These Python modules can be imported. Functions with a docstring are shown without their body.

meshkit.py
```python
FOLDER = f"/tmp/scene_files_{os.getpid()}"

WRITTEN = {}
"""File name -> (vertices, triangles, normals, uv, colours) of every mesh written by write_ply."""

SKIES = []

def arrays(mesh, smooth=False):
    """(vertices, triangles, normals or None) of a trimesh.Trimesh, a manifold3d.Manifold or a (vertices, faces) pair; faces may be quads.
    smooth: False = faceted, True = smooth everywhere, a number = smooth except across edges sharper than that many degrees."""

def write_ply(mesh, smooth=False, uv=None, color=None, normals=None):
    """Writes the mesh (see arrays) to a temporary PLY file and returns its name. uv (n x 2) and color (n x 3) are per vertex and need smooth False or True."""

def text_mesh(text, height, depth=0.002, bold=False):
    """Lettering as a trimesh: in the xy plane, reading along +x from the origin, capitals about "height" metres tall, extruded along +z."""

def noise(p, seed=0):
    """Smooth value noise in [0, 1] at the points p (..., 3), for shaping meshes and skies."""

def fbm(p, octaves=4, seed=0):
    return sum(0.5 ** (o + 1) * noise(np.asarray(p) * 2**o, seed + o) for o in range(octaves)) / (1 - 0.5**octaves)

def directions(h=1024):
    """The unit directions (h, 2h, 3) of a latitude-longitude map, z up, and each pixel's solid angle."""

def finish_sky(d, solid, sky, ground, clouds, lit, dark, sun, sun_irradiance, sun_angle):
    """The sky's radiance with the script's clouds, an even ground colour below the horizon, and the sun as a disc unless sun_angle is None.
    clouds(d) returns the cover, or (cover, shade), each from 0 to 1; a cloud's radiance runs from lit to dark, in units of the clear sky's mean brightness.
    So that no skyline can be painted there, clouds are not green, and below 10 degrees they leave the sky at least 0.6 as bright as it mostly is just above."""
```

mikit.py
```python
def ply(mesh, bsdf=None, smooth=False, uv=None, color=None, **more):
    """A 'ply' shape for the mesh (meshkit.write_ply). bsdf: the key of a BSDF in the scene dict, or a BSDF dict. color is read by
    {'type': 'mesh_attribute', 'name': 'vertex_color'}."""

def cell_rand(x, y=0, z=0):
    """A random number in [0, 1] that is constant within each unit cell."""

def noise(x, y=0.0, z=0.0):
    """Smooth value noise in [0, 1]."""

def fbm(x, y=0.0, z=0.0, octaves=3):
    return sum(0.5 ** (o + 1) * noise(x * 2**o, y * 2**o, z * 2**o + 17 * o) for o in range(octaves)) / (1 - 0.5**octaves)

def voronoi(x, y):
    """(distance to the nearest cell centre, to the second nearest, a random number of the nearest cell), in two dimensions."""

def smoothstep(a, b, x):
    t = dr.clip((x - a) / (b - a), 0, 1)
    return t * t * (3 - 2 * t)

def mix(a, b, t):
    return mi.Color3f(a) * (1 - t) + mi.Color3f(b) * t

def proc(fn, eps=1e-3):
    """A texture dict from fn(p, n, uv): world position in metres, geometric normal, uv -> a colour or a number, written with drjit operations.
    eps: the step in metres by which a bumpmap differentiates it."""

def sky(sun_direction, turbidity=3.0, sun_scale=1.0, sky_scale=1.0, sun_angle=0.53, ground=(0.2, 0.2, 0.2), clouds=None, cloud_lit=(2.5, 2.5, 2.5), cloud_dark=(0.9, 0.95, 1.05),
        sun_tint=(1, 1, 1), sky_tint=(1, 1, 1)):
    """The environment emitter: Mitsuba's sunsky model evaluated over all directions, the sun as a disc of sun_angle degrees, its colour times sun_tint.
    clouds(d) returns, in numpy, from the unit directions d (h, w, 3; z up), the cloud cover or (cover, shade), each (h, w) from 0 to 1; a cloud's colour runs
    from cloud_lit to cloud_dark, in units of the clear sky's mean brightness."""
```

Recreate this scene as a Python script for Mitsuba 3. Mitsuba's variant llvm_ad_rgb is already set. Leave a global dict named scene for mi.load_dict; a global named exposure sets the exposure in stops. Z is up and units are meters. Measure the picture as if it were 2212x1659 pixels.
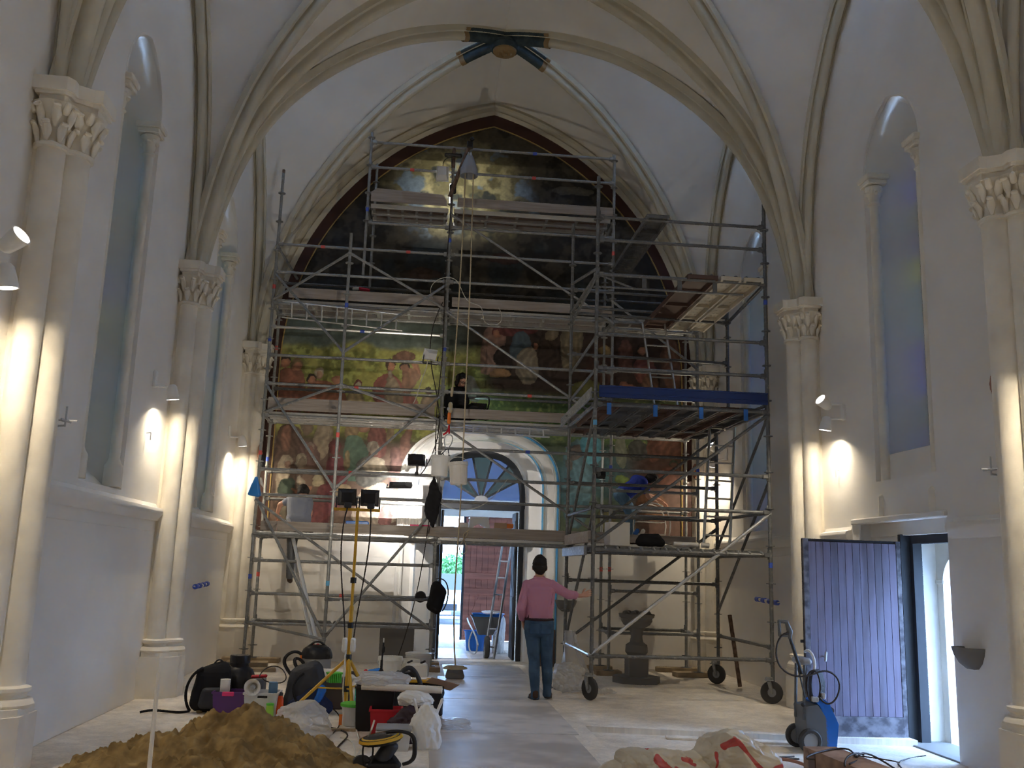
import math, random
import numpy as np, trimesh, shapely, drjit as dr, mitsuba as mi, manifold3d as m3
from shapely.geometry import Polygon, LineString, box as sbox
from shapely import affinity
from scipy.interpolate import PchipInterpolator
import mikit, meshkit
T = mi.ScalarTransform4f
rng = random.Random(7)
nrg = np.random.default_rng(7)

# ------------------------------------------------------------------ camera, sky, exposure
FPX, YAW, PITCH, ROLL, EYE = 2045.0, math.radians(5.13), math.radians(11.02), math.radians(1.87), 1.6
_f = np.array([math.sin(YAW) * math.cos(PITCH), math.cos(YAW) * math.cos(PITCH), math.sin(PITCH)])
_r0 = np.array([math.cos(YAW), -math.sin(YAW), 0.0])
_u0 = np.cross(_r0, _f)
_r = _r0 * math.cos(ROLL) + _u0 * math.sin(ROLL)
_u = -_r0 * math.sin(ROLL) + _u0 * math.cos(ROLL)
CAM = np.array([0, 0, EYE])
scene, labels = {}, {}
scene['camera'] = {'type': 'perspective', 'fov': math.degrees(2 * math.atan(1106 / FPX)), 'fov_axis': 'x', 'near_clip': 0.05, 'far_clip': 500.0,
                   'to_world': T().look_at(origin=CAM.tolist(), target=(CAM + _f).tolist(), up=_u.tolist())}
LS = 1 / 16.0     # every light is scaled by this and the exposure makes it good
scene['sky'] = mikit.sky([0.45, -0.35, 0.82], turbidity=4.0, sun_scale=0.0, sky_scale=40.0 * LS, ground=(0.2, 0.2, 0.2),
                         clouds=lambda d: 0.92 + 0 * d[..., 0], cloud_lit=(1.6, 2.7, 4.9), cloud_dark=(1.6, 2.7, 4.9), sky_tint=(1.0, 1.0, 1.0))
exposure = 4.0
scene['sky']['sampling_weight'] = 7.0
LAMP = np.array([1.0, 0.86, 0.64])


def spot(key, origin, target, power, cone=38, beam=None, tint=LAMP, weight=1.0):
    scene[key] = {'type': 'spot', 'to_world': T().look_at(origin=list(map(float, origin)), target=list(map(float, target)), up=[0.1, 0.2, 0.97] if abs(target[0] - origin[0]) + abs(target[1] - origin[1]) > 1e-3 else [1, 0, 0]),
                  'intensity': {'type': 'rgb', 'value': [float(LS * power * c) for c in tint]}, 'cutoff_angle': float(cone), 'beam_width': float(beam if beam else cone * 0.45), 'sampling_weight': float(weight)}


# ------------------------------------------------------------------ helpers
def ray(px, py): return _f * FPX + _r * (px - 1106) - _u * (py - 829.5)
def Yp(px, py, y): d = ray(px, py); return CAM + d * (y / d[1])      # the point of the plane at depth y
def Zp(px, py, z=0.0): d = ray(px, py); return CAM + d * ((z - EYE) / d[2])   # of the level z
def Xp(px, py, x): d = ray(px, py); return CAM + d * (x / d[0])


def V(*a): return np.array(a, float)
def cat(*ms): return trimesh.util.concatenate([m for m in (ms[0] if len(ms) == 1 and isinstance(ms[0], list) else ms)])
def tri(m):
    if isinstance(m, trimesh.Trimesh): return m
    q = m.to_mesh()
    return trimesh.Trimesh(np.array(q.vert_properties[:, :3]), np.array(q.tri_verts), process=False)


def mv(m, loc=(0, 0, 0), rz=0, rx=0, ry=0, s=1.0):
    m = tri(m).copy()
    M = trimesh.transformations.euler_matrix(rx, ry, rz, 'sxyz')
    if s != 1.0: m.apply_scale(s)
    m.apply_transform(M); m.apply_translation(loc)
    return m


def bx(x0, x1, y0, y1, z0, z1, bev=0.0):
    """A box, its edges rounded off by bev."""
    if bev <= 0:
        m = trimesh.creation.box([x1 - x0, y1 - y0, z1 - z0]); m.apply_translation([(x0 + x1) / 2, (y0 + y1) / 2, (z0 + z1) / 2]); return m
    c = m3.Manifold.cube([x1 - x0 - 2 * bev, y1 - y0, z1 - z0 - 2 * bev]).translate([x0 + bev, y0, z0 + bev])
    a = m3.Manifold.cube([x1 - x0, y1 - y0 - 2 * bev, z1 - z0 - 2 * bev]).translate([x0, y0 + bev, z0 + bev])
    b = m3.Manifold.cube([x1 - x0 - 2 * bev, y1 - y0 - 2 * bev, z1 - z0]).translate([x0 + bev, y0 + bev, z0])
    return tri(m3.Manifold.batch_hull([a, b, c]))


def cb(c, s, bev=0.0, rz=0, rx=0, ry=0):
    """A box of size s about its centre c, turned."""
    return mv(bx(-s[0] / 2, s[0] / 2, -s[1] / 2, s[1] / 2, -s[2] / 2, s[2] / 2, bev), c, rz, rx, ry)


def tube(pts, r, n=8, cap=True):
    p = np.asarray(pts, float); N = len(p)
    t = np.gradient(p, axis=0); t /= np.linalg.norm(t, axis=1, keepdims=True) + 1e-12
    a = np.cross(t[0], [0, 0, 1.0] if abs(t[0][2]) < .9 else [1.0, 0, 0]); a /= np.linalg.norm(a)
    v = []; ang = np.arange(n) * 2 * np.pi / n; R = np.broadcast_to(r, (N,))
    for i in range(N):
        a = a - t[i] * (a @ t[i]); a /= np.linalg.norm(a); b = np.cross(t[i], a)
        v.append(p[i] + R[i] * (np.cos(ang)[:, None] * a + np.sin(ang)[:, None] * b))
    v = np.vstack(v); f = []
    for i in range(N - 1):
        for j in range(n):
            q, w = i * n + j, i * n + (j + 1) % n
            f += [[q, w, w + n], [q, w + n, q + n]]
    if cap:
        v = np.vstack([v, p[0], p[-1]]); k = N * n
        for j in range(n):
            f += [[k, (j + 1) % n, j], [k + 1, (N - 1) * n + j, (N - 1) * n + (j + 1) % n]]
    return trimesh.Trimesh(v, f, process=False)


def bar(a, b, r, n=8): return tube([a, (V(*a) + V(*b)) / 2, b], r, n)
def smooth_path(pts, k=6):
    p = np.asarray(pts, float); s = np.r_[0, np.cumsum(np.linalg.norm(np.diff(p, axis=0), axis=1) + 1e-9)]
    q = np.linspace(0, s[-1], (len(p) - 1) * k + 1)
    from scipy.interpolate import CubicSpline
    return CubicSpline(s, p, axis=0)(q) if len(p) > 2 else np.stack([np.interp(q, s, p[:, i]) for i in range(3)], 1)
def cord(pts, r, n=6, k=7): return tube(smooth_path(pts, k), r, n)


def lathe(prof, n=24, loc=(0, 0, 0)):
    pr = np.asarray(prof, float); N = len(pr); ang = np.arange(n) * 2 * np.pi / n
    v = np.stack([pr[:, None, 0] * np.cos(ang), pr[:, None, 0] * np.sin(ang), np.broadcast_to(pr[:, None, 1], (N, n))], -1).reshape(-1, 3)
    f = []
    for i in range(N - 1):
        for j in range(n):
            q, w = i * n + j, i * n + (j + 1) % n
            f += [[q, w, w + n], [q, w + n, q + n]]
    m = trimesh.Trimesh(v + V(*loc), f, process=False)
    return m


def ext(poly, h, z0=0.0):
    """shapely polygon(s) in xy, extruded along z from z0."""
    ms = [trimesh.creation.extrude_polygon(g, h, engine='earcut') for g in getattr(poly, 'geoms', [poly])]
    m = cat(ms); m.apply_translation([0, 0, z0]); return m


def to_yz(m):   # drawn in (u=y, v=z, w=x)
    m = m.copy(); v = m.vertices; m.vertices = np.stack([v[:, 2], v[:, 0], v[:, 1]], 1); return m
def to_xz(m):   # drawn in (u=x, v=z, w=-y) -> w runs towards the camera
    m = m.copy(); v = m.vertices; m.vertices = np.stack([v[:, 0], -v[:, 2], v[:, 1]], 1); return m


def grid(P):
    P = np.asarray(P, float); a, b = P.shape[:2]; f = []
    i, j = np.meshgrid(np.arange(a - 1), np.arange(b - 1), indexing='ij'); q = (i * b + j).ravel()
    f = np.vstack([np.stack([q, q + 1, q + b + 1], 1), np.stack([q, q + b + 1, q + b], 1)])
    return trimesh.Trimesh(P.reshape(-1, 3), f, process=False)


def hull(pts, r, n=12):
    """Rounded hull of spheres."""
    rs = np.broadcast_to(r, (len(pts),))
    return tri(m3.Manifold.batch_hull([m3.Manifold.sphere(float(q), n).translate(list(map(float, p))) for p, q in zip(pts, rs)]))


def sph(c, r, n=16, s=(1, 1, 1)): return tri(m3.Manifold.sphere(1.0, n).scale([r * s[0], r * s[1], r * s[2]]).translate(list(map(float, c))))


def lump(m, amp, freq, seed=0, edge=None):
    """Roughens a mesh by noise along its normals."""
    m = m.copy()
    if edge: m = m.subdivide_to_size(edge); m.merge_vertices()
    n = m.vertex_normals; k = meshkit.fbm(m.vertices * freq, 4, seed) - .5
    m.vertices = m.vertices + n * (k * 2 * amp)[:, None]; return m


_seen = {}
def numbered(key):
    k = _seen.get(key, 0); _seen[key] = k + 1
    return key if k == 0 else '%s_%03d' % (key, k)


def thing(name, label, cat_, group=None):
    key = numbered(name); labels[key] = {'label': label, 'category': cat_}
    if group: labels[key]['group'] = group
    return key


def part(parent, name, mesh, mat, smooth=30, label=None, kind=None, **kw):
    key = numbered(parent + '__' + name)
    scene[key] = mikit.ply(tri(mesh), mat, smooth=smooth, **kw)
    if label or kind: labels[key] = {a: b for a, b in (('label', label), ('kind', kind)) if b}
    return key


def solo(name, label, cat_, mesh, mat, smooth=30, group=None, kind=None):
    key = thing(name, label, cat_, group); scene[key] = mikit.ply(tri(mesh), mat, smooth=smooth)
    if kind: labels[key]['kind'] = kind
    return key


def struct(name, label, mesh, mat, smooth=30, **kw):
    scene[name] = mikit.ply(tri(mesh), mat, smooth=smooth, **kw); labels[name] = {'label': label, 'kind': 'structure'}
    _seen[name] = 1
    return name


def reuse(parent, name, src, to_world, label=None):
    key = numbered(parent + '__' + name); scene[key] = {**scene[src], 'to_world': to_world}
    if label: labels[key] = {'label': label}
    return key


# ------------------------------------------------------------------ materials
def rgb(c): return {'type': 'rgb', 'value': list(map(float, c))}
def mat(key, base, rough=0.6, metal=0.0, spec=0.4, **kw):
    scene[key] = {'type': 'twosided', 'b': {'type': 'principled', 'base_color': base if isinstance(base, dict) else rgb(base), 'roughness': float(rough), 'metallic': float(metal), 'specular': float(spec), **kw}}
    return key


def mottle(a, b, f, f2=None):
    return mikit.proc(lambda p, n, uv: mikit.mix(a, b, mikit.smoothstep(.3, .7, mikit.fbm(p.x * f, p.y * f, p.z * (f2 or f), 4))))


mat('plaster', mottle((.72, .69, .64), (.77, .74, .69), 1.3), .85, 0, .2)
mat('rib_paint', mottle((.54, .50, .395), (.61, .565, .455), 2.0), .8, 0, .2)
mat('stone_white', mottle((.70, .65, .56), (.80, .75, .65), 3.0), .8, 0, .2)


def _floor(p, n, uv):
    a = mikit.fbm(p.x * 1.1, p.y * 1.1, 0.3, 5); b = mikit.fbm(p.x * 9, p.y * 9, 2.0, 4); c = mikit.noise(p.x * 60, p.y * 60, 1.0)
    col = mikit.mix((.58, .515, .43), (.80, .73, .625), mikit.smoothstep(.25, .75, a))
    col = col * (0.82 + .3 * b) * (.93 + .14 * c)
    dirt = mikit.smoothstep(.58, .8, mikit.fbm(p.x * 2.3 + 7, p.y * .9, 4.0, 4))
    return mikit.mix(col, (.34, .30, .25), dirt * .45)
mat('floor_dust', mikit.proc(_floor), .7, 0, .3)
mat('panel_dust', mottle((.42, .38, .335), (.58, .53, .475), 2.2), .42, 0, .5)


def _galv(p, n, uv):
    a = mikit.fbm(p.x * 14, p.y * 14, p.z * 14, 4); w = mikit.smoothstep(.58, .75, mikit.fbm(p.x * 30, p.y * 30, p.z * 30 + 5, 3))
    col = mikit.mix((.19, .195, .19), (.36, .365, .36), a)
    return mikit.mix(col, (.55, .53, .49), w * .6)
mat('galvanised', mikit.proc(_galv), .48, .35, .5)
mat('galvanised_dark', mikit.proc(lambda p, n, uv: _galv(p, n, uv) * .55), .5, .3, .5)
mat('bright_tube', (.62, .62, .60), .3, .8, .5)
mat('rusty_tube', mottle((.10, .06, .04), (.20, .13, .09), 20), .7, .1, .3)
mat('aluminium', (.70, .70, .68), .32, .75, .5)


def _wood(p, n, uv):
    g = mikit.fbm(p.x * 3, p.y * 40, p.z * 40, 4); s = mikit.smoothstep(.55, .8, mikit.fbm(p.x * 2 + 3, p.y * 6, p.z * 6, 3))
    return mikit.mix(mikit.mix((.25, .205, .17), (.42, .37, .32), g), (.52, .48, .43), s * .7)
mat('board_wood', mikit.proc(_wood), .8, 0, .2)
mat('dark_ply', (.11, .065, .05), .55, 0, .4)
mat('block_wood', mottle((.26, .19, .115), (.38, .30, .20), 6), .8)
flat_colours = {'black_plastic': ((.012, .012, .014), .4), 'black_cloth': ((.010, .010, .012), .85), 'charcoal': ((.035, .037, .042), .6), 'white_plastic': ((.78, .77, .74), .4),
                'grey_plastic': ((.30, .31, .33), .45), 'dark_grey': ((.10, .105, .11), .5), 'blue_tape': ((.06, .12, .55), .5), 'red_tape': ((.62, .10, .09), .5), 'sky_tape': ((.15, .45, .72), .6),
                'purple_plastic': ((.10, .035, .16), .4), 'pink_plastic': ((.75, .05, .20), .4), 'orange_metal': ((.75, .10, .015), .25), 'lime': ((.30, .55, .05), .4), 'green_plastic': ((.10, .50, .05), .4),
                'navy_cloth': ((.012, .02, .06), .8), 'blue_plastic': ((.03, .16, .50), .4), 'bright_blue': ((.03, .22, .62), .35), 'red_plastic': ((.50, .02, .03), .4), 'yellow_paint': ((.62, .36, .03), .45),
                'cardboard': ((.42, .28, .19), .85), 'brown_felt': ((.13, .10, .085), .9), 'paper': ((.78, .74, .68), .8), 'toe_blue': ((.02, .045, .17), .4), 'rope': ((.50, .42, .28), .9), 'orange_plastic': ((.75, .20, .03), .5),
                'teal_plastic': ((.12, .55, .48), .5), 'terracotta': ((.33, .16, .10), .8), 'dark_stone': ((.19, .18, .165), .8), 'gold': ((.36, .25, .08), .45), 'arch_brown': ((.055, .022, .016), .6), 'cable_dark': ((.03, .022, .018), .6),
                'cable_pale': ((.60, .57, .50), .6), 'skin': ((.55, .30, .21), .55), 'hair': ((.012, .009, .008), .6), 'pink_shirt': ((.55, .25, .36), .85), 'shoe_brown': ((.055, .028, .018), .45), 'wine_cloth': ((.30, .03, .07), .8),
                'blue_shirt': ((.02, .04, .30), .85), 'grey_shirt': ((.19, .205, .25), .85), 'steel': ((.45, .46, .47), .3), 'rubber': ((.05, .048, .045), .7), 'wine_dark': ((.03, .012, .02), .5), 'frosted': ((.62, .62, .60), .35),
                'pump_blue': ((.02, .14, .50), .3), 'pump_grey': ((.12, .13, .14), .45), 'sack': ((.62, .56, .45), .5), 'sack_red': ((.50, .05, .03), .5), 'leaf': ((.10, .26, .08), .7), 'car_paint': ((.35, .37, .40), .3)}
for _k, (_c, _r_) in flat_colours.items(): mat(_k, _c, _r_)
mat('jeans', mottle((.035, .075, .14), (.055, .11, .19), 9), .85)
mat('denim_light', mottle((.08, .16, .26), (.12, .22, .33), 9), .85)
mat('mural_wood', mottle((.23, .085, .06), (.34, .13, .09), 2, 14), .6)
scene['clear_sheet'] = {'type': 'blendbsdf', 'weight': .45, 'a': {'type': 'thindielectric'}, 'b': {'type': 'twosided', 'b': {'type': 'principled', 'base_color': rgb((.72, .71, .69)), 'roughness': .25, 'specular': .7}}}
scene['milky_plastic'] = {'type': 'blendbsdf', 'weight': .75, 'a': {'type': 'thindielectric'}, 'b': {'type': 'twosided', 'b': {'type': 'principled', 'base_color': rgb((.72, .72, .72)), 'roughness': .35}}}
for _k, _c in (('pane_clear', (.26, .36, .66)), ('pane_green', (.13, .18, .16)), ('pane_blue', (.004, .007, .034)), ('pane_teal', (.011, .024, .021)), ('pane_yellow', (.05, .042, .008)), ('pane_violet', (.007, .008, .018)), ('pane_pale', (.013, .0165, .013))):
    scene[_k] = {'type': 'thindielectric', 'specular_transmittance': rgb(_c)}
def glow(v, c=(1, .95, .85)): return {'type': 'area', 'radiance': rgb([LS * v * k for k in c]), 'sampling_weight': .04}
# ------------------------------------------------------------------ the setting
XL, XR, XC, YB, YE, ZTOP = -3.17, 5.13, 0.98, 16.42, -6.2, 10.9
COLS = [12.0, 7.45, 2.9, -1.65]
BAYS = [(12.0, 16.42, 14.25), (7.45, 12.0, 9.72), (2.9, 7.45, 5.18), (-1.65, 2.9, .63), (-6.2, -1.65, -3.9)]


def pointed(w, z0, h, n=24):
    """Half outline (x from w to 0, z) of a pointed arch of half width w, springing at z0, apex at h."""
    H = h - z0
    e = (H * H - w * w) / (2 * w); R = w + e
    a = np.linspace(0, math.atan2(H, e) if e > 0 else math.pi - math.atan2(H, -e), n)
    return np.stack([-e + R * np.cos(a), z0 + R * np.sin(a)], 1)


def arch_outline(c, w, zb, z0, h, n=24):
    """Closed outline about centre c: base zb, springing z0, apex h."""
    p = pointed(w, z0, h, n)
    right = np.vstack([[w, zb], p]); left = np.vstack([p[::-1][1:], [w, zb]]); left[:, 0] *= -1
    q = np.vstack([right, left]); q[:, 0] += c
    return q


def basket(c, w, zb, z0, h, n=24, k=2.4):
    """Round headed outline (flattened arch)."""
    a = np.linspace(0, math.pi, 2 * n)
    x = w * np.sign(np.cos(a)) * np.abs(np.cos(a)) ** (2 / k); z = z0 + (h - z0) * np.abs(np.sin(a)) ** (2 / k)
    return np.vstack([[c + w, zb], np.stack([c + x, z], 1), [c - w, zb]])


# side walls with lancet niches
def lancet(c, w=.64, zb=2.28, z0=6.32, h=7.12): return arch_outline(c, w, zb, z0, h)
def glass_outline(c): return arch_outline(c, .54, 2.72, 6.1, 6.80)


DOOR_Y0, DOOR_Y1, DOOR_Z = 8.93, 10.02, 2.06
for side, x, s in (('left', XL, -1), ('right', XR, 1)):
    poly = sbox(YE, -.1, YB + .02, ZTOP)
    for y0, y1, c in BAYS: poly = poly.difference(Polygon(lancet(c)))
    if side == 'right': poly = poly.difference(sbox(DOOR_Y0, -.2, 10.75, 2.24))
    m = to_yz(ext(poly, .06)); m.apply_translation([x if s > 0 else x - .06, 0, 0])
    struct('wall_' + side, 'tall cream plastered %s side wall of the chapel' % side, m, 'plaster', False)
    # string course and the panel field below it
    prof = [(0, 0), (.035, 0), (.05, .03), (.085, .07), (.095, .11), (.08, .145), (.02, .16), (0, .20)]
    for i, (y0, y1, c) in enumerate(BAYS):
        runs = [(y0 + .25, y1 - .25)]
        if side == 'right' and i == 1: runs = [(y0 + .25, DOOR_Y0 - .12), (11.0, y1 - .25)]
        for a, b in runs:
            q = ext(Polygon(prof), b - a); v = q.vertices
            q.vertices = np.stack([x - s * v[:, 0], a + v[:, 2], 2.02 + v[:, 1]], 1)
            part('wall_' + side, 'string_course', q, 'plaster', 40)
            if b - a > 2:
                part('wall_' + side, 'dado_panel', bx(min(x, x - s * .022), max(x, x - s * .022), a + .17, b - .17, 0, 1.90, .008), 'plaster', 30)
    for i, (y0, y1, c) in enumerate(BAYS):
        o, g = lancet(c), glass_outline(c); k = .62
        P = np.stack([np.stack([np.full(len(o), x), o[:, 0], o[:, 1]], 1), np.stack([np.full(len(o), x + s * .13), c + (o[:, 0] - c) * .93, o[:, 1]], 1), np.stack([np.full(len(g), x + s * k), g[:, 0], g[:, 1]], 1)], 0)
        P = np.concatenate([P, P[:, :1]], 1)
        n = 'window_%d' % (2 * i + (1 if s < 0 else 2))
        w = struct(n, 'tall lancet window niche with slim colonnettes in bay %d of the %s wall' % (i + 1, side), grid(P), 'plaster', 25)
        # pale roll round the arch
        roll = np.stack([np.full(len(o), x + s * .02), c + (o[:, 0] - c) * 1.03, o[:, 1] + .01], 1)[1:-1]
        if i > 2: 
            gl = ext(Polygon(g), .01); gl = to_yz(gl); gl.apply_translation([x + s * k, 0, 0]); part(w, 'glass', grid(np.stack([np.stack([np.full(len(g), x + s * k), g[:, 0], g[:, 1]], 1), np.stack([np.full(len(g), x + s * k), g[:, 0] * 0 + c, g[:, 1]], 1)], 0)), 'pane_pale', False); continue
        part(w, 'moulding', tube(roll, .028, 6), 'plaster', 60)
        for q in (-1, 1):
            yy = c + q * (.64 - .10)
            xx = x + s * .07
            part(w, 'colonnette', lathe([(0, 2.30), (.095, 2.30), (.095, 2.52), (.07, 2.56), (.055, 2.60), (.055, 5.98), (.075, 6.0), (.055, 6.03), (.07, 6.1), (.10, 6.2), (.10, 6.22)], 14, (xx, yy, 0)), 'stone_white', 40)
            leaves = [sph((xx + .075 * math.cos(a), yy + .075 * math.sin(a), 6.13 + .035 * (j % 2)), .032, 8) for j, a in enumerate(np.arange(8) * math.pi / 4)]
            part(w, 'capital', cat([bx(xx - .12, xx + .12, yy - .12, yy + .12, 6.23, 6.29, .01), bx(xx - .14, xx + .14, yy - .14, yy + .14, 6.29, 6.36, .012)] + leaves), 'stone_white', 40)
        # stained glass, pane by pane
        G = Polygon(g); cols = 3; ys = np.linspace(c - .54, c + .54, cols + 1); zs = np.linspace(2.72, 6.75, 13)
        names = ['pane_blue', 'pane_violet', 'pane_teal', 'pane_blue', 'pane_pale', 'pane_yellow', 'pane_teal'] if s > 0 else ['pane_pale', 'pane_teal', 'pane_pale', 'pane_yellow', 'pane_teal', 'pane_pale', 'pane_blue']
        for a in range(cols):
            for b in range(12):
                pp = G.intersection(sbox(ys[a] + .008, zs[b] + .008, ys[a + 1] - .008, zs[b + 1] - .008))
                if pp.is_empty or pp.area < .004: continue
                vv, ff = trimesh.creation.triangulate_polygon(pp, engine='earcut')
                part(w, 'glass_pane', trimesh.Trimesh(np.stack([np.full(len(vv), x + s * k), vv[:, 0], vv[:, 1]], 1), ff, process=False), names[(a * 5 + b * 3 + i * 2) % 7], False)
        lead = [LineString([(yv, 2.7), (yv, 6.8)]).buffer(.009) for yv in ys] + [LineString([(c - .55, zv), (c + .55, zv)]).buffer(.009) for zv in zs]
        lead = shapely.union_all(lead).intersection(G.buffer(.01)).union(G.buffer(.02).difference(G.buffer(-.012)))
        lm = to_yz(ext(lead, .02)); lm.apply_translation([x + s * k - .01, 0, 0]); part(w, 'lead', lm, 'charcoal', False)

# far end wall behind the camera and its floor
struct('wall_front', 'cream plastered wall at the chancel end behind the camera', bx(XL, XR, YE - .2, YE, -.1, ZTOP), 'plaster', False)
low = Polygon([(1.82, 10.34), (4.03, 9.95), (XR + .7, 9.70), (XR + .7, 4.0), (1.75, 4.0)])
struct('floor', 'dusty pale screed floor with sand and dirt', cat(ext(sbox(XL - .05, YE, XR + .05, YB + .9).difference(low), .3, -.3), ext(low.union(sbox(XR - .1, 8.8, 6.2, 10.2)), .2, -.26), bx(-.15, 2.2, YB + .8, 21.9, -.3, 0)), 'floor_dust', False)
for (x0, x1, y0, y1) in ((.16, 1.60, 4.9, 7.3), (.16, 1.60, 7.32, 9.75), (.20, 1.66, 9.77, 12.2), (.34, 1.74, 12.22, 14.6), (.45, 1.72, 14.62, 16.3), (.40, .95, 17.4, 19.5), (1.0, 1.75, 17.4, 20.9)):
    part('floor', 'panel', bx(x0, x1, y0, y1, 0, .006, .002), 'panel_dust', False)
part('floor', 'kerb_strip', mv(bx(0, 1.7, -.07, .07, -.062, -.035, .006), (2.6, 10.02, 0), -.176), 'floor_dust', False)

# back wall: opening for the door, the mural and its dark frame
surround = basket(.98, 1.39, 0, 2.95, 4.02)
inner = basket(1.05, .77, 0, 2.78, 3.66)
poly = sbox(XL - .05, -.1, XR + .05, ZTOP).difference(Polygon(surround))
m = to_xz(ext(poly, .12)); m.apply_translation([0, YB + .12, 0]); struct('wall_back', 'cream plastered end wall around the mural', m, 'plaster', False)
mid1 = basket(1.0, 1.16, 0, 2.93, 3.86); mid2 = basket(1.0, 1.10, 0, 2.93, 3.80); mid3 = basket(1.03, .86, 0, 2.82, 3.72)
lev = lambda o, y: np.stack([o[:, 0], np.full(len(o), y), o[:, 1]], 1)
part('wall_back', 'door_reveal', grid(np.stack([lev(surround, YB), lev(surround * .995 + [.005, .0], YB + .06), lev(mid1, YB + .30), lev(mid2, YB + .26), lev(mid2, YB + .34), lev(mid3, YB + .62), lev(mid3 , YB + .66), lev(inner, YB + .78)], 0)), 'plaster', 40)
part('wall_back', 'reveal_moulding', tube(lev(mid1, YB + .28)[1:-1], .035, 8), 'plaster', 60)
part('wall_back', 'reveal_moulding', tube(lev(basket(1.0, 1.32, 0, 2.95, 3.97), YB + .05), .035, 8), 'plaster', 60)
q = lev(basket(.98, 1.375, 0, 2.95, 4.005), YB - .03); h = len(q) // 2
part('wall_back', 'masking_tape', grid(np.stack([q[:h + 6], q[:h + 6] + V(0, .045, 0), q[:h + 6] + V(-.03, .05, -.012)], 0)), 'sky_tape', False, label='pale blue lamp glow put in as strips along the door surround')  # cyan lamp light on the arch edge, put in as blue strips
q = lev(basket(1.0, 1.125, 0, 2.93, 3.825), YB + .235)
part('wall_back', 'masking_tape', grid(np.stack([q[:h - 4], q[:h - 4] + V(-.03, .012, 0)], 0)), 'sky_tape', False)  # same lamp light along the inner edge, again a coloured strip
# skirting scraps of bare plaster
for (a, b, c) in ((-.6, -.03, .62), (1.93, 2.36, .60)): part('wall_back', 'bare_plaster', bx(a if a < 0 else a, b, YB - .012, YB, 0, c), 'brown_felt' if a > 0 else 'dark_stone', False)

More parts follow.
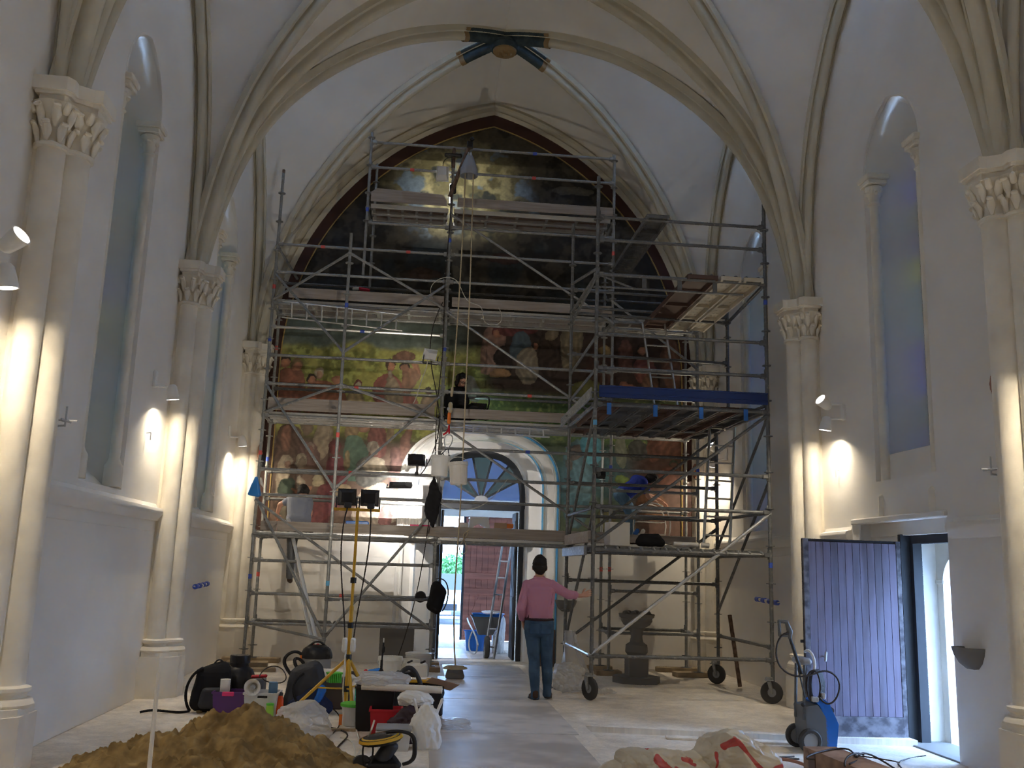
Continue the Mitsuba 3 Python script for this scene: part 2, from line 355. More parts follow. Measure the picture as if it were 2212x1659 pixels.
# vault: ribs measured along their plan line (s) and height (z)
DIAG = PchipInterpolator([0, .1, .22, .45, .8, 1.24, 1.98, 2.78, 3.89, 4.53], [5.25, 5.8, 6.30, 6.97, 7.64, 8.21, 8.91, 9.46, 9.93, 10.08])
TRAN = PchipInterpolator([0, .08, .17, .38, .67, 1.04, 1.57, 2.18, 2.79, 3.93], [5.25, 5.75, 6.2, 6.93, 7.53, 8.05, 8.62, 9.12, 9.48, 10.0])
WALL = PchipInterpolator([0, .05, .15, .42, .85, 1.35, 2.28], [5.25, 6.0, 6.7, 7.5, 8.2, 8.75, 9.3])


def curve(fn, smax, n=44):
    s = np.linspace(0, 1, n) ** 1.8 * smax; z = fn(s); L = np.r_[0, np.cumsum(np.hypot(np.diff(s), np.diff(z)))]
    t = np.linspace(0, L[-1], n); return np.interp(t, L, s), np.interp(t, L, z)


def rib_line(fn, a, b):
    """3-D points of a rib from plan point a (springing) to b (crown)."""
    a, b = V(*a), V(*b); L = np.linalg.norm(b - a); s, z = curve(lambda q: fn(q * fn.x[-1] / L), L)
    return np.column_stack([a + (b - a) * (s / L)[:, None], z])


def outward(P, d):
    """The line pushed outwards (away from the room) in its own vertical plane."""
    t = np.gradient(P, axis=0); h = P[-1] - P[0]; h[2] = 0; h /= np.linalg.norm(h)
    ts, tz = t @ h, t[:, 2]; L = np.hypot(ts, tz) + 1e-9
    return P - h * (tz / L)[:, None] * d + np.array([0, 0, 1.0]) * (ts / L)[:, None] * d


_half = [(.165, .30), (.165, .165), (.128, .145), (.118, .165), (.094, .195), (.072, .150), (.082, .095), (.076, .045), (.045, .010)]
PROFILE = np.array([(-x, z) for x, z in _half] + [(0, 0)] + _half[::-1])
def rib_mesh(P, k=1.0, top=9.0):
    o = outward(P, 1.0) - P; h = P[-1] - P[0]; b = np.cross([0, 0, 1.0], h); b /= np.linalg.norm(b)
    return grid(P[:, None] + k * (np.minimum(PROFILE[None, :, 1:], top) * o[:, None] + PROFILE[None, :, :1] * b))


web, ntrim = [], [0]
def trim(P, label, k=1.0):
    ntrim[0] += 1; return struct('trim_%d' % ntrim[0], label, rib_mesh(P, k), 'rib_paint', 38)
BOSS = (XC, 14.25)
for i, (y0, y1, c) in enumerate(BAYS):
    for sx, x in ((-1, XL), (1, XR)):
        xs = x - sx * .24
        sd = 'left' if sx < 0 else 'right'
        for yy, d in ((y0, 1), (y1, -1)):
            last = i == 0 and d < 0
            D = rib_line(DIAG, (xs, yy + d * (.1 if not last else .05)), (XC, c))
            Wl = rib_line(WALL, (x - sx * .10, yy + d * .16), (x - sx * .10, c))
            if i < 3:
                trim(D, 'curved diagonal vault rib springing from the %s column at depth %d' % (sd, round(yy)), .72)
                trim(Wl, 'wall rib hugging the %s wall of vault bay %d' % (sd, i + 1), .6)
            if last:
                bw = pointed(3.95, 5.1, 10.12, 44); L = np.column_stack([XC - bw[:, 0] * (1 if sx < 0 else -1), np.full(44, YB - .02), bw[:, 1]])
            else:
                L = outward(rib_line(TRAN, (xs, yy), (XC, yy)), .19); L[-1] = (XC, yy, 10.19)
            Do = outward(D, .18); Do[-1] = (XC, c, 10.26); Wo = Wl.copy() 
            for A, B in ((Do, L), (Do, outward(Wo, .14) * V(0, 1, 1) + V(1, 0, 0) * (x + sx * .02))):
                u = np.linspace(0, 1, 9)[:, None, None]
                web.append(grid(A[None] * (1 - u) + B[None] * u + V(0, 0, 1) * (np.sin(np.pi * u) * .10 * np.linspace(0, 1, 44)[None, :, None])))
    if i < 3:
        for sx, x in ((-1, XL), (1, XR)):
            trim(rib_line(TRAN, (x - sx * .24, y0), (XC, y0)), 'transverse vault arch springing from the %s column at depth %d' % ('left' if sx < 0 else 'right', round(y0)), .8)
struct('ceiling', 'pale plastered rib vault', cat(web), 'plaster', 40)
for sx in (-1, 1):
    a, b = pointed(3.74, 5.02, 9.90, 40), pointed(4.12, 5.1, 10.16, 40)
    rows = []
    for u, d in ((0, 0), (0, -.05), (.2, -.10), (.28, -.05), (.45, -.13), (.6, -.14), (.7, -.06), (.85, -.10), (1, 0)):
        p = a * (1 - u) + b * u; p = np.vstack([[p[0, 0], 2.2], p]) if u < .3 else np.vstack([p[:1] - [0, .02], p])
        rows.append(np.stack([XC + sx * p[:, 0], np.full(len(p), YB + d), p[:, 1]], 1))
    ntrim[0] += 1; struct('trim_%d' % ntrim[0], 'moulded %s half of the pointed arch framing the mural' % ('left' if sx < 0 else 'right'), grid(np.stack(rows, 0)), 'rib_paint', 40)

# painted boss
boss = thing('vault_boss', 'dark blue painted vault boss with four gold edged arms and a round gilded disc', 'vault boss')
zb = 10.08
for yy, sx, x in ((12.1, -1, XL), (12.1, 1, XR), (16.37, -1, XL), (16.37, 1, XR)):
    P = rib_line(DIAG, (x - sx * .24, yy), BOSS); u = np.linspace(0, 1, len(P)); w = np.linspace(.7, 1, 240)
    P = np.stack([np.interp(w, u, P[:, k]) for k in range(3)], 1); L = np.linalg.norm(P - P[-1], axis=1)
    Q = outward(P, -.012)[L < .80][::4]; R = outward(P, -.018)[(L >= .72) & (L < .82)][::2]
    part(boss, 'arm', rib_mesh(Q, .85, .19), 'boss_blue', 50); part(boss, 'gold_end', rib_mesh(R, .90, .19), 'boss_gold', 50, label='gilded scalloped end')
part(boss, 'hub', lathe([(0, .0), (.2, -.02), (.24, -.1), (.22, -.17), (.0, -.17)][::-1], 28, (XC, 14.25, zb + .06)), 'boss_blue', 40)
part(boss, 'disc', cat(lathe([(0, -.02), (.15, -.02), (.19, 0), (.20, .05), (.17, .07)], 28, (XC, 14.25, zb - .14)), *[sph((XC + .09 * math.cos(a), 14.25 + .09 * math.sin(a), zb - .16), .035, 8) for a in np.arange(6) * math.pi / 3], sph((XC, 14.25, zb - .16), .045, 10)), 'boss_gold', 40, label='round gilded disc carved in relief')
mat('boss_blue', mottle((.025, .045, .055), (.05, .075, .08), 9), .6); mat('boss_gold', (.30, .20, .09), .5)

# engaged columns
def capital(cx, cy, r, s, full=True):
    """Bell with two rows of curled leaves."""
    ms = []
    for row, (z, h, rr, n) in enumerate(((4.75, .15, r + .012, 8), (4.87, .17, r + .03, 8))):
        for j in range(n):
            a = 2 * math.pi * (j + .5 * row) / n; o = V(math.cos(a), math.sin(a), 0); q = V(-o[1], o[0], 0); P = V(cx, cy, 0)
            mid = P + o * (rr + .018) + V(0, 0, z + h * .5); top = P + o * (rr + .050) + V(0, 0, z + h * .92)
            ms.append(hull([P + o * rr + V(0, 0, z), mid + q * .026, mid - q * .026, top + q * .012, top - q * .012], [.016, .014, .014, .013, .013], 8))
            ms.append(hull([top + q * .014 + o * .012 - V(0, 0, .012), top - q * .014 + o * .012 - V(0, 0, .012)], .018, 8))
    for j in range(4):
        a = math.pi / 4 + j * math.pi / 2; o = V(math.cos(a), math.sin(a), 0); ms.append(hull([V(cx, cy, 4.98) + o * (r + .07), V(cx, cy, 5.03) + o * (r + .10)], [.028, .024], 10))
    ms.append(lathe([(r, 4.70), (r + .025, 4.705), (r + .03, 4.73), (r, 4.75), (r, 4.80), (r + .015, 4.92), (r + .08, 5.06)], 20, (cx, cy, 0)))
    return cat(ms)


def column(x, s, yc, corner=False):
    side = 'left' if s < 0 else 'right'
    where = {12.0: 'second', 7.45: 'nearest', 16.36: 'farthest', 2.9: 'third', -1.65: 'last'}[yc]
    col = thing('engaged_column', ('clustered cream column on the %s wall, ' % side) + {'second': 'beside the %s' % ('sand heap, with the middle lamp' if s < 0 else 'open plank door'), 'nearest': 'nearest, at the edge of the picture', 'farthest': 'in the far corner behind the scaffolding', 'third': 'behind the camera', 'last': 'last behind the camera'}[where], 'column')
    sh = [(x - s * .13, yc - .17, .105), (x - s * .24, yc, .125), (x - s * .13, yc + .17, .105)]
    if corner: sh = [(x - s * .14, yc - .14, .10), (x - s * .28, yc - .05, .11)]
    for (a, b, r) in sh:
        part(col, 'shaft', lathe([(r, .5), (r, 4.72)], 24, (a, b, 0)), 'stone_white', 60)
    part(col, 'backing', bx(min(x, x - s * .16), max(x, x - s * .16), yc - .2, min(yc + .2, YB), 0, 5.0), 'stone_white', False)
    lathes = [lathe([(r, .50), (r + .055, .50), (r + .075, .53), (r + .055, .565), (r + .02, .575), (r + .02, .60), (r + .045, .62), (r + .045, .645), (r, .66)], 24, (a, b, 0)) for a, b, r in sh]
    part(col, 'base_moulding', cat(lathes), 'stone_white', 50)
    d = min(yc + .28, YB)
    if corner: hexa = Polygon([(x, yc - .30), (x - s * .27, yc - .30), (x - s * .46, yc - .12), (x - s * .46, d), (x, d)])
    else: hexa = Polygon([(x, yc - .34), (x - s * .24, yc - .34), (x - s * .42, yc - .16), (x - s * .42, yc + .16), (x - s * .24, yc + .34), (x, yc + .34)])
    part(col, 'plinth', cat(ext(hexa, .46), ext(hexa.buffer(-.02), .06, .45)), 'stone_white', False)
    part(col, 'capital', cat([capital(a, b, r, s) for a, b, r in sh]), 'stone_white', 50)
    ab = shapely.union_all([Polygon([(x, yc - .36), (x - s * .26, yc - .36), (x - s * .30, yc - .30), (x - s * .30, d + .08 if not corner else d), (x, d + .08 if not corner else d)]), sbox(min(x - s * .28, x - s * .47), yc - .16, max(x - s * .28, x - s * .47), min(yc + .16, YB)), Polygon([(x - s * .28, yc - .24), (x - s * .40, yc - .16), (x - s * .40, min(yc + .16, YB)), (x - s * .28, min(yc + .24, YB))])])
    part(col, 'abacus', cat(ext(ab.buffer(-.045), .07, 5.05), ext(ab.buffer(-.02), .03, 5.11), ext(ab, .11, 5.14)), 'stone_white', False)


for s, x in ((-1, XL), (1, XR)):
    for yc in (12.0, 7.45, 2.9): column(x, s, yc)
    column(x, s, 16.36, True)

# side door, right wall
rev = [bx(XR, 5.62, DOOR_Y0 - .5, DOOR_Y0, -.1, 3.0), bx(XR + .12, 5.62, DOOR_Y1 + .03, 11.3, -.1, 3.0), bx(XR + .10, 5.62, DOOR_Y0 - .1, 11.3, DOOR_Z + .03, 3.0), bx(XR, XR + .12, 10.75, 11.3, -.1, 2.6), bx(XR, XR + .12, 8.7, 11.0, 2.24, 2.7)]
part('wall_right', 'door_reveal', cat(rev), 'plaster', False)
part('wall_right', 'door_hood', cat(bx(XR - .05, XR + .02, DOOR_Y0 - .02, 10.95, 2.235, 2.30, .012), bx(XR - .03, XR + .05, 10.75, 10.95, 1.0, 2.24, .012)), 'plaster', False)
dk = struct('door_1', 'weathered violet brown plank door standing open into the room', bx(4.08, 5.17, 9.975, 10.005, -.02, 2.02, .004), 'door_wood', False)
edges = np.linspace(4.14, 5.12, 13); 
for j in range(12):
    part(dk, 'plank', bx(edges[j] + .0015, edges[j + 1] - .0015, 9.955, 9.98, .20, 1.99, .002), 'door_wood_%d' % (j % 3), False)
part(dk, 'kick_board', bx(4.10, 5.13, 9.94, 9.98, -.02, .20, .005), 'door_kick', False, label='scuffed kick board')
part(dk, 'knob', cat(bar((4.27, 9.965, .80), (4.27, 9.90, .80), .010), hull([(4.265, 9.89, .76), (4.275, 9.89, .84)], .014)), 'steel', 40, label='pale metal lever')
part(dk, 'latch', bx(4.045, 4.09, 9.98, 10.0, .93, .96), 'charcoal', False)
part(dk, 'stile', bx(4.08, 4.14, 9.95, 9.98, -.02, 2.02, .003), 'door_kick', False); part(dk, 'stile', bx(5.12, 5.17, 9.95, 9.98, -.02, 2.02, .003), 'door_kick', False)
def _door(k):
    def fn(p, n, uv):
        g = mikit.fbm(p.x * 60, p.y * 60, p.z * 2.5, 4); d = mikit.smoothstep(.45, .75, mikit.fbm(p.x * 9 + k, p.y, p.z * 1.2, 4))
        return mikit.mix(mikit.mix((.13 + .012 * k, .115, .16), (.19, .17, .235), g), (.07, .05, .055), d * .55)
    return fn
for j in range(3): mat('door_wood_%d' % j, mikit.proc(_door(j)), .6)
mat('door_wood', (.03, .028, .032), .7); mat('door_kick', mottle((.06, .055, .065), (.19, .18, .20), 12), .7)
part('wall_right', 'door_frame', cat(bx(5.20, 5.30, 10.0, 10.06, -.06, 2.1), bx(5.30, 5.40, 9.93, 10.05, -.06, 2.06), bx(5.30, 5.40, DOOR_Y0 - .02, 10.05, 2.0, 2.09)), 'charcoal', False)
part('wall_right', 'door_sill', bx(5.13, 5.62, DOOR_Y0, 10.03, -.1, -.045, .006), 'dark_stone', False)

# porch behind the back door: inner frame with fanlight, side walls, outer door
yf = YB + .78
struct('wall_porch', 'pale walls of the entrance porch beyond the inner door', cat(bx(-.35, -.15, yf, 21.9, -.1, 4.4), bx(2.2, 2.4, yf, 21.9, -.1, 4.4), bx(-.35, 2.4, yf, 21.9, 4.2, 4.4), bx(-.2, .34, 21.55, 21.75, 0, 4.3), bx(2.05, 2.3, 21.55, 21.75, 0, 4.3), bx(-.2, 2.3, 21.55, 21.75, 2.72, 4.3)), 'plaster', False)
fan = struct('window_20', 'round headed fanlight with radial glazing bars over the inner door', to_xz(ext(Polygon(basket(1.05, .83, 2.66, 2.78, 3.72)).difference(Polygon(basket(1.05, .70, 2.76, 2.80, 3.57))), .07)).apply_translation([0, yf + .02, 0]), 'charcoal', False)
hub = V(1.05, 0, 2.80)
R = Polygon(basket(1.05, .70, 2.76, 2.80, 3.57))
angs = [0, 27, 49, 67, 85, 113 - 18 + 18, 131, 153, 180]
angs = [0, 29, 53, 77, 103, 127, 151, 180]
barsP = []
for a in angs[1:-1]:
    o = V(math.cos(math.radians(a)), math.sin(math.radians(a))); barsP.append(LineString([(hub[0] + .08 * o[0], hub[2] + .06 * o[1]), (hub[0] + 1.1 * o[0], hub[2] + 1.1 * o[1])]).buffer(.018))
for k in range(7):
    w = Polygon([(hub[0], hub[2])] + [(hub[0] + 1.4 * math.cos(math.radians(t)), hub[2] + 1.4 * math.sin(math.radians(t))) for t in np.linspace(angs[k], angs[k + 1], 5)]).intersection(R).difference(shapely.union_all(barsP))
    w = max(getattr(w, 'geoms', [w]), key=lambda g: g.area); vv, ff = trimesh.creation.triangulate_polygon(w, engine='earcut')
    part(fan, 'glass_pane', trimesh.Trimesh(np.stack([vv[:, 0], np.full(len(vv), yf - .02), vv[:, 1]], 1), ff, process=False), ('pane_clear', 'pane_green')[k % 2], False)
for b_ in barsP:
    g = b_.intersection(R); part(fan, 'glazing_bar', to_xz(ext(g, .035)).apply_translation([0, yf, 0]), 'charcoal', False)
part(fan, 'hub', to_xz(ext(affinity.scale(shapely.geometry.Point(hub[0], hub[2]).buffer(.12), 1, .62), .05)).apply_translation([0, yf, 0]), 'grey_plastic', False)
part(fan, 'transom', bx(.28, 1.82, yf - .05, yf + .06, 2.62, 2.74, .008), 'charcoal', False)
part(fan, 'jamb', bx(.24, .34, yf - .05, yf + .05, 0, 2.9), 'charcoal', False); part(fan, 'jamb', bx(1.76, 1.84, yf - .05, yf + .05, 0, 2.9), 'charcoal', False)
struct('door_2', 'dark inner door leaf folded back at the right of the porch', bx(1.70, 1.745, yf + .05, yf + .72, .01, 2.6, .004), 'charcoal', False)
part('door_2', 'panel', bx(1.69, 1.70, yf + .12, yf + .62, .2, 1.1, .003), 'charcoal', False); part('door_2', 'panel', bx(1.69, 1.70, yf + .12, yf + .62, 1.25, 2.45, .003), 'charcoal', False)
struct('door_3', 'dark inner door leaf folded back at the left of the porch', bx(.355, .40, yf + .05, yf + .72, .01, 2.6, .004), 'charcoal', False)
d4 = struct('door_4', 'closed red brown plank leaf of the outer door with diagonal braces', bx(1.0, 2.06, 21.60, 21.64, .02, 2.72, .004), 'mural_wood', False)
for j in range(8): part(d4, 'plank', bx(1.0 + j * .1325 + .003, 1.0 + (j + 1) * .1325 - .003, 21.585, 21.605, .03, 2.70, .003), 'mural_wood', False)
for z0 in (.12, 1.0, 1.34, 2.45): part(d4, 'ledge', bx(1.02, 2.0, 21.55, 21.586, z0, z0 + .14, .004), 'mural_wood', False)
for (a, b) in (((1.1, .26), (1.42, 1.0)), ((1.7, 1.0), (1.95, .26)), ((1.65, 1.48), (1.93, 2.45))):
    part(d4, 'brace', to_xz(ext(LineString([a, b]).buffer(.055, cap_style='flat'), .03)).apply_translation([0, 21.585, 0]), 'mural_wood', False)
part(d4, 'edge', bx(.955, 1.0, 21.58, 21.65, .02, 2.72), 'charcoal', False)

# outside: ground, bushes, fence, parked car, wall, lorry
struct('pavement', 'pale paving outside the doors', cat(bx(-6, 4.9, 21.7, 60, -.22, -.08), bx(5.62, 40, -5, 60, -.22, -.10)), 'paving', False); mat('paving', mottle((.30, .30, .29), (.38, .38, .37), 1), .8)
labels['pavement']['label'] = 'sunlit pale pavement outside the doorways'
fence = thing('railing', 'white metal railing beyond the open front door', 'railing')
for j in range(16): part(fence, 'bar', bar((.4 + .1 * j, 33, -.1), (.4 + .1 * j, 33, 1.25), .018, 6), 'white_plastic')
for zz in (.6, .9, 1.2): part(fence, 'rail', bar((.3, 33, zz), (2.0, 33, zz), .02, 6), 'white_plastic')
def bush(name, label, c, r, seed, n=900):
    key = thing(name, label, 'bush'); q = nrg.normal(size=(n, 3)); q /= np.linalg.norm(q, axis=1, keepdims=True); q *= (nrg.random((n, 1)) ** .4) * np.array(r)
    v, f = [], []
    for i in range(n):
        a = nrg.normal(size=3); a /= np.linalg.norm(a); b = np.cross(a, nrg.normal(size=3)); b /= np.linalg.norm(b); s = .05 + .05 * nrg.random()
        k = len(v); p = V(*c) + q[i]; v += [p - a * s, p + b * s * .5, p + a * s, p - b * s * .5]; f += [[k, k + 1, k + 2], [k, k + 2, k + 3]]
    part(key, 'foliage', trimesh.Trimesh(v, f, process=False), 'leaf', False, kind='stuff')
    part(key, 'stem', cat([bar((c[0] + .1 * j - .1, c[1], -.1), (c[0] + .2 * j - .2, c[1], c[2]), .03, 6) for j in range(3)]), 'dark_stone')
bush('leafy_bush', 'green bush behind the white railing outside the front door', (1.35, 34.2, 1.45), (.75, .6, .65), 1, 1500)
car = thing('car', 'silver grey car parked facing the open front door', 'car')
cx, cy = .75, 28.6
body = hull([(cx - .75, cy, .35), (cx + .75, cy, .35), (cx - .72, cy, .62), (cx + .72, cy, .62), (cx - .78, cy + 3.4, .35), (cx + .78, cy + 3.4, .35), (cx - .75, cy + 3.4, .85), (cx + .75, cy + 3.4, .85), (cx - .74, cy + .9, .82), (cx + .74, cy + .9, .82)], .08)
part(car, 'body', body, 'car_paint', 40); part(car, 'cabin', hull([(cx - .66, cy + 1.0, .8), (cx + .66, cy + 1.0, .8), (cx - .55, cy + 1.7, 1.32), (cx + .55, cy + 1.7, 1.32), (cx - .6, cy + 3.2, 1.25), (cx + .6, cy + 3.2, 1.25)], .06), 'charcoal', 40)
part(car, 'grille', bx(cx - .4, cx + .4, cy - .10, cy - .06, .34, .52, .01), 'black_plastic', False); part(car, 'bumper', bx(cx - .76, cx + .76, cy - .14, cy, .18, .32, .03), 'dark_grey', False)
part(car, 'number_plate', bx(cx - .24, cx + .24, cy - .16, cy - .14, .22, .31), 'white_plastic', False)
for sx in (-1, 1):
    part(car, 'headlight', sph((cx + sx * .55, cy - .04, .55), .12, 12, (1.3, .5, .7)), 'frosted', 40)
    for dy in (.6, 2.8): part(car, 'wheel', mv(lathe([(0, -.09), (.26, -.09), (.29, -.05), (.29, .05), (.26, .09), (0, .09)], 20), (cx + sx * .72, cy + dy, .19), 0, 0, math.pi / 2), 'rubber', 40)
_ap = sbox(7.9, -.1, 11.4, 3.1).difference(sbox(8.72, -.2, 9.93, 1.6)).difference(affinity.scale(shapely.geometry.Point(9.325, 1.6).buffer(.605), 1, .62))
arch = struct('wall_porch_side', 'x', to_yz(ext(_ap, .34)).apply_translation([5.62, 0, 0]), 'stone_white', False)
part(arch, 'impost', bx(5.60, 5.97, 9.90, 10.5, 1.58, 1.63, .01), 'stone_white', False)
labels['wall_porch_side']['label'] = 'pale stone arch and jamb just outside the side door'
lorry = thing('lorry', 'pale blue lorry parked outside the side door', 'lorry')
lx, ly = 9.9, 17.2
part(lorry, 'cab', cb((lx, ly + .9, 1.45), (2.2, 1.8, 1.9), .12), 'white_plastic', 40); part(lorry, 'box_body', cb((lx, ly + 3.8, 1.9), (2.3, 4.0, 2.5), .05), 'frosted', 40)
part(lorry, 'windscreen', bx(lx - .95, lx + .95, ly - .03, ly + .02, 1.5, 2.2, .01), 'charcoal', False); part(lorry, 'grille', bx(lx - .7, lx + .7, ly - .04, ly + .02, .8, 1.2, .01), 'dark_grey', False); part(lorry, 'bumper', bx(lx - 1.1, lx + 1.1, ly - .1, ly + .1, .4, .7, .04), 'dark_grey', False)
part(lorry, 'mirror', bx(lx - 1.35, lx - 1.15, ly + .0, ly + .06, 1.45, 1.95, .02), 'charcoal', False); part(lorry, 'mirror', bx(lx + 1.15, lx + 1.35, ly + .0, ly + .06, 1.45, 1.95, .02), 'charcoal', False)
for dx in (-.95, .95):
    for dy in (1.0, 4.8): part(lorry, 'wheel', mv(lathe([(0, -.12), (.42, -.12), (.46, -.05), (.46, .05), (.42, .12), (0, .12)], 20), (lx + dx, ly + dy, .36), 0, 0, math.pi / 2), 'rubber', 40)
sw = struct('wall_garden', 'rough stone garden wall outside the side door', bx(7.3, 10.4, 15.2, 15.5, -.1, .5), 'dark_stone', False); labels[sw]['label'] = 'low rough stone garden wall outside the side door'
for r in range(4):
    for j in range(16):
        w = .19; part(sw, 'stone', lump(bx(7.3 + j * w + (r % 2) * .08 + .006, 7.3 + (j + 1) * w + (r % 2) * .08 - .006, 15.14, 15.25, -.1 + r * .15 + .006, .05 + r * .15 - .006, .012), .012, 9, r * 20 + j), 'stone_white', 30)
# ------------------------------------------------------------------ mural (painted on the end wall, drawn in the wall's own metres)
def wpt(px, py): q = Yp(px, py, YB); return (q[0], q[2])
NX, NZ = 520, 560
mx, mz = np.meshgrid(np.linspace(XC - 3.72, XC + 3.72, NX), np.linspace(2.12, 9.90, NZ))
P3 = np.stack([mx * 1.0, mz * 1.0, mx * 0], -1)
n1, n2, n3, n4 = (meshkit.fbm(P3 * f, 4, k) for f, k in ((1.6, 1), (5, 2), (14, 3), (2.6, 9)))
warp_x, warp_z = (meshkit.fbm(P3 * 7, 3, 21) - .5) * .16, (meshkit.fbm(P3 * 7, 3, 22) - .5) * .16
col = np.zeros((NZ, NX, 3))
def mixc(a, b, t): t = np.clip(t, 0, 1)[..., None]; return np.asarray(a) * (1 - t) + np.asarray(b) * t
ss = lambda a, b, x: (lambda t: t * t * (3 - 2 * t))(np.clip((x - a) / (b - a), 0, 1))
# fields of the landscape, their dark base deepened by painted deck shade
col[:] = (.032, .027, .018)
col = mixc(col, (.085, .068, .035), ss(.42, .62, n2) * ss(6.1, 6.6, mz) * .9)
col = mixc(col, (.03, .045, .045), ss(.5, .65, n1) * ss(6.0, 6.4, mz) * (1 - ss(7.2, 7.6, mz)))
# clouds, brightened in the paint round the top lamp
dd = np.hypot((mx - .42) / 1.25, (mz - 8.35) / 1.0)
cl = mixc((.20, .17, .06), (.17, .24, .30), ss(.52, .60, n4)); cl = mixc(cl, (.46, .40, .17), ss(.5, .68, n2)); cl = mixc(cl, (.05, .06, .05), ss(.6, .75, meshkit.fbm(P3 * 4, 4, 31)))
col = mixc(col, cl, (1 - ss(.75, 1.25, dd + (n2 - .5) * .9)) * ss(7.35, 7.5, mz))
# meadow
green = mixc((.15, .155, .02), (.29, .27, .04), ss(.35, .65, n2)); green = mixc(green, (.09, .17, .05), ss(.3, 1.9, mx) * .9); green = mixc(green, (.30, .33, .06), ss(.55, .7, n3) * .6)
tealish = mixc((.05, .075, .055), (.14, .17, .14), n2)
col = mixc(col, green, (1 - ss(5.35, 5.6, mz + (n1 - .5) * .3)) * ss(3.6, 3.9, mz))
col = mixc(col, tealish, ss(5.30, 5.45, mz + (n1 - .5) * .3) * (1 - ss(5.75, 5.9, mz)) * (1 - ss(.2, .9, mx)))
col = mixc(col, (.045, .026, .018), ss(.75, 1.3, mx + (n1 - .5) * .6) * (1 - ss(5.75, 6.0, mz)) * ss(4.45, 4.75, mz))
low = mixc((.085, .05, .033), (.17, .10, .065), n2)
col = mixc(col, low, 1 - ss(3.55, 3.75, mz))
lowr = mixc((.06, .13, .13), (.12, .14, .07), ss(.4, .6, n1)); lowr = mixc(lowr, (.10, .05, .035), ss(3.3, 3.9, mx))
col = mixc(col, lowr, ss(1.9, 2.3, mx) * (1 - ss(3.6, 4.0, mz + (mx - 2.5) * .1)))


def stroke(pts, c, c2=None, fold=0.0, ang=0.0, soft=.03):
    """A painted area: outline in photograph-free wall metres, two tones, folds of drapery."""
    global col
    g = Polygon(smooth_closed(pts))
    if not g.is_valid: g = g.buffer(0)
    x0, z0, x1, z1 = g.buffer(.12).bounds
    i = (mx > x0) & (mx < x1) & (mz > z0) & (mz < z1)
    if not i.any(): return
    xx, zz = mx[i] + warp_x[i] * .5, mz[i] + warp_z[i] * .5
    inside = shapely.contains_xy(g, xx, zz)
    c = np.asarray(c, float); c2 = c * .40 if c2 is None else np.asarray(c2, float)
    if not inside.any(): return
    ix, iz = xx[inside], zz[inside]
    u = (ix * math.cos(ang) + iz * math.sin(ang)) + .10 * np.sin(iz * 9 + ix * 3) + .12 * (n2[i][inside] - .5)
    lx = (ix - ix.min()) / (np.ptp(ix) + 1e-6); lz = (iz - iz.min()) / (np.ptp(iz) + 1e-6)
    round_ = np.sqrt(np.clip(1 - (2 * lx - 1.15) ** 2, 0, 1))
    if fold >= 0:
        f = .5 + .5 * np.sin(u * (44 + fold) + 14 * n1[i][inside]); f = f ** 1.5 * .45 + .30 * round_ + .15 * lz + .2 * (n3[i][inside] - .3)
    else:
        f = .55 * round_ + .25 * lz + .35 * (n3[i][inside] - .2)
    edge = shapely.distance(shapely.points(ix, iz), g.boundary)
    f = f * (.55 + .45 * np.clip(edge / .045, 0, 1))
    t = np.clip(f, 0, 1)[:, None]
    sub = col[i]; sub[inside] = (c2 * (1 - t) + c * t); col[i] = sub


def smooth_closed(pts, k=6):
    p = np.asarray(pts, float)
    for _ in range(3):
        q = np.roll(p, -1, 0); p = np.stack([p * .75 + q * .25, p * .25 + q * .75], 1).reshape(-1, 2)
    return p
def S(pix, c, c2=None, fold=0.0, ang=0.0): stroke([wpt(*q) for q in pix], c, c2, fold, ang)
def H(px, py, r, c, hair=(.05, .03, .02)):
    x, z = wpt(px, py); a = np.arange(10) * .628; k = r / 125.0
    stroke(np.stack([x + k * 1.05 * np.cos(a), z + .25 * k + k * 1.15 * np.sin(a)], 1), hair)
    stroke(np.stack([x + .1 * k + k * .8 * np.cos(a), z - .15 * k + k * .95 * np.sin(a)], 1), c, np.asarray(c) * .6, -1)


SK, OR, MA, CR, GR, BR, BL = (.42, .17, .08), (.36, .13, .06), (.20, .045, .04), (.42, .34, .22), (.06, .11, .07), (.13, .065, .035), (.07, .13, .18)
# seated people in the meadow, left
S([(592, 870), (600, 800), (625, 790), (655, 800), (665, 860), (640, 905), (600, 905)], (.30, .10, .05), (.13, .05, .03)); H(640, 790, 13, SK, (.28, .17, .06)); H(615, 782, 11, SK)
S([(650, 860), (680, 815), (730, 830), (760, 870), (700, 900), (650, 895)], OR); H(672, 820, 11, SK); H(690, 808, 10, (.35, .2, .11), CR); H(728, 822, 10, SK, OR); H(772, 832, 9, CR, MA)
S([(655, 900), (690, 865), (740, 880), (780, 860), (785, 890), (740, 905)], (.26, .14, .08)); S([(745, 885), (750, 850), (775, 835), (790, 870), (788, 885)], (.35, .26, .12))
S([(800, 880), (808, 825), (828, 808), (858, 810), (880, 850), (905, 860), (900, 885)], (.28, .075, .05), (.13, .04, .03)); S([(828, 875), (832, 815), (852, 812), (872, 850), (870, 880)], (.27, .20, .12), (.12, .09, .05)); H(843, 792, 13, SK, (.10, .05, .03)); S([(836, 800), (846, 800), (848, 816), (840, 818)], (.40, .30, .22), None, -1)
S([(868, 850), (865, 805), (885, 790), (905, 800), (914, 815), (895, 830), (880, 860)], (.30, .14, .07), (.15, .07, .04)); H(874, 795, 11, (.26, .11, .06)); S([(846, 768), (870, 757), (896, 764), (898, 780), (850, 782)], (.20, .09, .05)); S([(885, 780), (905, 785), (914, 810), (905, 812), (893, 795)], SK)
S([(905, 880), (912, 855), (930, 850), (945, 862), (948, 885)], (.33, .21, .12)); H(927, 845, 8, BR)
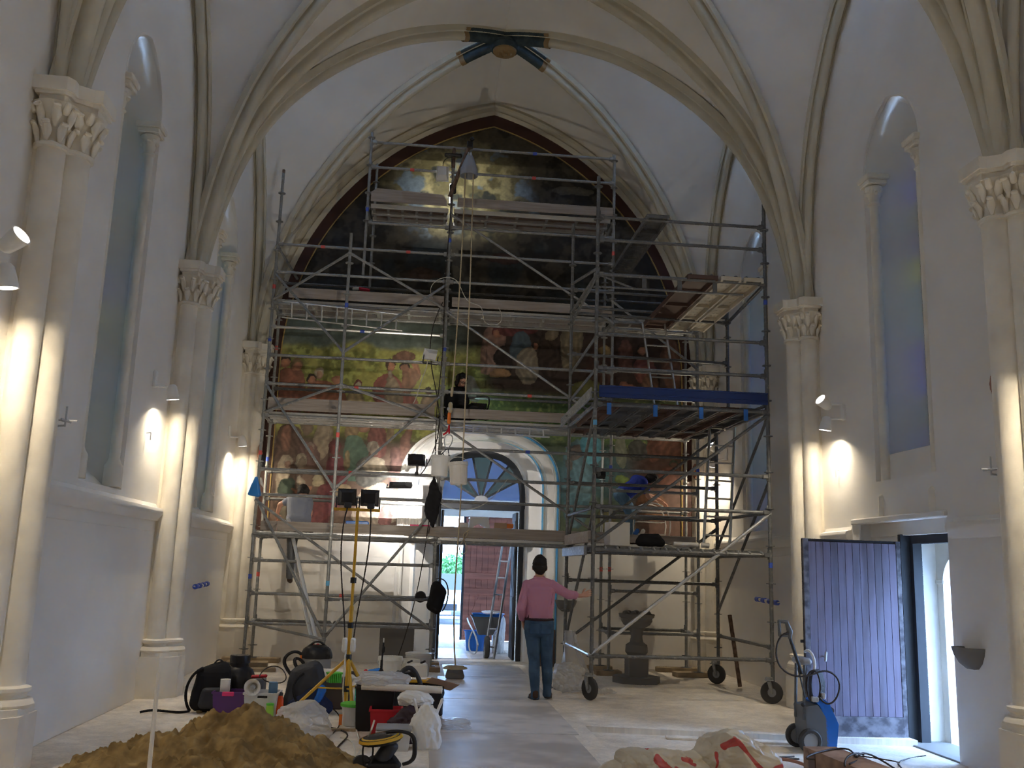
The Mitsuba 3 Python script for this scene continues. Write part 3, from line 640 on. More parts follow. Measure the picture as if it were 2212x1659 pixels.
# centre right group
S([(1035, 810), (1045, 710), (1070, 690), (1090, 700), (1090, 760), (1062, 812)], (.30, .16, .11), (.12, .06, .04)); S([(1066, 700), (1080, 690), (1160, 695), (1165, 720), (1085, 730)], MA); H(1072, 722, 10, SK, MA)
S([(1068, 800), (1065, 760), (1090, 740), (1110, 780), (1100, 812)], (.035, .02, .015)); S([(1100, 770), (1105, 715), (1140, 715), (1150, 750), (1125, 780)], (.08, .13, .15), (.04, .06, .08))
S([(1110, 810), (1115, 775), (1128, 750), (1155, 745), (1165, 790), (1158, 825), (1135, 832), (1120, 820)], (.30, .24, .15), (.12, .09, .06)); H(1156, 748, 8, OR); S([(1050, 815), (1068, 795), (1100, 798), (1106, 812), (1070, 820)], (.36, .18, .06), None, -1)
S([(1160, 810), (1165, 710), (1200, 700), (1215, 760), (1200, 820)], (.06, .035, .022)); S([(1208, 800), (1212, 700), (1240, 695), (1262, 720), (1258, 760), (1240, 800)], (.26, .20, .10), (.09, .07, .04)); S([(1170, 720), (1205, 705), (1210, 730), (1185, 740)], (.28, .2, .1))
S([(1262, 830), (1270, 760), (1300, 730), (1330, 770), (1330, 850), (1290, 855)], (.08, .035, .022)); S([(1330, 790), (1338, 740), (1360, 730), (1370, 780), (1350, 812)], (.15, .06, .04)); H(1386, 757, 11, SK); S([(1365, 800), (1375, 775), (1398, 770), (1420, 790), (1410, 830), (1375, 830)], (.28, .08, .05)); S([(1290, 760), (1305, 745), (1320, 755), (1318, 770)], (.38, .25, .08), None, -1)
S([(1425, 790), (1432, 730), (1460, 735), (1480, 790), (1475, 840), (1435, 840)], (.17, .075, .04)); S([(1330, 830), (1350, 820), (1385, 845), (1410, 820), (1430, 850), (1350, 865)], OR, None, -1); S([(1222, 850), (1240, 825), (1300, 820), (1300, 870), (1230, 872)], (.14, .14, .03), None, -1)
S([(1380, 850), (1395, 800), (1420, 805), (1425, 850)], (.26, .12, .05)); S([(1010, 800), (1000, 840), (1010, 870), (1040, 868), (1035, 830)], (.26, .24, .20), (.14, .16, .12))
# crowd below, left
S([(590, 1130), (588, 1000), (600, 920), (640, 910), (660, 960), (650, 1060), (640, 1130)], (.13, .075, .05)); S([(605, 960), (612, 920), (628, 915), (634, 945), (618, 985)], (.28, .13, .08)); H(662, 925, 14, (.20, .13, .09), (.26, .21, .13))
S([(676, 985), (680, 915), (700, 912), (722, 925), (718, 960), (695, 1000), (688, 985)], (.34, .27, .17), (.15, .10, .06)); S([(640, 985), (655, 950), (690, 960), (695, 1010), (650, 1010)], (.19, .10, .08)); H(668, 972, 11, (.22, .10, .07), (.33, .24, .18))
S([(745, 950), (748, 915), (775, 912), (778, 935), (765, 945)], (.34, .22, .10)); S([(738, 1010), (742, 940), (785, 940), (800, 1000), (775, 1040), (740, 1040)], (.11, .18, .12), (.06, .11, .075)); S([(800, 1000), (795, 925), (812, 912), (835, 920), (838, 985), (815, 990)], (.26, .09, .07)); S([(772, 935), (776, 913), (800, 915), (798, 932)], (.40, .19, .11), None, -1)
S([(835, 960), (838, 915), (852, 914), (850, 950)], (.35, .24, .12)); S([(860, 1000), (870, 930), (895, 925), (885, 970), (868, 1010)], (.26, .12, .08)); H(885, 925, 9, SK, OR); S([(835, 1110), (842, 960), (870, 970), (875, 1060), (868, 1120)], (.20, .095, .075))
S([(594, 1060), (600, 1000), (612, 982), (628, 985), (632, 1010), (615, 1040), (605, 1090)], (.33, .27, .19), (.16, .12, .08)); H(622, 1000, 10, (.22, .12, .08), (.36, .30, .21)); S([(598, 1070), (606, 1035), (640, 1030), (640, 1060), (610, 1075)], (.055, .085, .055), None, -1); S([(622, 1052), (650, 1060), (672, 1048), (678, 1056), (650, 1072)], SK, None, -1)
H(650, 1000, 14, (.20, .15, .10), (.36, .30, .20)); S([(672, 1050), (676, 1028), (690, 1020), (702, 1050)], (.43, .36, .22), (.30, .24, .13), -1); S([(640, 1060), (645, 1025), (655, 1030), (660, 1060)], (.40, .33, .24)); S([(670, 1140), (680, 1060), (700, 1040), (720, 1060), (715, 1140)], MA, (.12, .03, .035))
S([(702, 1050), (705, 990), (728, 980), (750, 1000), (752, 1060), (725, 1110), (700, 1110)], (.22, .05, .06), (.13, .03, .035)); H(722, 968, 13, (.24, .055, .05), (.20, .05, .05)); S([(742, 1020), (745, 970), (760, 975), (752, 1020)], (.33, .24, .10))
S([(764, 1040), (770, 1000), (790, 985), (812, 990), (840, 1010), (835, 1040), (790, 1060)], (.14, .13, .11)); H(805, 970, 14, (.34, .26, .19), (.44, .38, .28)); S([(778, 1010), (784, 990), (830, 985), (838, 1020), (812, 1030)], (.46, .38, .26), (.22, .17, .11))
S([(755, 1135), (768, 1080), (798, 1045), (842, 1045), (860, 1075), (868, 1135)], (.52, .42, .30), (.26, .19, .13)); S([(720, 1060), (740, 1045), (765, 1055), (750, 1085), (728, 1085)], (.42, .30, .16)); S([(815, 1140), (820, 1090), (840, 1080), (850, 1140)], (.48, .18, .16)); S([(600, 1130), (608, 1090), (640, 1090), (640, 1130)], (.24, .2, .13))
# lower right
S([(1215, 1140), (1212, 1000), (1225, 960), (1255, 940), (1275, 980), (1280, 1060), (1260, 1140)], (.14, .24, .26), (.06, .10, .10)); S([(1225, 1000), (1235, 960), (1262, 955), (1265, 985)], (.24, .16, .12)); H(1228, 1005, 10, (.18, .12, .09), (.24, .20, .16)); S([(1325, 990), (1328, 945), (1350, 940), (1355, 990), (1345, 1020)], (.27, .27, .18), (.14, .16, .10))
S([(1250, 960), (1262, 935), (1300, 935), (1300, 1000), (1270, 1010)], (.10, .36, .42), (.06, .2, .25), -1); S([(1355, 985), (1360, 955), (1385, 948), (1405, 970), (1395, 990), (1370, 995)], (.10, .10, .08)); S([(1398, 995), (1395, 940), (1430, 930), (1480, 950), (1500, 990), (1440, 985), (1410, 1000)], (.26, .10, .05), (.11, .045, .03)); S([(1415, 1040), (1425, 1010), (1460, 1005), (1475, 1040), (1440, 1060)], (.20, .07, .04)); H(1455, 1005, 10, (.18, .09, .06), GR)
S([(1325, 1040), (1330, 1025), (1365, 1030), (1350, 1050)], (.22, .30, .05), None, -1); S([(1370, 1080), (1400, 1060), (1450, 1080), (1440, 1130), (1380, 1120)], (.26, .11, .04)); S([(1290, 1110), (1300, 1090), (1330, 1100), (1330, 1150), (1290, 1150)], (.20, .17, .06), None, -1)
# a bare patch high on the right and trees
S([(1190, 420), (1192, 402), (1282, 408), (1282, 425)], (.17, .145, .09), (.09, .08, .05), -1)
S([(860, 590), (900, 575), (960, 590), (950, 605), (870, 604)], (.09, .045, .025), None, -1); S([(1030, 560), (1090, 545), (1130, 560), (1110, 575)], (.10, .04, .025), None, -1)
grain = meshkit.fbm(P3 * V(30, 60, 1), 3, 77)[..., None]
col = col * (.62 + .5 * n3[..., None] + .26 * (grain - .5)); lum = col.mean(-1, keepdims=True); col = col * (1 - .42 * ss(5.9, 6.3, mz) * ss(.5, 1.4, np.hypot((mx - .3) / 1.3, mz - 8.3)))[..., None]; col = np.clip((col * .80 + lum * .20) * 1.35, .004, .8)  # lamp falloff put into the paint: upper part dims outwards
# cut the canvas to the arch and leave out the door
gold_in = arch_outline(XC, 3.56, 2.12, 5.0, 9.66, 40)
G = Polygon(gold_in).difference(Polygon(basket(.98, 1.40, 0, 2.95, 4.03)))
P = np.stack([mx, np.full(mx.shape, YB - .014), mz], -1); keep = shapely.contains_xy(G, mx, mz)
gm = grid(P); fk = keep.ravel()[gm.faces].all(1); used = np.unique(gm.faces[fk]); remap = np.full(NX * NZ, -1); remap[used] = np.arange(len(used))
gm = trimesh.Trimesh(gm.vertices[used], remap[gm.faces[fk]], process=False)
mat('mural_paint', {'type': 'mesh_attribute', 'name': 'vertex_color'}, .55, 0, .35)
mural = thing('mural', 'large pointed mural of robed figures in a meadow under a dark cloudy sky', 'mural')
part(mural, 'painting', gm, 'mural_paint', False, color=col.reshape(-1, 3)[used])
back = to_xz(ext(G, .008)).apply_translation([0, YB - .001, 0]); part(mural, 'canvas', back, 'dark_stone', False)
outer = Polygon(arch_outline(XC, 3.76, 2.10, 5.02, 9.92, 40))
part(mural, 'frame', to_xz(ext(outer.difference(Polygon(gold_in).buffer(.0)).difference(sbox(XC - 3.3, 0, XC + 3.3, 2.3)), .03)).apply_translation([0, YB - .002, 0]), 'arch_brown', False, label='dark brown painted border')
part(mural, 'gold_line', to_xz(ext(Polygon(gold_in).buffer(.012).difference(Polygon(gold_in).buffer(-.008)).difference(sbox(XC - 3.3, 0, XC + 3.3, 2.3)), .012)).apply_translation([0, YB - .030, 0]), 'gold', False, label='thin gold line')
part('wall_back', 'white_strip', bx(-1.75, -.45, YB - .006, YB, 1.72, 1.95), 'paper', False)
# ------------------------------------------------------------------ scaffolding
R48 = .0242
YF, YK = 15.27, 16.0      # front and back rows of the facade scaffold
X0, X1, X2, X3 = -2.6, .24, 3.04, 4.5


def std_mesh(x, y, z0, z1, r=R48, ros=.5, first=None, plate=True):
    ms = [bar((x, y, z0), (x, y, z1), r, 10)]
    z = (z0 + .3) if first is None else first
    while z < z1 - .03:
        ms.append(lathe([(r, -.005), (.062, -.005), (.062, .005), (r, .005)], 10, (x, y, z))); z += ros
    return cat(ms)


def ledger_mesh(a, b, r=R48, heads=True):
    a, b = V(*a), V(*b); d = (b - a) / np.linalg.norm(b - a); ms = [bar(a, b, r, 8)]
    if heads:
        for p, s in ((a, 1), (b, -1)):
            c = p + d * s * .055
            ms.append(cb(c, (.075, .075, .06), .008)); ms.append(cb(p + d * s * .03 + V(0, 0, .02), (.014, .014, .15)))
    return cat(ms)


def brace_mesh(a, b, r=.0215):
    a, b = V(*a), V(*b); d = (b - a) / np.linalg.norm(b - a)
    return cat(bar(a, b, r, 8), hull([a - d * .01, a + d * .09], .026, 6), hull([b - d * .09, b + d * .01], .026, 6))


sc = thing('facade_scaffold', 'tall galvanised tube scaffold with plank decks against the mural', 'scaffold')
LV = [.65, 1.10, 1.60, 2.05, 2.60, 3.0, 3.45, 3.95, 4.38, 4.87, 5.34, 5.82, 6.27, 6.75]
for (x, y, z1) in ((X0, YF, 8.0), (X0, YK, 5.98), (X1, YF, 8.65), (X1, YK, 6.9), (X2, YF, 8.75), (X2, YK, 6.8), (X3, YF, 6.2), (X3, YK, 6.0)):
    part(sc, 'standard', std_mesh(x, y, .09, z1, first=.15 + .49), 'galvanised', 40)
part(sc, 'standard', std_mesh(-1.3, 14.1, .04, 6.6, first=.62), 'galvanised', 40)
part(sc, 'standard', std_mesh(-1.17, YF, 6.3, 8.85, first=6.75), 'galvanised', 40)
part(sc, 'standard', std_mesh(-1.10, YK, 6.3, 8.6, first=6.75), 'galvanised', 40)
part(sc, 'standard', std_mesh(X0 + .0, YF - .0, 8.0, 8.06, first=9), 'rusty_tube', 40)
for x in (X0, X1, X2, X3):
    for y in (YF, YK):
        part(sc, 'base_plate', cat(bx(x - .075, x + .075, y - .075, y + .075, .075, .083), bar((x, y, .08), (x, y, .3), .018, 8), lathe([(.02, .26), (.075, .262), (.075, .272), (.02, .274)], 8, (x, y, 0))), 'galvanised_dark', 30)
part(sc, 'base_plate', cat(bx(-1.375, -1.225, 14.025, 14.175, .0, .008), bar((-1.3, 14.1, .0), (-1.3, 14.1, .2), .018, 8)), 'galvanised_dark', 30)
# ledgers, front row: bay 1, bay 2, bay 3
for z in (.65, 1.10, 1.60, 2.62, 3.02, 4.40, 4.87, 6.27, 6.75):
    part(sc, 'ledger', ledger_mesh((X0, YF, z), (X1, YF, z)), 'galvanised', 40)
part(sc, 'ledger', ledger_mesh((X0, YF, 5.34), (X1, YF, 5.34)), 'bright_tube', 40, label='clean bright tube')
for z in (2.62, 2.98, 3.47, 4.40, 4.87, 6.27, 6.75, 7.22): part(sc, 'ledger', ledger_mesh((X1, YF, z), (X2, YF, z)), 'galvanised', 40)
for z in (2.50, 2.90, 4.45, 4.90, 5.62): part(sc, 'ledger', ledger_mesh((X2, YF, z), (X3, YF, z)), 'galvanised', 40)
for z in (.65, 1.3): part(sc, 'ledger', ledger_mesh((X2, YF, z), (X3, YF, z)), 'galvanised', 40)
for z in (8.67, 8.22): part(sc, 'ledger', ledger_mesh((-1.17, YF, z), (X2, YF, z)), 'galvanised', 40)
for z in (7.22,): part(sc, 'ledger', ledger_mesh((-1.17, YF, z), (X1, YF, z)), 'galvanised', 40)
for z in (.65, 2.6, 3.05, 4.45, 6.3): 
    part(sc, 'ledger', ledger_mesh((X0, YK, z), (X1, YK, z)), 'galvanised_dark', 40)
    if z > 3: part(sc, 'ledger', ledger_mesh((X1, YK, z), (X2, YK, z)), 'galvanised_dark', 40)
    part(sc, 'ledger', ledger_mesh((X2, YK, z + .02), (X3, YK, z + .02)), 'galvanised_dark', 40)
for x in (X0, X1, X2, X3):   # transoms front to back under each deck
    for z in (.65, 1.98, 3.88, 5.74): part(sc, 'transom', ledger_mesh((x, YF, z), (x, YK, z)), 'galvanised', 40)
for x in (-1.17, X2): part(sc, 'transom', ledger_mesh((x, YF, 7.5), (x, YK, 7.5)), 'galvanised', 40)
for z in (1.98, 3.88, 5.74):
    for a, b in ((X0, X1), (X1, X2), (X2, X3)):
        for y in (YF, YK): part(sc, 'ledger', ledger_mesh((a, y, z), (b, y, z)), 'galvanised', 40)
MID = lambda z: (-1.3, 14.1, z)
for a, b in ((MID(6.28), (X0, YF, 5.80)), (MID(6.28), (X1, YF, 5.78)), ((X0, YF, 6.24), MID(4.72)), ((X1, YF, 6.24), MID(4.72)), (MID(4.22), (X0, YF, 3.92)), (MID(4.22), (X1, YF, 3.92)), ((X0, YF, 4.38), MID(2.66)), ((X1, YF, 4.36), MID(2.66)),
             ((X0, YF, 2.55), MID(.55)), ((X0, YF - .03, 2.52), (X1, YF - .03, .62)), ((X1, YF, 2.55), MID(.55)), (MID(1.98), (X0, YF, 2.0)), (MID(1.98), (X1, YF, 2.0)), (MID(1.08), (X1, YF, 1.08)), (MID(.52), (X0, YF, .66))):
    part(sc, 'brace', brace_mesh(a, b), 'galvanised', 40)
for a, b in (((X1, YF - .03, 7.45), (X2, YF - .03, 5.72)), ((X1, YF - .03, 5.74), (X2, YF - .03, 3.95)), ((X1, YF - .03, 3.85), (X2, YF - .03, 2.05)), ((X2, YF, 6.1), (X3, YF, 5.0)), ((X0, YF, 6.72), (X0 + .25, YK, 6.4))):
    part(sc, 'brace', brace_mesh(a, b), 'galvanised', 40)
# decks: aluminium framed platforms and wooden toe boards, level by level
def deck(key, x0, x1, y0, y1, z, n=2, mat_='board_wood', under='dark_ply'):
    w = (y1 - y0) / n
    for j in range(n):
        a, b = y0 + j * w + .006, y0 + (j + 1) * w - .006
        fr = [bx(x0, x1, a, a + .035, z - .075, z, .004), bx(x0, x1, b - .035, b, z - .075, z, .004)] + [bx(xx - .02, xx + .02, a, b, z - .06, z - .012) for xx in np.linspace(x0 + .05, x1 - .05, 6)]
        part(key, 'platform', cat(fr), 'aluminium', False, label='aluminium platform frame'); part(key, 'plywood', bx(x0 + .01, x1 - .01, a + .02, b - .02, z - .012, z + .002), under, False)
for (a, b) in ((X0, X1), (X1, X2), (X2, X3)):
    for z in (2.05, 3.95, 5.82):
        deck(sc, a + .05, b - .05, YF + .03, YK - .03, z)
for (a, b) in ((-1.17, X1), (X1, X2)): deck(sc, a + .05, b - .05, YF + .03, YK - .03, 7.58)
for a, b, z, h, dy in ((X0 + .1, X1 + .05, 2.06, .15, 0), (X1 + .0, X2 - .02, 2.05, .17, .0), (X0 + .06, X1 - .12, 3.97, .20, 0), (X1 + .10, X2 - .05, 3.97, .16, 0), (X0 + .25, X1 - .05, 5.84, .17, 0), (X1 + .08, X2 - .02, 5.84, .16, .0), (X1 + .1, X2 - .02, 7.60, .16, 0)):
    part(sc, 'toe_board', mv(bx(a, b, YF - .045 + dy, YF - .012 + dy, z, z + h, .004), (0, 0, 0)), 'board_wood', False)
q = ext(Polygon([(-1.12, 7.60), (.16, 7.60), (.16, 7.68), (.08, 7.79), (-1.02, 7.83), (-1.12, 7.76)]), .03); part(sc, 'toe_board', to_xz(q).apply_translation([0, YF - .012, 0]), 'board_wood', False)
part(sc, 'toe_board', bx(X2 + .05, X3 - .05, YF - .045, YF - .012, 2.07, 2.20, .004), 'board_wood', False)
# tape bands on tubes
def band(x, y, z, m, axis='z', l=.07): part(sc, 'tape_band', mv(tube([(0, 0, -l / 2), (0, 0, 0), (0, 0, l / 2)], R48 + .003, 10), (x, y, z), 0, 0, 0 if axis == 'z' else math.pi / 2), m, 40)
for (px, py, y, m, ax) in ((603, 588 + 32, YF, 'red_tape', 'z'), (588, 733, YF, 'blue_tape', 'z'), (601, 752, YK, 'red_tape', 'z'), (752, 660, 14.1, 'blue_tape', 'z'), (783, 715, YF, 'blue_tape', 'x'), (735, 940, 14.1, 'red_tape', 'z'), (707, 1260, 14.1, 'sky_tape', 'z'), (540, 1245, YF, 'blue_tape', 'z'), (555, 1240, YK, 'red_tape', 'z'), (564, 978, YF, 'red_tape', 'z'), (580, 992, YK, 'blue_tape', 'z'), (962, 755, YF, 'blue_tape', 'z'),
                         (973, 520, YF, 'blue_tape', 'z'), (796, 453, YF, 'blue_tape', 'z'), (890, 378, YF, 'red_tape', 'x'), (1153, 398, YF, 'red_tape', 'x'), (1155, 342, YF, 'blue_tape', 'x'), (1140, 972, YF, 'blue_tape', 'x'), (1325, 548, YF, 'red_tape', 'z'), (1318, 1010, YF, 'blue_tape', 'z'), (1508, 1018, YF, 'blue_tape', 'z'), (738, 1298 - 15, YF, 'red_tape', 'x'), (758, 1022, YF, 'red_tape', 'x'), (770, 835, YF, 'red_tape', 'x'), (1144, 854, YF, 'red_tape', 'x'), (698, 533, YF, 'red_tape', 'x'), (882, 546, YF, 'red_tape', 'x'), (1320, 1230, YF, 'red_tape', 'z'), (1301, 1230, YK, 'red_tape', 'z')):
    q = Yp(px, py, y)
    if ax == 'z': q[0] = min((X0, X1, X2, X3, -1.3, -1.17), key=lambda v: abs(v - q[0]))
    else: q[2] = min((1.10, 1.60, 2.62, 3.02, 3.47, 4.40, 4.87, 5.34, 6.27, 6.75, 8.22, 8.67), key=lambda v: abs(v - q[2]))
    band(q[0], q[1], q[2], m, ax)

# rolling tower on the right
tw = thing('rolling_scaffold_tower', 'dark steel rolling scaffold tower on castor wheels at the right of the mural', 'scaffold tower')
TY0, TY1 = 12.36, 14.42
XA, XB, XC_, XD = 2.20, 2.25, 4.55, 4.64
tm = 'galvanised_dark'
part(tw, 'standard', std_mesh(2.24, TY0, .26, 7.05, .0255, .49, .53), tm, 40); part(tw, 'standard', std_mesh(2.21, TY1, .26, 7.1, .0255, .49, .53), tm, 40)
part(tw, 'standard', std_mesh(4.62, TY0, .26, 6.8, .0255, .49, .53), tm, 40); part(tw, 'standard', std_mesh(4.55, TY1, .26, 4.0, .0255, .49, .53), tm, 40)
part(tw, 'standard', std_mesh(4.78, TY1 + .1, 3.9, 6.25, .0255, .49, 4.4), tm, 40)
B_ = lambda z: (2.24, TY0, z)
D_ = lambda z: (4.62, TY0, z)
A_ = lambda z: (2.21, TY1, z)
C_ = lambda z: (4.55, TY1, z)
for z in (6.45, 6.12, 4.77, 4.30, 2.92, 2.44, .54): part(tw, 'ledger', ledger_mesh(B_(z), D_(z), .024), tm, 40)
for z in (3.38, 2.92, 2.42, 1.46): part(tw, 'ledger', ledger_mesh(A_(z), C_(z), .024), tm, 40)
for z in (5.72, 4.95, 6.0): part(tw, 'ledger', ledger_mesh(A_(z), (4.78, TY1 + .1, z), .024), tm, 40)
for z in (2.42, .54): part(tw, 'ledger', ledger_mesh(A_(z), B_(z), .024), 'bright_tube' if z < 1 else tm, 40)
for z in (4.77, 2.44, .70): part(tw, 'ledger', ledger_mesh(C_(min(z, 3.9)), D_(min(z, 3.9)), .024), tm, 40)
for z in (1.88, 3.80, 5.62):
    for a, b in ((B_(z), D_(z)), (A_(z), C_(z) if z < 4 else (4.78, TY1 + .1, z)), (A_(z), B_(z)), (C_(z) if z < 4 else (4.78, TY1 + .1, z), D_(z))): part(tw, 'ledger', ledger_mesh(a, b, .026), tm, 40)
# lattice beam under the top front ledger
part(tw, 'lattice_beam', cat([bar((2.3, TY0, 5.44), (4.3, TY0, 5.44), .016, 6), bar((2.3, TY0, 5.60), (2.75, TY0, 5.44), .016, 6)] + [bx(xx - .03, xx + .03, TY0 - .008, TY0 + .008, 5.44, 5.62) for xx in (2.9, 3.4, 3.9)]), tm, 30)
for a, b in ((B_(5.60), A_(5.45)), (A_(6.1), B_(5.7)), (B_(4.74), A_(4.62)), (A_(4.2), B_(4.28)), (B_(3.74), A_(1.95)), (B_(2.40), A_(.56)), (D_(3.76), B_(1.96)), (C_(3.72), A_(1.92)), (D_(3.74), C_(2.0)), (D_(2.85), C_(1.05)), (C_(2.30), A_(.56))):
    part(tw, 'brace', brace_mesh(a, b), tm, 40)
part(tw, 'brace', brace_mesh(D_(2.42), B_(.56), .023), 'aluminium', 40, label='bright diagonal brace')
# decks running front to back
def plank(key, x0, x1, y0, y1, z, m, holes=False, ribs=True):
    ms = [bx(x0, x1, y0, y1, z - .006, z), bx(x0, x0 + .03, y0, y1, z - .07, z), bx(x1 - .03, x1, y0, y1, z - .07, z)]
    if ribs: ms += [bx(x0, x1, yy - .015, yy + .015, z - .05, z) for yy in np.linspace(y0 + .02, y1 - .02, 5)]
    if holes: ms += [lathe([(.012, -.012), (.02, -.012), (.02, -.004)], 6, (xx, yy, z)) for xx in np.linspace(x0 + .08, x1 - .08, 3) for yy in np.arange(y0 + .1, y1, .16)]
    return part(key, 'deck_plank', cat(ms), m, False)
xs = np.linspace(2.32, 4.52, 9)
for j in range(8):
    plank(tw, xs[j] + .008, xs[j + 1] - .008, TY0 + .03, TY1 + .06, 1.93, 'galvanised_dark')
    plank(tw, xs[j] + .008, xs[j + 1] - .008, TY0 + .03, 15.2, 3.85, ('dark_ply', 'dark_grey', 'galvanised_dark')[j % 3])
plank(tw, 3.50, 3.93, TY0 - .06, 15.15, 5.68, 'dark_ply'); plank(tw, 3.97, 4.26, TY0 - .06, 15.15, 5.68, 'sack', True); plank(tw, 4.30, 4.58, TY0 - .06, 15.15, 5.68, 'sack', True)
plank(tw, 2.92, 3.24, TY0 - .06, 14.75, 6.52, 'galvanised_dark', True)
part(tw, 'toe_board', cat(bx(2.28, 4.60, TY0 - .075, TY0 - .04, 3.89, 4.05, .006), bx(2.28, 4.60, TY0 - .088, TY0 - .035, 4.03, 4.05, .004), bx(2.28, 4.60, TY0 - .088, TY0 - .035, 3.93, 3.945, .004)), 'toe_blue', False, label='dark blue toe board')
for xx in (2.42, 3.05, 3.68, 4.30): part(tw, 'bracket', bx(xx - .03, xx + .03, TY0 - .05, TY0 - .035, 3.66, 3.82, .004), 'blue_plastic', False)
part(tw, 'toe_board', mv(bx(-.02, .02, TY0, TY1, 1.97, 2.12, .005), (2.19, 0, 0)), 'board_wood', False); part(tw, 'toe_board', bx(2.17, 2.20, TY0, 15.1, 3.88, 4.03, .005), 'galvanised', False); part(tw, 'side_beam', bx(2.13, 2.17, TY0 + .05, TY1 - .05, 1.80, 1.93, .01), 'galvanised', False)
for xx in np.linspace(2.4, 4.5, 14): part(tw, 'hook', hull([(xx, TY0 - .015, 1.90), (xx, TY0 + .04, 1.92)], .02, 6), 'galvanised', 30)
for xx in (3.55, 3.85, 4.02, 4.2, 4.35, 4.52): part(tw, 'hook', hull([(xx, TY0 - .02, 5.69), (xx, TY0 + .03, 5.70)], .022, 6), 'galvanised_dark', 30)
q = Yp(1612, 1145, TY0); band(4.62, TY0, 1.75, 'blue_tape'); band(2.24, TY0, 3.55, 'sky_tape'); band(4.62, TY0, 5.35, 'blue_tape')
def castor(x, y, a, z0=.0):
    k = numbered(tw + '__castor')
    labels[k] = {'label': 'rubber castor wheel'}
    scene[k] = mikit.ply(mv(lathe([(.055, -.024), (.12, -.026), (.138, -.018), (.142, 0), (.138, .018), (.12, .026), (.055, .024)], 28), (x, y, z0 + .142), a, 0, math.pi / 2), 'rubber', smooth=40)
    part(k, 'hub', mv(lathe([(0, -.02), (.058, -.018), (.058, .018), (0, .02)], 20), (x, y, z0 + .142), a, 0, math.pi / 2), 'grey_plastic', 30)
    c, s = math.cos(a), math.sin(a)
    fk = [hull([(x + c * o, y + s * o, z0 + .14), (x + c * o + .03 * -s, y + s * o + .03 * c, z0 + .27)], [.02, .03], 8) for o in (-.038, .038)]
    part(k, 'fork', cat(fk + [cb((x - s * .03, y + c * .03, z0 + .292), (.13, .11, .014), .004, a), lathe([(0, .30), (.05, .30), (.045, .33), (0, .33)], 16, (x - s * .03, y + c * .03, z0))]), 'galvanised', 30)
castor(2.22, TY0 - .03, .55); castor(4.52, TY1, .9); castor(4.59, TY0 - .03, 1.25)
# ------------------------------------------------------------------ fixed fittings
UP, DOWN = 3.6, 8.8
def wall_lamp(x, s, y, label, seen=True, two=True):
    k = thing('wall_lamp', label, 'lamp', None)
    part(k, 'backplate', cb((x - s * .02, y - .10, 3.62), (.04, .08, .20), .01), 'white_plastic', 30)
    for zz, up in ((3.54, -1), (3.72, 1)):
        if up > 0 and not two: continue
        hx, hy = x - s * .20, y - .02
        part(k, 'arm', cat(bar((x - s * .03, y - .10, zz), (hx + s * .03, hy - .02, zz), .012, 8), sph((hx + s * .02, hy - .02, zz), .022, 10)), 'white_plastic', 40)
        d = V(-s * .12, .10, -.98) if up < 0 else V(-s * .78, -.28, .55)
        d = d / np.linalg.norm(d); M = trimesh.geometry.align_vectors([0, 0, -1], d)
        M[:3, 3] = V(hx, hy, zz) + d * (.13 if up < 0 else .10)
        def put(m): m = m.copy(); m.apply_transform(M); return m
        h = part(k, 'head', put(lathe([(0, .17), (.035, .165), (.055, .14), (.07, .06), (.078, -.01), (.070, -.01), (.062, .06)], 20)), 'white_plastic', 40)
        lens = lathe([(.0, .0), (.069, .0)], 20)
        if lens.face_normals[:, 2].mean() > 0: lens.faces = lens.faces[:, ::-1]
        kk = numbered(h + '__lens'); scene[kk] = mikit.ply(put(lens), 'white_plastic', **({'emitter': glow(9.0)} if seen else {})); labels[kk] = {'label': 'glowing lens'}
        og = M[:3, 3] + d * .03
        if up > 0: spot(k + '_up_light', og, og + d * 5, UP, 75, 10)
        else: spot(k + '_down_light', og, (x - s * .65, y + .62, 0.0), DOWN, 76, 4)
wall_lamp(XL, -1, 11.2, 'white single wall spotlight on the left wall beside the second column', True, False)
wall_lamp(XL, -1, 6.66, 'white twin wall spotlight at the left edge of the picture')
wall_lamp(XL, -1, 15.62, 'small white wall spotlight on the left wall near the scaffold', True, False)
wall_lamp(XR, 1, 11.2, 'white twin wall spotlight on the right wall above the plank door')
wall_lamp(XR, 1, 15.75, 'white twin wall spotlight on the right wall behind the scaffold tower')
wall_lamp(XR, 1, 6.66, 'white twin wall spotlight on the right wall just outside the picture')
for _y, _w in ((2.1, 'beside the camera'), (-2.4, 'well behind the camera')):  # unseen lamps added in the nearer bays for warm fill light
    wall_lamp(XL, -1, _y, 'added white twin wall spotlight for fill on the left wall ' + _w, False); wall_lamp(XR, 1, _y, 'added white twin wall spotlight for fill on the right wall ' + _w, False)


def medallion(x, s, y, z, label, r=.15):
    k = thing('medallion', label, 'medallion', None)
    part(k, 'disc', mv(lathe([(0, 0), (r, 0), (r, .02), (r * .8, .035), (0, .035)], 24), (x, y, z), 0, 0, -s * math.pi / 2), 'terracotta', 40)
    part(k, 'cross', cat(bx(min(x - s * .05, x - s * .03), max(x - s * .05, x - s * .03), y - .015, y + .015, z - r * .7, z + r * .7), bx(min(x - s * .05, x - s * .03), max(x - s * .05, x - s * .03), y - r * .7, y + r * .7, z - .015, z + .015)), 'terracotta', 30)
medallion(XL + .245, -1, 7.54, 3.38, 'round terracotta medallion on the nearest left column')
medallion(XR - .245, 1, 7.52, 3.30, 'round terracotta medallion on the nearest right column')
medallion(XL + .38, -1, 16.25, 3.38, 'round terracotta medallion in the far left corner', .13)
medallion(XR - .38, 1, 16.25, 3.38, 'round terracotta medallion in the far right corner behind the scaffolding', .13)


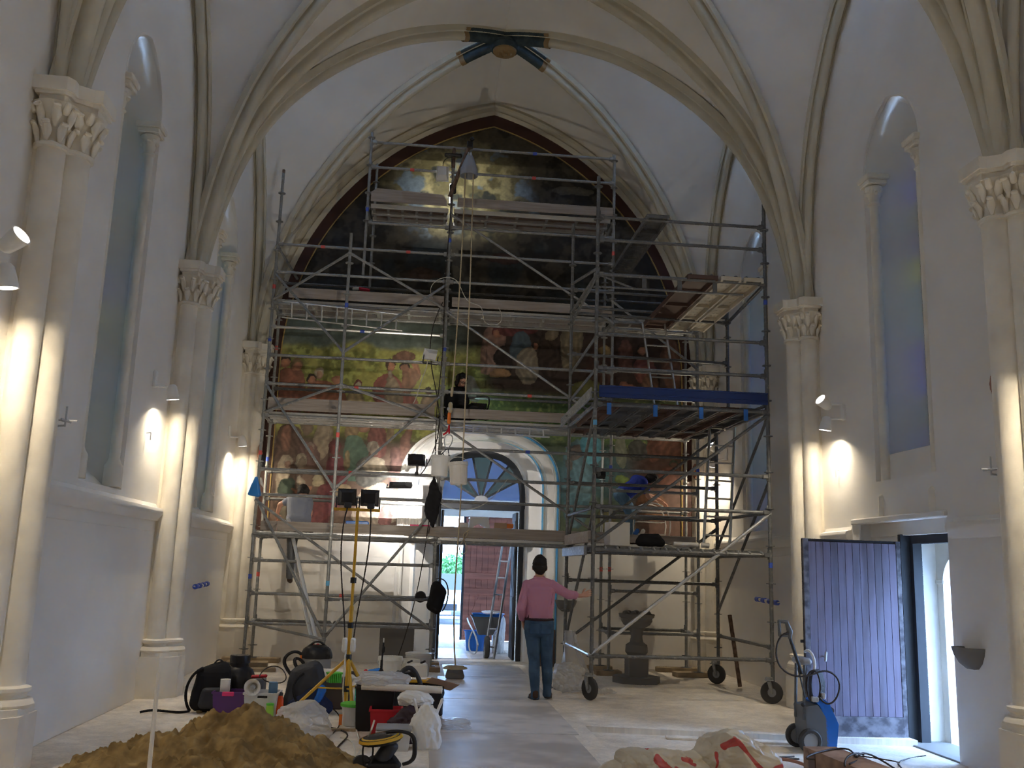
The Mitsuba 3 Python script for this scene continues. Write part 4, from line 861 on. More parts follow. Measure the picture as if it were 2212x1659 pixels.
def candle_bracket(x, s, y, z, label):
    solo('candle_bracket', label, 'candle bracket', cat(bar((x, y, z), (x - s * .13, y - .02, z + .01), .009, 6), bar((x - s * .13, y - .11, z + .05), (x - s * .13, y + .09, z + .05), .008, 6), bar((x - s * .22, y - .02, z + .05), (x - s * .05, y - .02, z + .05), .008, 6), bar((x - s * .13, y - .02, z), (x - s * .13, y - .02, z + .16), .007, 6), lathe([(0, 0), (.03, 0), (.035, .012), (0, .012)], 12, (x - s * .13, y - .02, z + .04))), 'steel', 40)
candle_bracket(XL + .24, -1, 7.62, 2.57, 'metal candle bracket on the nearest left column')
candle_bracket(XR - .24, 1, 7.58, 2.50, 'metal candle bracket on the nearest right column')
for (x, s, y, z, lab) in ((XL, -1, 14.0, 1.22, 'wall sconce wrapped in blue masking tape on the left wall'), (XR, 1, 13.6, 1.25, 'wall sconce wrapped in blue masking tape on the right wall')):
    k = thing('taped_sconce', lab, 'wall sconce')
    a = V(x - s * .16, y - .52, z); b = V(x - s * .12, y + .40, z + .02)
    part(k, 'arm', cat(bar(a, b, .022, 8), bar((x, y, z), (x - s * .12, y, z), .02, 8), bar(a, a + V(0, -.10, .01), .008, 6), lathe([(0, -.03), (.045, -.02), (.055, .0), (.045, .02), (0, .03)], 12, (x - s * .13, y - .1, z))), 'milky_plastic' if False else 'paper', 40)
    for t in (.05, .3, .62, .93):
        c = a + (b - a) * t; part(k, 'blue_tape', bar(c - (b - a) * .075, c + (b - a) * .075, .036, 10), 'blue_tape', 40, label='blue masking tape')
for (c, nrm, lab) in (((XR, 8.60, 1.02), 'x', 'half round dark stone holy water stoup on the right wall beside the door'), ((2.52, YB, 1.10), 'y', 'half round dark stone holy water stoup on the end wall behind the man')):
    p = lathe([(0, -.20), (.07, -.19), (.13, -.14), (.17, -.07), (.19, 0), (.15, 0), (.12, -.05), (0, -.07)], 28)
    solo('stone_stoup', lab, 'stoup', mv(p, c), 'dark_stone', 40)
hk = [solo('wall_hook', lab, 'hook', cat(bar(a, V(*a) + V(d, 0, .01), .006, 6), bar(V(*a) + V(d, 0, .01), V(*a) + V(d, 0, -.08), .006, 6)), 'steel', 40) for a, d, lab in (((XL, 11.05, 2.98), .05, 'small hook in the lit plaster under the left wall lamp'), ((XR, 11.3, 2.92), -.05, 'small hook in the lit plaster under the right wall lamp'))]

# stone font in the right corner
ft = thing('stone_font', 'dark carved stone baptismal font on a stepped base under the tower', 'font')
fx, fy = 3.29, 14.4
part(ft, 'step', cat(ext(shapely.geometry.Point(fx, fy).buffer(.36, 2), .09, 0)), 'dark_stone', False)
part(ft, 'block', cb((fx, fy, .23), (.30, .30, .30), .012), 'dark_stone', 30)
part(ft, 'pedestal', lathe([(.13, .36), (.14, .40), (.17, .44), (.16, .54), (.10, .58), (.085, .66), (.10, .74), (.12, .77), (.12, .80)], 24, (fx, fy, 0)), 'dark_stone', 40)
part(ft, 'bowl', lathe([(.0, .76), (.11, .78), (.20, .83), (.235, .89), (.23, .92), (.26, .94), (.27, .99), (.24, .99), (.20, .93), (0, .9)], 28, (fx, fy, 0)), 'dark_stone', 40)
part(ft, 'garland', cat([lump(sph((fx + .17 * math.cos(a), fy + .17 * math.sin(a), .99), .05, 10), .015, 9, int(a * 9)) for a in np.arange(9) * .7]), 'dark_stone', 40)

# wooden blocks and boards under the scaffold feet
for i, (x, y, sx, sy, h, rz, lab) in enumerate(((-2.55, 15.35, .62, .30, .075, .1, 'wooden sole board under the left front scaffold leg'), (-2.6, 16.02, .9, .22, .075, 0, 'wooden sole board along the wall under the left rear scaffold leg'), (.22, 15.3, .34, .34, .075, .05, 'thick wooden block under the middle front scaffold leg'), (.24, 16.0, .3, .3, .075, 0, 'wooden block under the middle rear scaffold leg'), (3.04, 15.3, .4, .25, .075, 0, 'wooden sole board under the scaffold leg beside the stone font'), (3.04, 16.02, .4, .2, .075, 0, 'wooden sole board at the wall behind the stone font'), (4.42, 15.32, .62, .24, .075, .1, 'wooden sole board under the right front scaffold leg'), (4.35, 16.02, .7, .2, .075, 0, 'wooden sole board at the wall under the right rear scaffold leg'), (-2.28, 14.72, .5, .16, .05, .2, 'loose offcut of timber beside the left sole board'))):
    solo('sole_board', lab, 'timber', cb((x, y, h / 2), (sx, sy, h), .006, rz), 'block_wood', 30)
solo('steel_prop', 'dark steel bar leaning at the right rear wheel of the tower', 'bar', bar((4.72, 13.95, .02), (4.66, 14.2, 1.02), .03, 6), 'rusty_tube', 40)

# ladders
def ladder(name, label, a, b, w, across, n, m, rail=(.022, .03), group=None, foot=None):
    a, b, across = V(*a), V(*b), V(*across) / np.linalg.norm(across); k = thing(name, label, 'ladder', group); d = (b - a) / np.linalg.norm(b - a); nn = np.cross(across, d)
    for s in (-.5, .5):
        q = hull([a + across * s * w + nn * rail[1] * .6, a + across * s * w - nn * rail[1] * .6, b + across * s * w + nn * rail[1] * .6, b + across * s * w - nn * rail[1] * .6], rail[0] * .6, 6); part(k, 'rail', q, m, 30)
        if foot: part(k, 'foot', hull([a + across * s * w - d * .02, a + across * s * w + d * .07], .032, 8), foot, 40, label='red plastic foot')
    for i in range(n):
        c = a + (b - a) * ((i + .6) / n); part(k, 'rung', bar(c - across * w / 2, c + across * w / 2, .014, 8), m, 40)
    return k
ladder('access_ladder', 'aluminium ladder rising from the floor through the lower left deck', (-1.48, 14.95, .30), (-2.15, 15.55, 2.25), .30, (.3, -.9, .1), 8, 'aluminium', foot='red_plastic')
ladder('access_ladder', 'pale ladder between the blue edged deck and the deck above it', (3.72, 14.2, 3.92), (3.62, 14.75, 5.60), .37, (1, 0, 0), 6, 'aluminium')
ladder('access_ladder', 'pale ladder leaning between the lower tower deck and the blue edged deck', (4.25, 13.5, 2.0), (4.50, 13.95, 3.90), .42, (1, .2, 0), 7, 'aluminium')
ladder('access_ladder', 'aluminium ladder lying flat under the third deck on the left', (-2.42, 15.19, 5.62), (-.48, 15.19, 5.50), .26, (0, -.3, 1), 8, 'aluminium')
ladder('access_ladder', 'aluminium ladder hung under the deck above the door arch', (.62, 15.20, 3.80), (2.0, 15.20, 3.78), .12, (0, 0, 1), 6, 'aluminium')
ladder('double_ladder', 'grey wooden ladder leaning in the doorway beside the wheelbarrow', (1.32, 17.5, .02), (1.66, 18.3, 2.15), .20, (.8, -.6, 0), 7, 'grey_plastic')

# wheelbarrow, tub and bags in the porch
wb = thing('wheelbarrow', 'dusty grey wheelbarrow standing in the doorway, heaped with a blue tub', 'wheelbarrow')
w0 = V(1.28, 18.15, 0)
tray = lathe([(.0, .40), (.20, .40), (.36, .70), (.39, .71), (.35, .66), (.19, .38), (0, .37)], 4); tray.apply_transform(trimesh.transformations.rotation_matrix(math.pi / 4, [0, 0, 1])); tray.vertices[:, 1] *= 1.15
part(wb, 'tray', tri(tray).apply_translation(w0), 'pump_grey', False)
for s in (-1, 1):
    part(wb, 'handle', cord([w0 + V(s * .16, -.55, .22), w0 + V(s * .2, -.2, .38), w0 + V(s * .27, .35, .52), w0 + V(s * .30, .8, .62)], .016, 8), 'steel', 40)
    part(wb, 'leg', cord([w0 + V(s * .22, .25, .42), w0 + V(s * .24, .2, .04), w0 + V(s * .2, .1, .02), w0 + V(s * .18, -.1, .36)], .014, 8), 'steel', 40)
part(wb, 'wheel', mv(lathe([(.10, -.03), (.17, -.045), (.195, -.02), (.195, .02), (.17, .045), (.10, .03)], 24), w0 + V(0, -.55, .195), 0, 0, math.pi / 2), 'rubber', 40); part(wb, 'hub', mv(lathe([(0, -.04), (.10, -.03), (.10, .03), (0, .04)], 16), w0 + V(0, -.55, .195), 0, 0, math.pi / 2), 'grey_plastic', 40)
solo('tub', 'blue plastic mortar tub resting in the wheelbarrow', 'tub', lathe([(0, .44), (.16, .44), (.30, .72), (.32, .73), (.29, .70), (.15, .46), (0, .46)], 24, w0 + V(.06, .25, .02)), 'blue_plastic', 40)
solo('tub', 'blue plastic tub on the floor behind the wheelbarrow', 'tub', lathe([(0, 0), (.17, 0), (.22, .38), (.24, .385), (.21, .36), (.16, .02), (0, .02)], 24, w0 + V(-.12, .95, 0)), 'blue_plastic', 40)
solo('lid', 'pale round lid lying on the blue tub in the wheelbarrow', 'lid', mv(lathe([(0, 0), (.16, 0), (.17, .02), (0, .03)], 24), w0 + V(.1, .25, .76), 0, .12), 'white_plastic', 40)


def crumple(c, s, seed, amp=.18, f=3.2, sub=5):
    """A crumpled film or bag: facets between sharp creases, dented, flat underneath."""
    m = trimesh.creation.icosphere(subdivisions=sub); v = m.vertices; q = np.random.default_rng(seed)
    n = q.normal(size=(70, 3)); n /= np.linalg.norm(n, axis=1, keepdims=True); d = q.uniform(.78, 1.12, 70)
    r = (d / np.maximum(v @ n.T, .25)).min(1)
    k = meshkit.fbm(v * 1.7 + seed, 3, seed); cr = np.abs(meshkit.fbm(v * f + seed, 3, seed + 4) - .5)
    r = r * (.78 + .5 * k) - amp * np.clip(.16 - cr, 0, 1)
    p = v * r[:, None]; p[:, 2] = np.maximum(p[:, 2], -.55); p = p * np.array(s); p[:, 2] += .55 * s[2]
    m.vertices = p + V(*c); return m
solo('rubble_bag', 'white rubble bag behind the ladder in the doorway', 'bag', crumple((1.70 - .12, 18.75, 0), (.14, .25, .5), 5), 'milky_plastic', 20)

# the man's surroundings
solo('plastic_sheet', 'crumpled clear plastic sheet hung on the left foot of the tower', 'plastic sheet', cat(grid(np.stack([np.stack([2.23 + (u - .5) * (.12 + .5 * (1 - t) ** 1.2) + .03 * math.sin(9 * u + 4 * t), 14.3 - .25 - .9 * (1 - t) * (.5 + .3 * math.sin(7 * u)) + .05 * math.sin(13 * u + 6 * t), .02 + t * .72], 0) for t in np.linspace(0, 1, 26) for u in np.linspace(0, 1, 30)]).reshape(26, 30, 3)), crumple((2.12, 13.35, 0), (.26, .30, .25), 3, .3), grid(np.stack([np.stack([1.95 + u * .75, 12.85 + t * .5 + .06 * math.sin(8 * u), .012 + .02 * math.sin(17 * u + 9 * t) ** 2]) for t in np.linspace(0, 1, 12) for u in np.linspace(0, 1, 24)]).reshape(12, 24, 3))), 'clear_sheet', 20)
for i, (px, py) in enumerate(((1210, 1487), (1188, 1487), (1203, 1490))): q = Zp(px, py); solo('stone_chip', ('dark stone chip right of the feet of the man', 'small dark stone chip between the man and the plastic sheet', 'second dark stone chip right of the feet of the man')[i], 'stone', lump(sph(q + V(0, 0, .015), .03, 10, (1.4, 1, .6)), .006, 20, i), 'dark_stone', 30)

# rope hoist with buckets, mop of sacking at its end
h0 = V(.52, 15.03, 0)
bm = thing('hoist_beam', 'dark steel arm with a pulley clamped to the top of the middle standard', 'hoist')
part(bm, 'arm', cat(bar((.20, 15.2, 7.75), (.50, 15.0, 8.62), .035, 8), bar((.24, 15.27, 8.3), (.24, 15.27, 8.66), .03, 8)), 'rusty_tube', 40)
part(bm, 'clamp', cat(cb((.50, 15.0, 8.62), (.10, .08, .12), .012), cb((.25, 15.22, 7.9), (.11, .1, .14), .012), sph((.53, 14.98, 8.72), .04, 10), cb((.23, 15.25, 8.52), (.3, .12, .05), .02)), 'black_plastic', 30)
part(bm, 'pulley', mv(lathe([(0, -.03), (.07, -.03), (.05, 0), (.07, .03), (0, .03)], 16), (.50, 15.0, 8.42), 0, 0, math.pi / 2), 'steel', 40)
q = lathe([(0, .42), (.03, .41), (.08, .30), (.15, .12), (.15, .0), (.13, .0), (.0, .38)], 18, (.50, 15.0, 8.06))
solo('pulley_cover', 'grey cloth bag hung over the hoist pulley', 'bag', lump(q, .012, 9, 3), 'grey_plastic', 40)
ropes = thing('hoist_rope', 'long beige double hoist rope hanging from the pulley to the floor', 'rope')
part(ropes, 'rope', cord([(.44, 15.0, 8.36), (.43, 15.02, 6.0), (.40, 15.03, 4.72), (.39, 15.03, 4.4)], .011, 8), 'rope', 40)
part(ropes, 'rope', cord([(.57, 15.0, 8.36), (.60, 15.0, 6.0), (.60, 14.95, 4.0), (.58, 14.85, 2.2), (.55, 14.6, 1.0), (.60, 14.35, .14)], .011, 8), 'rope', 40)
part(ropes, 'knot', cat(hull([(.385, 15.03, 4.42), (.38, 15.03, 4.30)], .022, 8), hull([(.37, 15.03, 4.16), (.37, 15.03, 4.05)], .036, 8)), 'rope', 40)
hk_ = thing('hoist_hook', 'orange and red steel hoist hook with a carabiner at the end of the rope', 'hook')
part(hk_, 'swivel', cat(cb((.36, 15.03, 4.08), (.09, .06, .05), .012), bar((.36, 15.03, 3.86), (.36, 15.03, 4.06), .014, 8)), 'steel', 40)
part(hk_, 'grip', hull([(.355, 15.03, 4.0), (.355, 15.03, 3.86)], .028, 10), 'orange_plastic', 40, label='orange grip')
part(hk_, 'jaw', cat(cord([(.36, 15.03, 3.80), (.34, 15.03, 3.72), (.27, 15.03, 3.66)], .016, 8), bar((.36, 15.03, 3.82), (.37, 15.03, 3.68), .014, 8)), 'red_plastic', 40, label='red jaw')
part(hk_, 'carabiner', cord([(.36, 15.03, 3.66), (.30, 15.03, 3.52), (.34, 15.03, 3.44), (.40, 15.03, 3.50), (.36, 15.03, 3.66)], .009, 8), 'steel', 40)
part(hk_, 'sling', cat(bar((.345, 15.03, 3.44), (.20, 15.03, 3.28), .008, 6), bar((.36, 15.03, 3.44), (.42, 15.03, 3.12), .008, 6), bar((.28, 15.03, 3.37), (.36, 15.03, 3.16), .008, 6), cord([(.42, 15.03, 3.24), (.46, 15.03, 3.24), (.47, 15.03, 3.2), (.46, 15.03, 3.12)], .007, 6)), 'charcoal', 40)
def bucket(name, label, c, r0, r1, h, m='white_plastic', handle=True, tilt=0, group=None, lid=None, up=True):
    k = thing(name, label, 'bucket', group); M = lambda me: mv(me, c, 0, tilt * .4, tilt)
    part(k, 'body', M(lathe([(0, 0), (r0 - .01, 0), (r0, .01), (r1 - .004, h * .84), (r1 + .006, h * .85), (r1 + .006, h * .93), (r1, h), (r1 - .012, h), (r1 - .014, h * .9), (r0 - .012, .012), (0, .012)], 28)), m, 35)
    if lid: part(k, 'lid', M(lathe([(0, h + .012), (r1 - .01, h + .012), (r1 + .012, h + .006), (r1 + .012, h - .02), (r1 + .002, h - .02)], 28)), lid, 35)
    if handle:
        a = np.linspace(0, math.pi, 16); hh = .9 * r1 if up else -.75 * r1
        part(k, 'handle', M(tube(np.stack([r1 * 1.06 * np.cos(a), (0 if up else -.55) * r1 * np.sin(a), h * .86 + hh * np.sin(a)], 1), .005, 6)), 'steel' if not up else m, 40)
    return k
bucket('hanging_bucket', 'shiny white plastic bucket hanging from the hoist, the left one', (.24, 15.03, 2.99), .128, .148, .33, tilt=.05)
bucket('hanging_bucket', 'chalky white bucket hanging lower from the hoist, in front of the fanlight', (.55, 14.95, 2.87), .135, .150, .35, 'paper', tilt=-.06)
mp = thing('rope_coil', 'coil of rope lying on a sack of sand on the wet floor', 'rope')
part(mp, 'sack', lump(hull([(.50, 14.25, .05), (.68, 14.25, .05), (.52, 14.35, .10), (.66, 14.33, .10)], .05, 12), .015, 9, 1, .02), 'dark_stone', 40)
part(mp, 'coil', cat([cord([(.59 + r * math.cos(a), 14.28 + r * .8 * math.sin(a), .155 + .012 * i) for a in np.linspace(0, 6.3, 9)], .011, 6) for i, r in enumerate((.17, .15, .12))]), 'rope', 40)

# ------------------------------------------------------------------ lamps and tools on the decks
def flood(name, label, c, aim, w, h, mat_, bracket=True, lit=0, d=.10):
    k = thing(name, label, 'floodlight'); c, aim = V(*c), V(*aim); n = (aim - c) / np.linalg.norm(aim - c)
    rz = math.atan2(-n[0], n[1]); rx = math.asin(n[2])
    M = lambda me: mv(mv(me, (0, 0, 0), 0, rx), c, rz)
    part(k, 'housing', M(tri(m3.Manifold.batch_hull([m3.Manifold.cube([w, .02, h], True).translate([0, d * .5, 0]), m3.Manifold.cube([w * .62, .02, h * .62], True).translate([0, -d * .5, 0])]))), mat_, False)
    part(k, 'rim', M(tri(m3.Manifold.cube([w * 1.06, .025, h * 1.08], True).translate([0, d * .55, 0]) - m3.Manifold.cube([w * .9, .1, h * .88], True).translate([0, d * .55, 0]))), mat_, False)
    g = M(bx(-w * .45, w * .45, d * .5 + .008, d * .5 + .014, -h * .43, h * .43)); kk = numbered(k + '__glass'); scene[kk] = mikit.ply(g, 'white_plastic', **({'emitter': glow(lit)} if lit else {}))
    if bracket: part(k, 'bracket', M(cat(bar((-w * .58, -.0, 0), (-w * .58, -.03, -h * .8), .009, 6), bar((w * .58, 0, 0), (w * .58, -.03, -h * .8), .009, 6), bar((-w * .58, -.03, -h * .8), (w * .58, -.03, -h * .8), .009, 6))), 'charcoal', 40)
    return k
k = flood('rail_floodlight', 'black floodlight clamped on the scaffold rail left of the door arch', (-.12, 15.2, 3.28), (-.30, 16.2, 2.95), .26, .17, 'black_plastic')
part(k, 'clamp', cat(bar((-.12, 15.2, 3.2), (-.12, 15.26, 3.03), .012, 6), cb((-.12, 15.27, 3.04), (.06, .06, .06), .01)), 'charcoal', 30)
k = flood('deck_floodlight', 'dark flat floodlight shining onto the wall beside the door arch', (-.38, 15.5, 2.88), (-.08, 16.4, 2.62), .36, .09, 'charcoal', True, 6.0, .05)
k = flood('cable_floodlight', 'white floodlight on a bracket with a hanging white cable, in front of the meadow', (.02, 15.2, 4.98), (-.5, 16.3, 5.6), .22, .17, 'white_plastic', True)
part(k, 'cable', cord([(-.03, 15.15, 4.93), (-.07, 15.2, 4.7), (-.13, 15.2, 4.5), (-.22, 15.25, 4.2), (-.35, 15.3, 4.05), (-.55, 15.33, 3.98)], .008, 6), 'cable_pale', 40); part(k, 'support', bar((.02, 15.2, 4.9), (.22, 15.27, 4.87), .01, 6), 'steel', 40)
k = flood('work_light', 'black work light with a tall bent handle on the second deck', (.86, 15.55, 4.18), (.80, 16.4, 4.3), .25, .20, 'black_plastic', False, 1.5)
part(k, 'stand', cat(cord([(.99, 15.5, 4.0), (1.02, 15.5, 4.30), (1.00, 15.5, 4.38), (.92, 15.5, 4.40), (.80, 15.5, 4.40)], .012, 8), bar((.72, 15.5, 4.01), (1.02, 15.5, 4.01), .012, 6)), 'black_plastic', 40)
k = flood('top_floodlight', 'white vented floodlight hanging at the top of the scaffold', (.06, 15.15, 8.16), (.1, 16.4, 8.0), .20, .26, 'frosted', False, 6.0); part(k, 'cable', cord([(.06, 15.15, 8.28), (.1, 15.2, 8.42), (.22, 15.27, 8.5)], .006, 6), 'cable_dark', 40)
solo('light_strip', 'narrow glowing strip light on the middle standard above the top deck', 'strip light', bx(.195, .215, 15.30, 15.32, 7.66, 8.03), 'white_plastic', False); scene['light_strip']['emitter'] = glow(5, (.9, .95, 1))
spot('spot_top', (.06, 15.22, 8.16), (.35, 16.4, 8.15), 3.2, 62, 18, (1, .96, .85))
spot('spot_deck', (-.35, 15.60, 2.88), (-.15, 16.42, 2.60), 20.0, 70, 20, (1, .97, .92))
spot('spot_work', (.85, 15.68, 4.2), (.8, 16.4, 4.25), .35, 80, 30, (.6, 1, .95))
spot('spot_rail', (-.15, 15.32, 3.25), (-.8, 16.4, 2.6), 1.0, 65, 20, (1, .95, .85))
spot('spot_right', (2.9, 15.4, 3.5), (3.5, 16.4, 2.6), .5, 70, 25, (1, .9, .75))
spot('spot_meadow', (.0, 15.26, 5.0), (-.9, 16.4, 4.7), 1.6, 80, 30, (1, .93, .75))
spot('spot_cyan', (2.70, 15.5, 3.15), (2.5, 16.3, 3.0), .25, 75, 25, (.4, .9, 1))
# a small black lamp by the right standard that makes the cyan light
flood('small_lamp', 'small black lamp clamped on the rear standard right of the door', (2.92, 15.42, 3.18), (2.7, 16.2, 3.1), .14, .13, 'black_plastic', False)
# halogen floodlights on the yellow tripod
tp = thing('floodlight_tripod', 'yellow steel tripod stand carrying two floodlights among the tools', 'tripod')
t0 = V(-.70, 10.53, 0)
part(tp, 'mast', cat(bar(t0 + V(0, 0, .10), t0 + V(0, -.0, 1.15), .022, 10), bar(t0 + V(0, 0, 1.1), t0 + V(0, 0, 2.20), .016, 10)), 'yellow_paint', 40)
for z in (.30, .62, .95, 1.42): part(tp, 'collar', lathe([(0, -.03), (.032, -.03), (.032, .03), (0, .03)], 12, t0 + V(0, 0, z)), 'black_plastic', 40)
for a in ((-.62, -.25, .02), (.28, .55, .02), (.12, -.45, .02)):
    part(tp, 'leg', bar(t0 + V(0, 0, .62), t0 + V(*a), .017, 8), 'yellow_paint', 40); part(tp, 'stay', bar(t0 + V(0, 0, .30), t0 + V(*a) * .5 + V(0, 0, .31), .009, 6), 'yellow_paint', 40)
    part(tp, 'rubber_foot', sph(t0 + V(*a), .028, 10), 'black_plastic', 40)
part(tp, 'crossbar', bx(t0[0] - .26, t0[0] + .24, t0[1] - .015, t0[1] + .015, 2.16, 2.19), 'yellow_paint', False)
for dx, lab in ((-.13, 'black halogen floodlight seen from behind on the tripod, the left one'), (.12, 'black halogen floodlight seen from behind on the tripod, the right one')):
    k = flood('halogen_floodlight', lab, t0 + V(dx, .05, 2.31), t0 + V(dx - .3, 5.5, 2.8), .19, .17, 'black_plastic', True, 12.0 if dx < 0 else 0); part(k, 'junction_box', cb(t0 + V(dx + .02, -.02, 2.22), (.08, .05, .06), .01), 'charcoal', 30)
    part(k, 'cable', cord([t0 + V(dx + .02, -.03, 2.20), t0 + V(dx + .0, -.05, 1.5), t0 + V(dx * .5, -.06, 1.0), t0 + V(dx * .35, -.05, .78)], .008, 6), 'cable_dark', 40)
    part(k, 'plug', hull([t0 + V(dx * .35, -.05, .80), t0 + V(dx * .35, -.05, .70)], .03, 10), 'white_plastic', 40)
spot('spot_halogen', t0 + V(-.13, .18, 2.32), (-1.7, 16.4, 2.7), 14.0, 26, 10, (1, .9, .74))
spot('spot_halogen2', t0 + V(.12, .18, 2.32), (.2, 16.4, 6.6), 13.0, 52, 20, (1, .9, .76))

# odds and ends on the decks
q = Yp(780, 626, 15.4); k = thing('hand_brush', 'red handled brush lying on a turquoise tray on the third deck', 'brush'); part(k, 'handle', hull([q + V(.12, 0, .0), q + V(-.02, 0, .02)], .03, 8), 'red_plastic', 40); part(k, 'bristles', hull([q + V(-.05, 0, .02), q + V(-.12, 0, .01)], .028, 8), 'paper', 40)
solo('paint_tray', 'turquoise tray on the third deck toe board', 'tray', cb(Yp(784, 636, 15.4) , (.30, .16, .055), .008), 'teal_plastic', 30)
solo('plastic_mask', 'blue plastic bag hanging on the left front standard', 'bag', lump(hull([(-2.62, 15.2, 2.86), (-2.56, 15.2, 2.60), (-2.70, 15.2, 2.62), (-2.58, 15.22, 2.72)], .03, 10), .012, 8, 4, .02), 'bright_blue', 40)
solo('white_rag', 'white rag hanging beside the blue bag on the left standard', 'rag', lump(hull([(-2.55, 15.2, 2.86), (-2.50, 15.2, 2.74), (-2.54, 15.21, 2.78)], .015, 8), .01, 9, 2, .02), 'paper', 40)
solo('black_lamp_head', 'small black object tied to the left rear standard', 'clamp', hull([(-2.6, 15.5, 3.22), (-2.6, 15.5, 3.10)], .05, 10), 'black_plastic', 40)
k = thing('draped_jacket', 'black jacket hung on the middle standard above the lower deck', 'jacket'); part(k, 'cloth', lump(hull([(.16, 15.15, 2.98), (.10, 15.12, 2.62), (.28, 15.12, 2.66), (.05, 15.12, 2.45), (.18, 15.12, 2.22)], .03, 12), .045, 7, 8, .025), 'black_cloth', 40)
k = thing('hanging_rucksack', 'dark rucksack hanging on the middle standard beside the open door', 'backpack'); part(k, 'bag', lump(hull([(.28, 15.1, 1.30), (.36, 15.1, 1.2), (.30, 15.1, .95), (.22, 15.1, 1.0)], .08, 12), .015, 7, 3, .03), 'black_cloth', 40); part(k, 'strap', cord([(.26, 15.05, 1.4), (.40, 15.0, 1.38), (.46, 15.0, 1.15), (.38, 15.0, .92)], .010, 6), 'charcoal', 40)
solo('round_fitting', 'black round fitting on the ledger beside the rucksack', 'fitting', mv(lathe([(0, -.03), (.08, -.03), (.09, 0), (.08, .03), (0, .03)], 20), (.04, 15.22, 1.12), 0, math.pi / 2), 'black_plastic', 40)
# white sheet lit beside the arch, plank panels
st = np.linspace(0, 1, 24); sh = np.stack([np.stack([-.42 + .42 * st, YB - .03 - .02 * np.sin(st * 25) ** 2 + st * 0, np.full(24, z) - (.02 * np.sin(st * 25) if z < 2.3 else 0)], 1) for z in (2.22, 2.6, 2.95)], 0)
solo('paper_sheet', 'brightly lit white paper sheet with a wavy lower edge left of the door arch', 'paper sheet', grid(sh), 'paper', False)
solo('pink_folder', 'flat magenta folder on the lower deck toe board', 'folder', bx(-.18, .14, 15.25, 15.45, 2.21, 2.235, .004), 'pink_plastic', False)
solo('blue_tray', 'dark blue tray on the lower deck behind the floodlights', 'tray', cb((-1.02, 15.45, 2.23), (.36, .22, .06), .01), 'pump_blue', 30)
k = thing('plastic_stool', 'white plastic stool with arched sides standing on the deck above the door', 'stool')
for yy in (15.45, 15.72): part(k, 'side', to_xz(ext(Polygon([(-.19, 0), (-.15, .30), (.15, .30), (.19, 0), (.11, 0), (.09, .17), (0, .22), (-.09, .17), (-.11, 0)]), .02)).apply_translation([.93, yy, 2.08]), 'milky_plastic', False)
part(k, 'seat', cb((.93, 15.58, 2.39), (.32, .32, .03), .01), 'milky_plastic', 30)
solo('white_box', 'small white box on the deck in front of the stool', 'box', cb((.68, 15.4, 2.26), (.14, .1, .08), .006), 'paper', 30); solo('cardboard_strip', 'brown cardboard box on the deck right of the stool', 'box', cb((1.27, 15.4, 2.27), (.20, .12, .09), .004), 'cardboard', 30); solo('orange_box', 'small orange box beside the brown box on the deck', 'box', cb((1.42, 15.4, 2.27), (.11, .1, .07), .004), 'orange_plastic', 30)
solo('rope_loop', 'loop of pale cord hanging from the deck beside the stool', 'cord', cord([(.74, 15.2, 2.18), (.66, 15.2, 2.0), (.62, 15.2, 1.86), (.66, 15.2, 1.80), (.72, 15.2, 1.83), (.70, 15.2, 1.98), (.78, 15.2, 2.18)], .007, 6), 'rope', 40)
solo('pale_cable', 'pale cable slung across in front of the fanlight', 'cable', cord([(.24, 15.2, 2.62), (.5, 15.2, 2.50), (.9, 15.2, 2.55), (1.15, 15.2, 2.75), (1.35, 15.2, 3.02)], .007, 6), 'cable_pale', 40)
solo('pale_cable', 'pale cable drooping from the third deck right of the hoist ropes', 'cable', cord([(.0, 15.2, 5.95), (.12, 15.2, 6.3), (.35, 15.2, 6.3), (.62, 15.2, 5.92), (.8, 15.2, 5.85), (.88, 15.2, 5.6), (1.0, 15.2, 5.55), (1.1, 15.2, 5.85)], .007, 6), 'cable_pale', 40)
for i, pts in enumerate(([(.20, 15.2, 8.45), (.22, 15.21, 7.2), (.19, 15.21, 6.2), (.20, 15.21, 4.9), (.16, 15.21, 4.2), (.17, 15.21, 3.0), (.12, 15.2, 2.1)], [(.17, 15.21, 5.9), (.15, 15.21, 4.3), (.05, 15.2, 3.2), (-.08, 15.2, 3.0), (-.1, 15.2, 3.18)], [(.17, 15.2, 3.6), (.12, 15.2, 2.4), (-.02, 15.1, 1.2), (-.25, 14.8, .25)])):
    solo('black_cable', ('thin black cable running down the middle standard from the top', 'thin black cable curving to the rail floodlight', 'thin black cable hanging from the decks to the buckets')[i], 'cable', cord(pts, .008, 6), 'cable_dark', 40)
k = thing('folded_board', 'dark grey board leaning on the blue edged tower deck', 'board'); part(k, 'sheet', to_xz(ext(Polygon([(4.02, 3.90), (4.10, 4.1), (4.22, 4.22), (4.32, 4.16), (4.46, 3.90)]), .012)).apply_translation([0, 14.6, 0]), 'dark_grey', False)
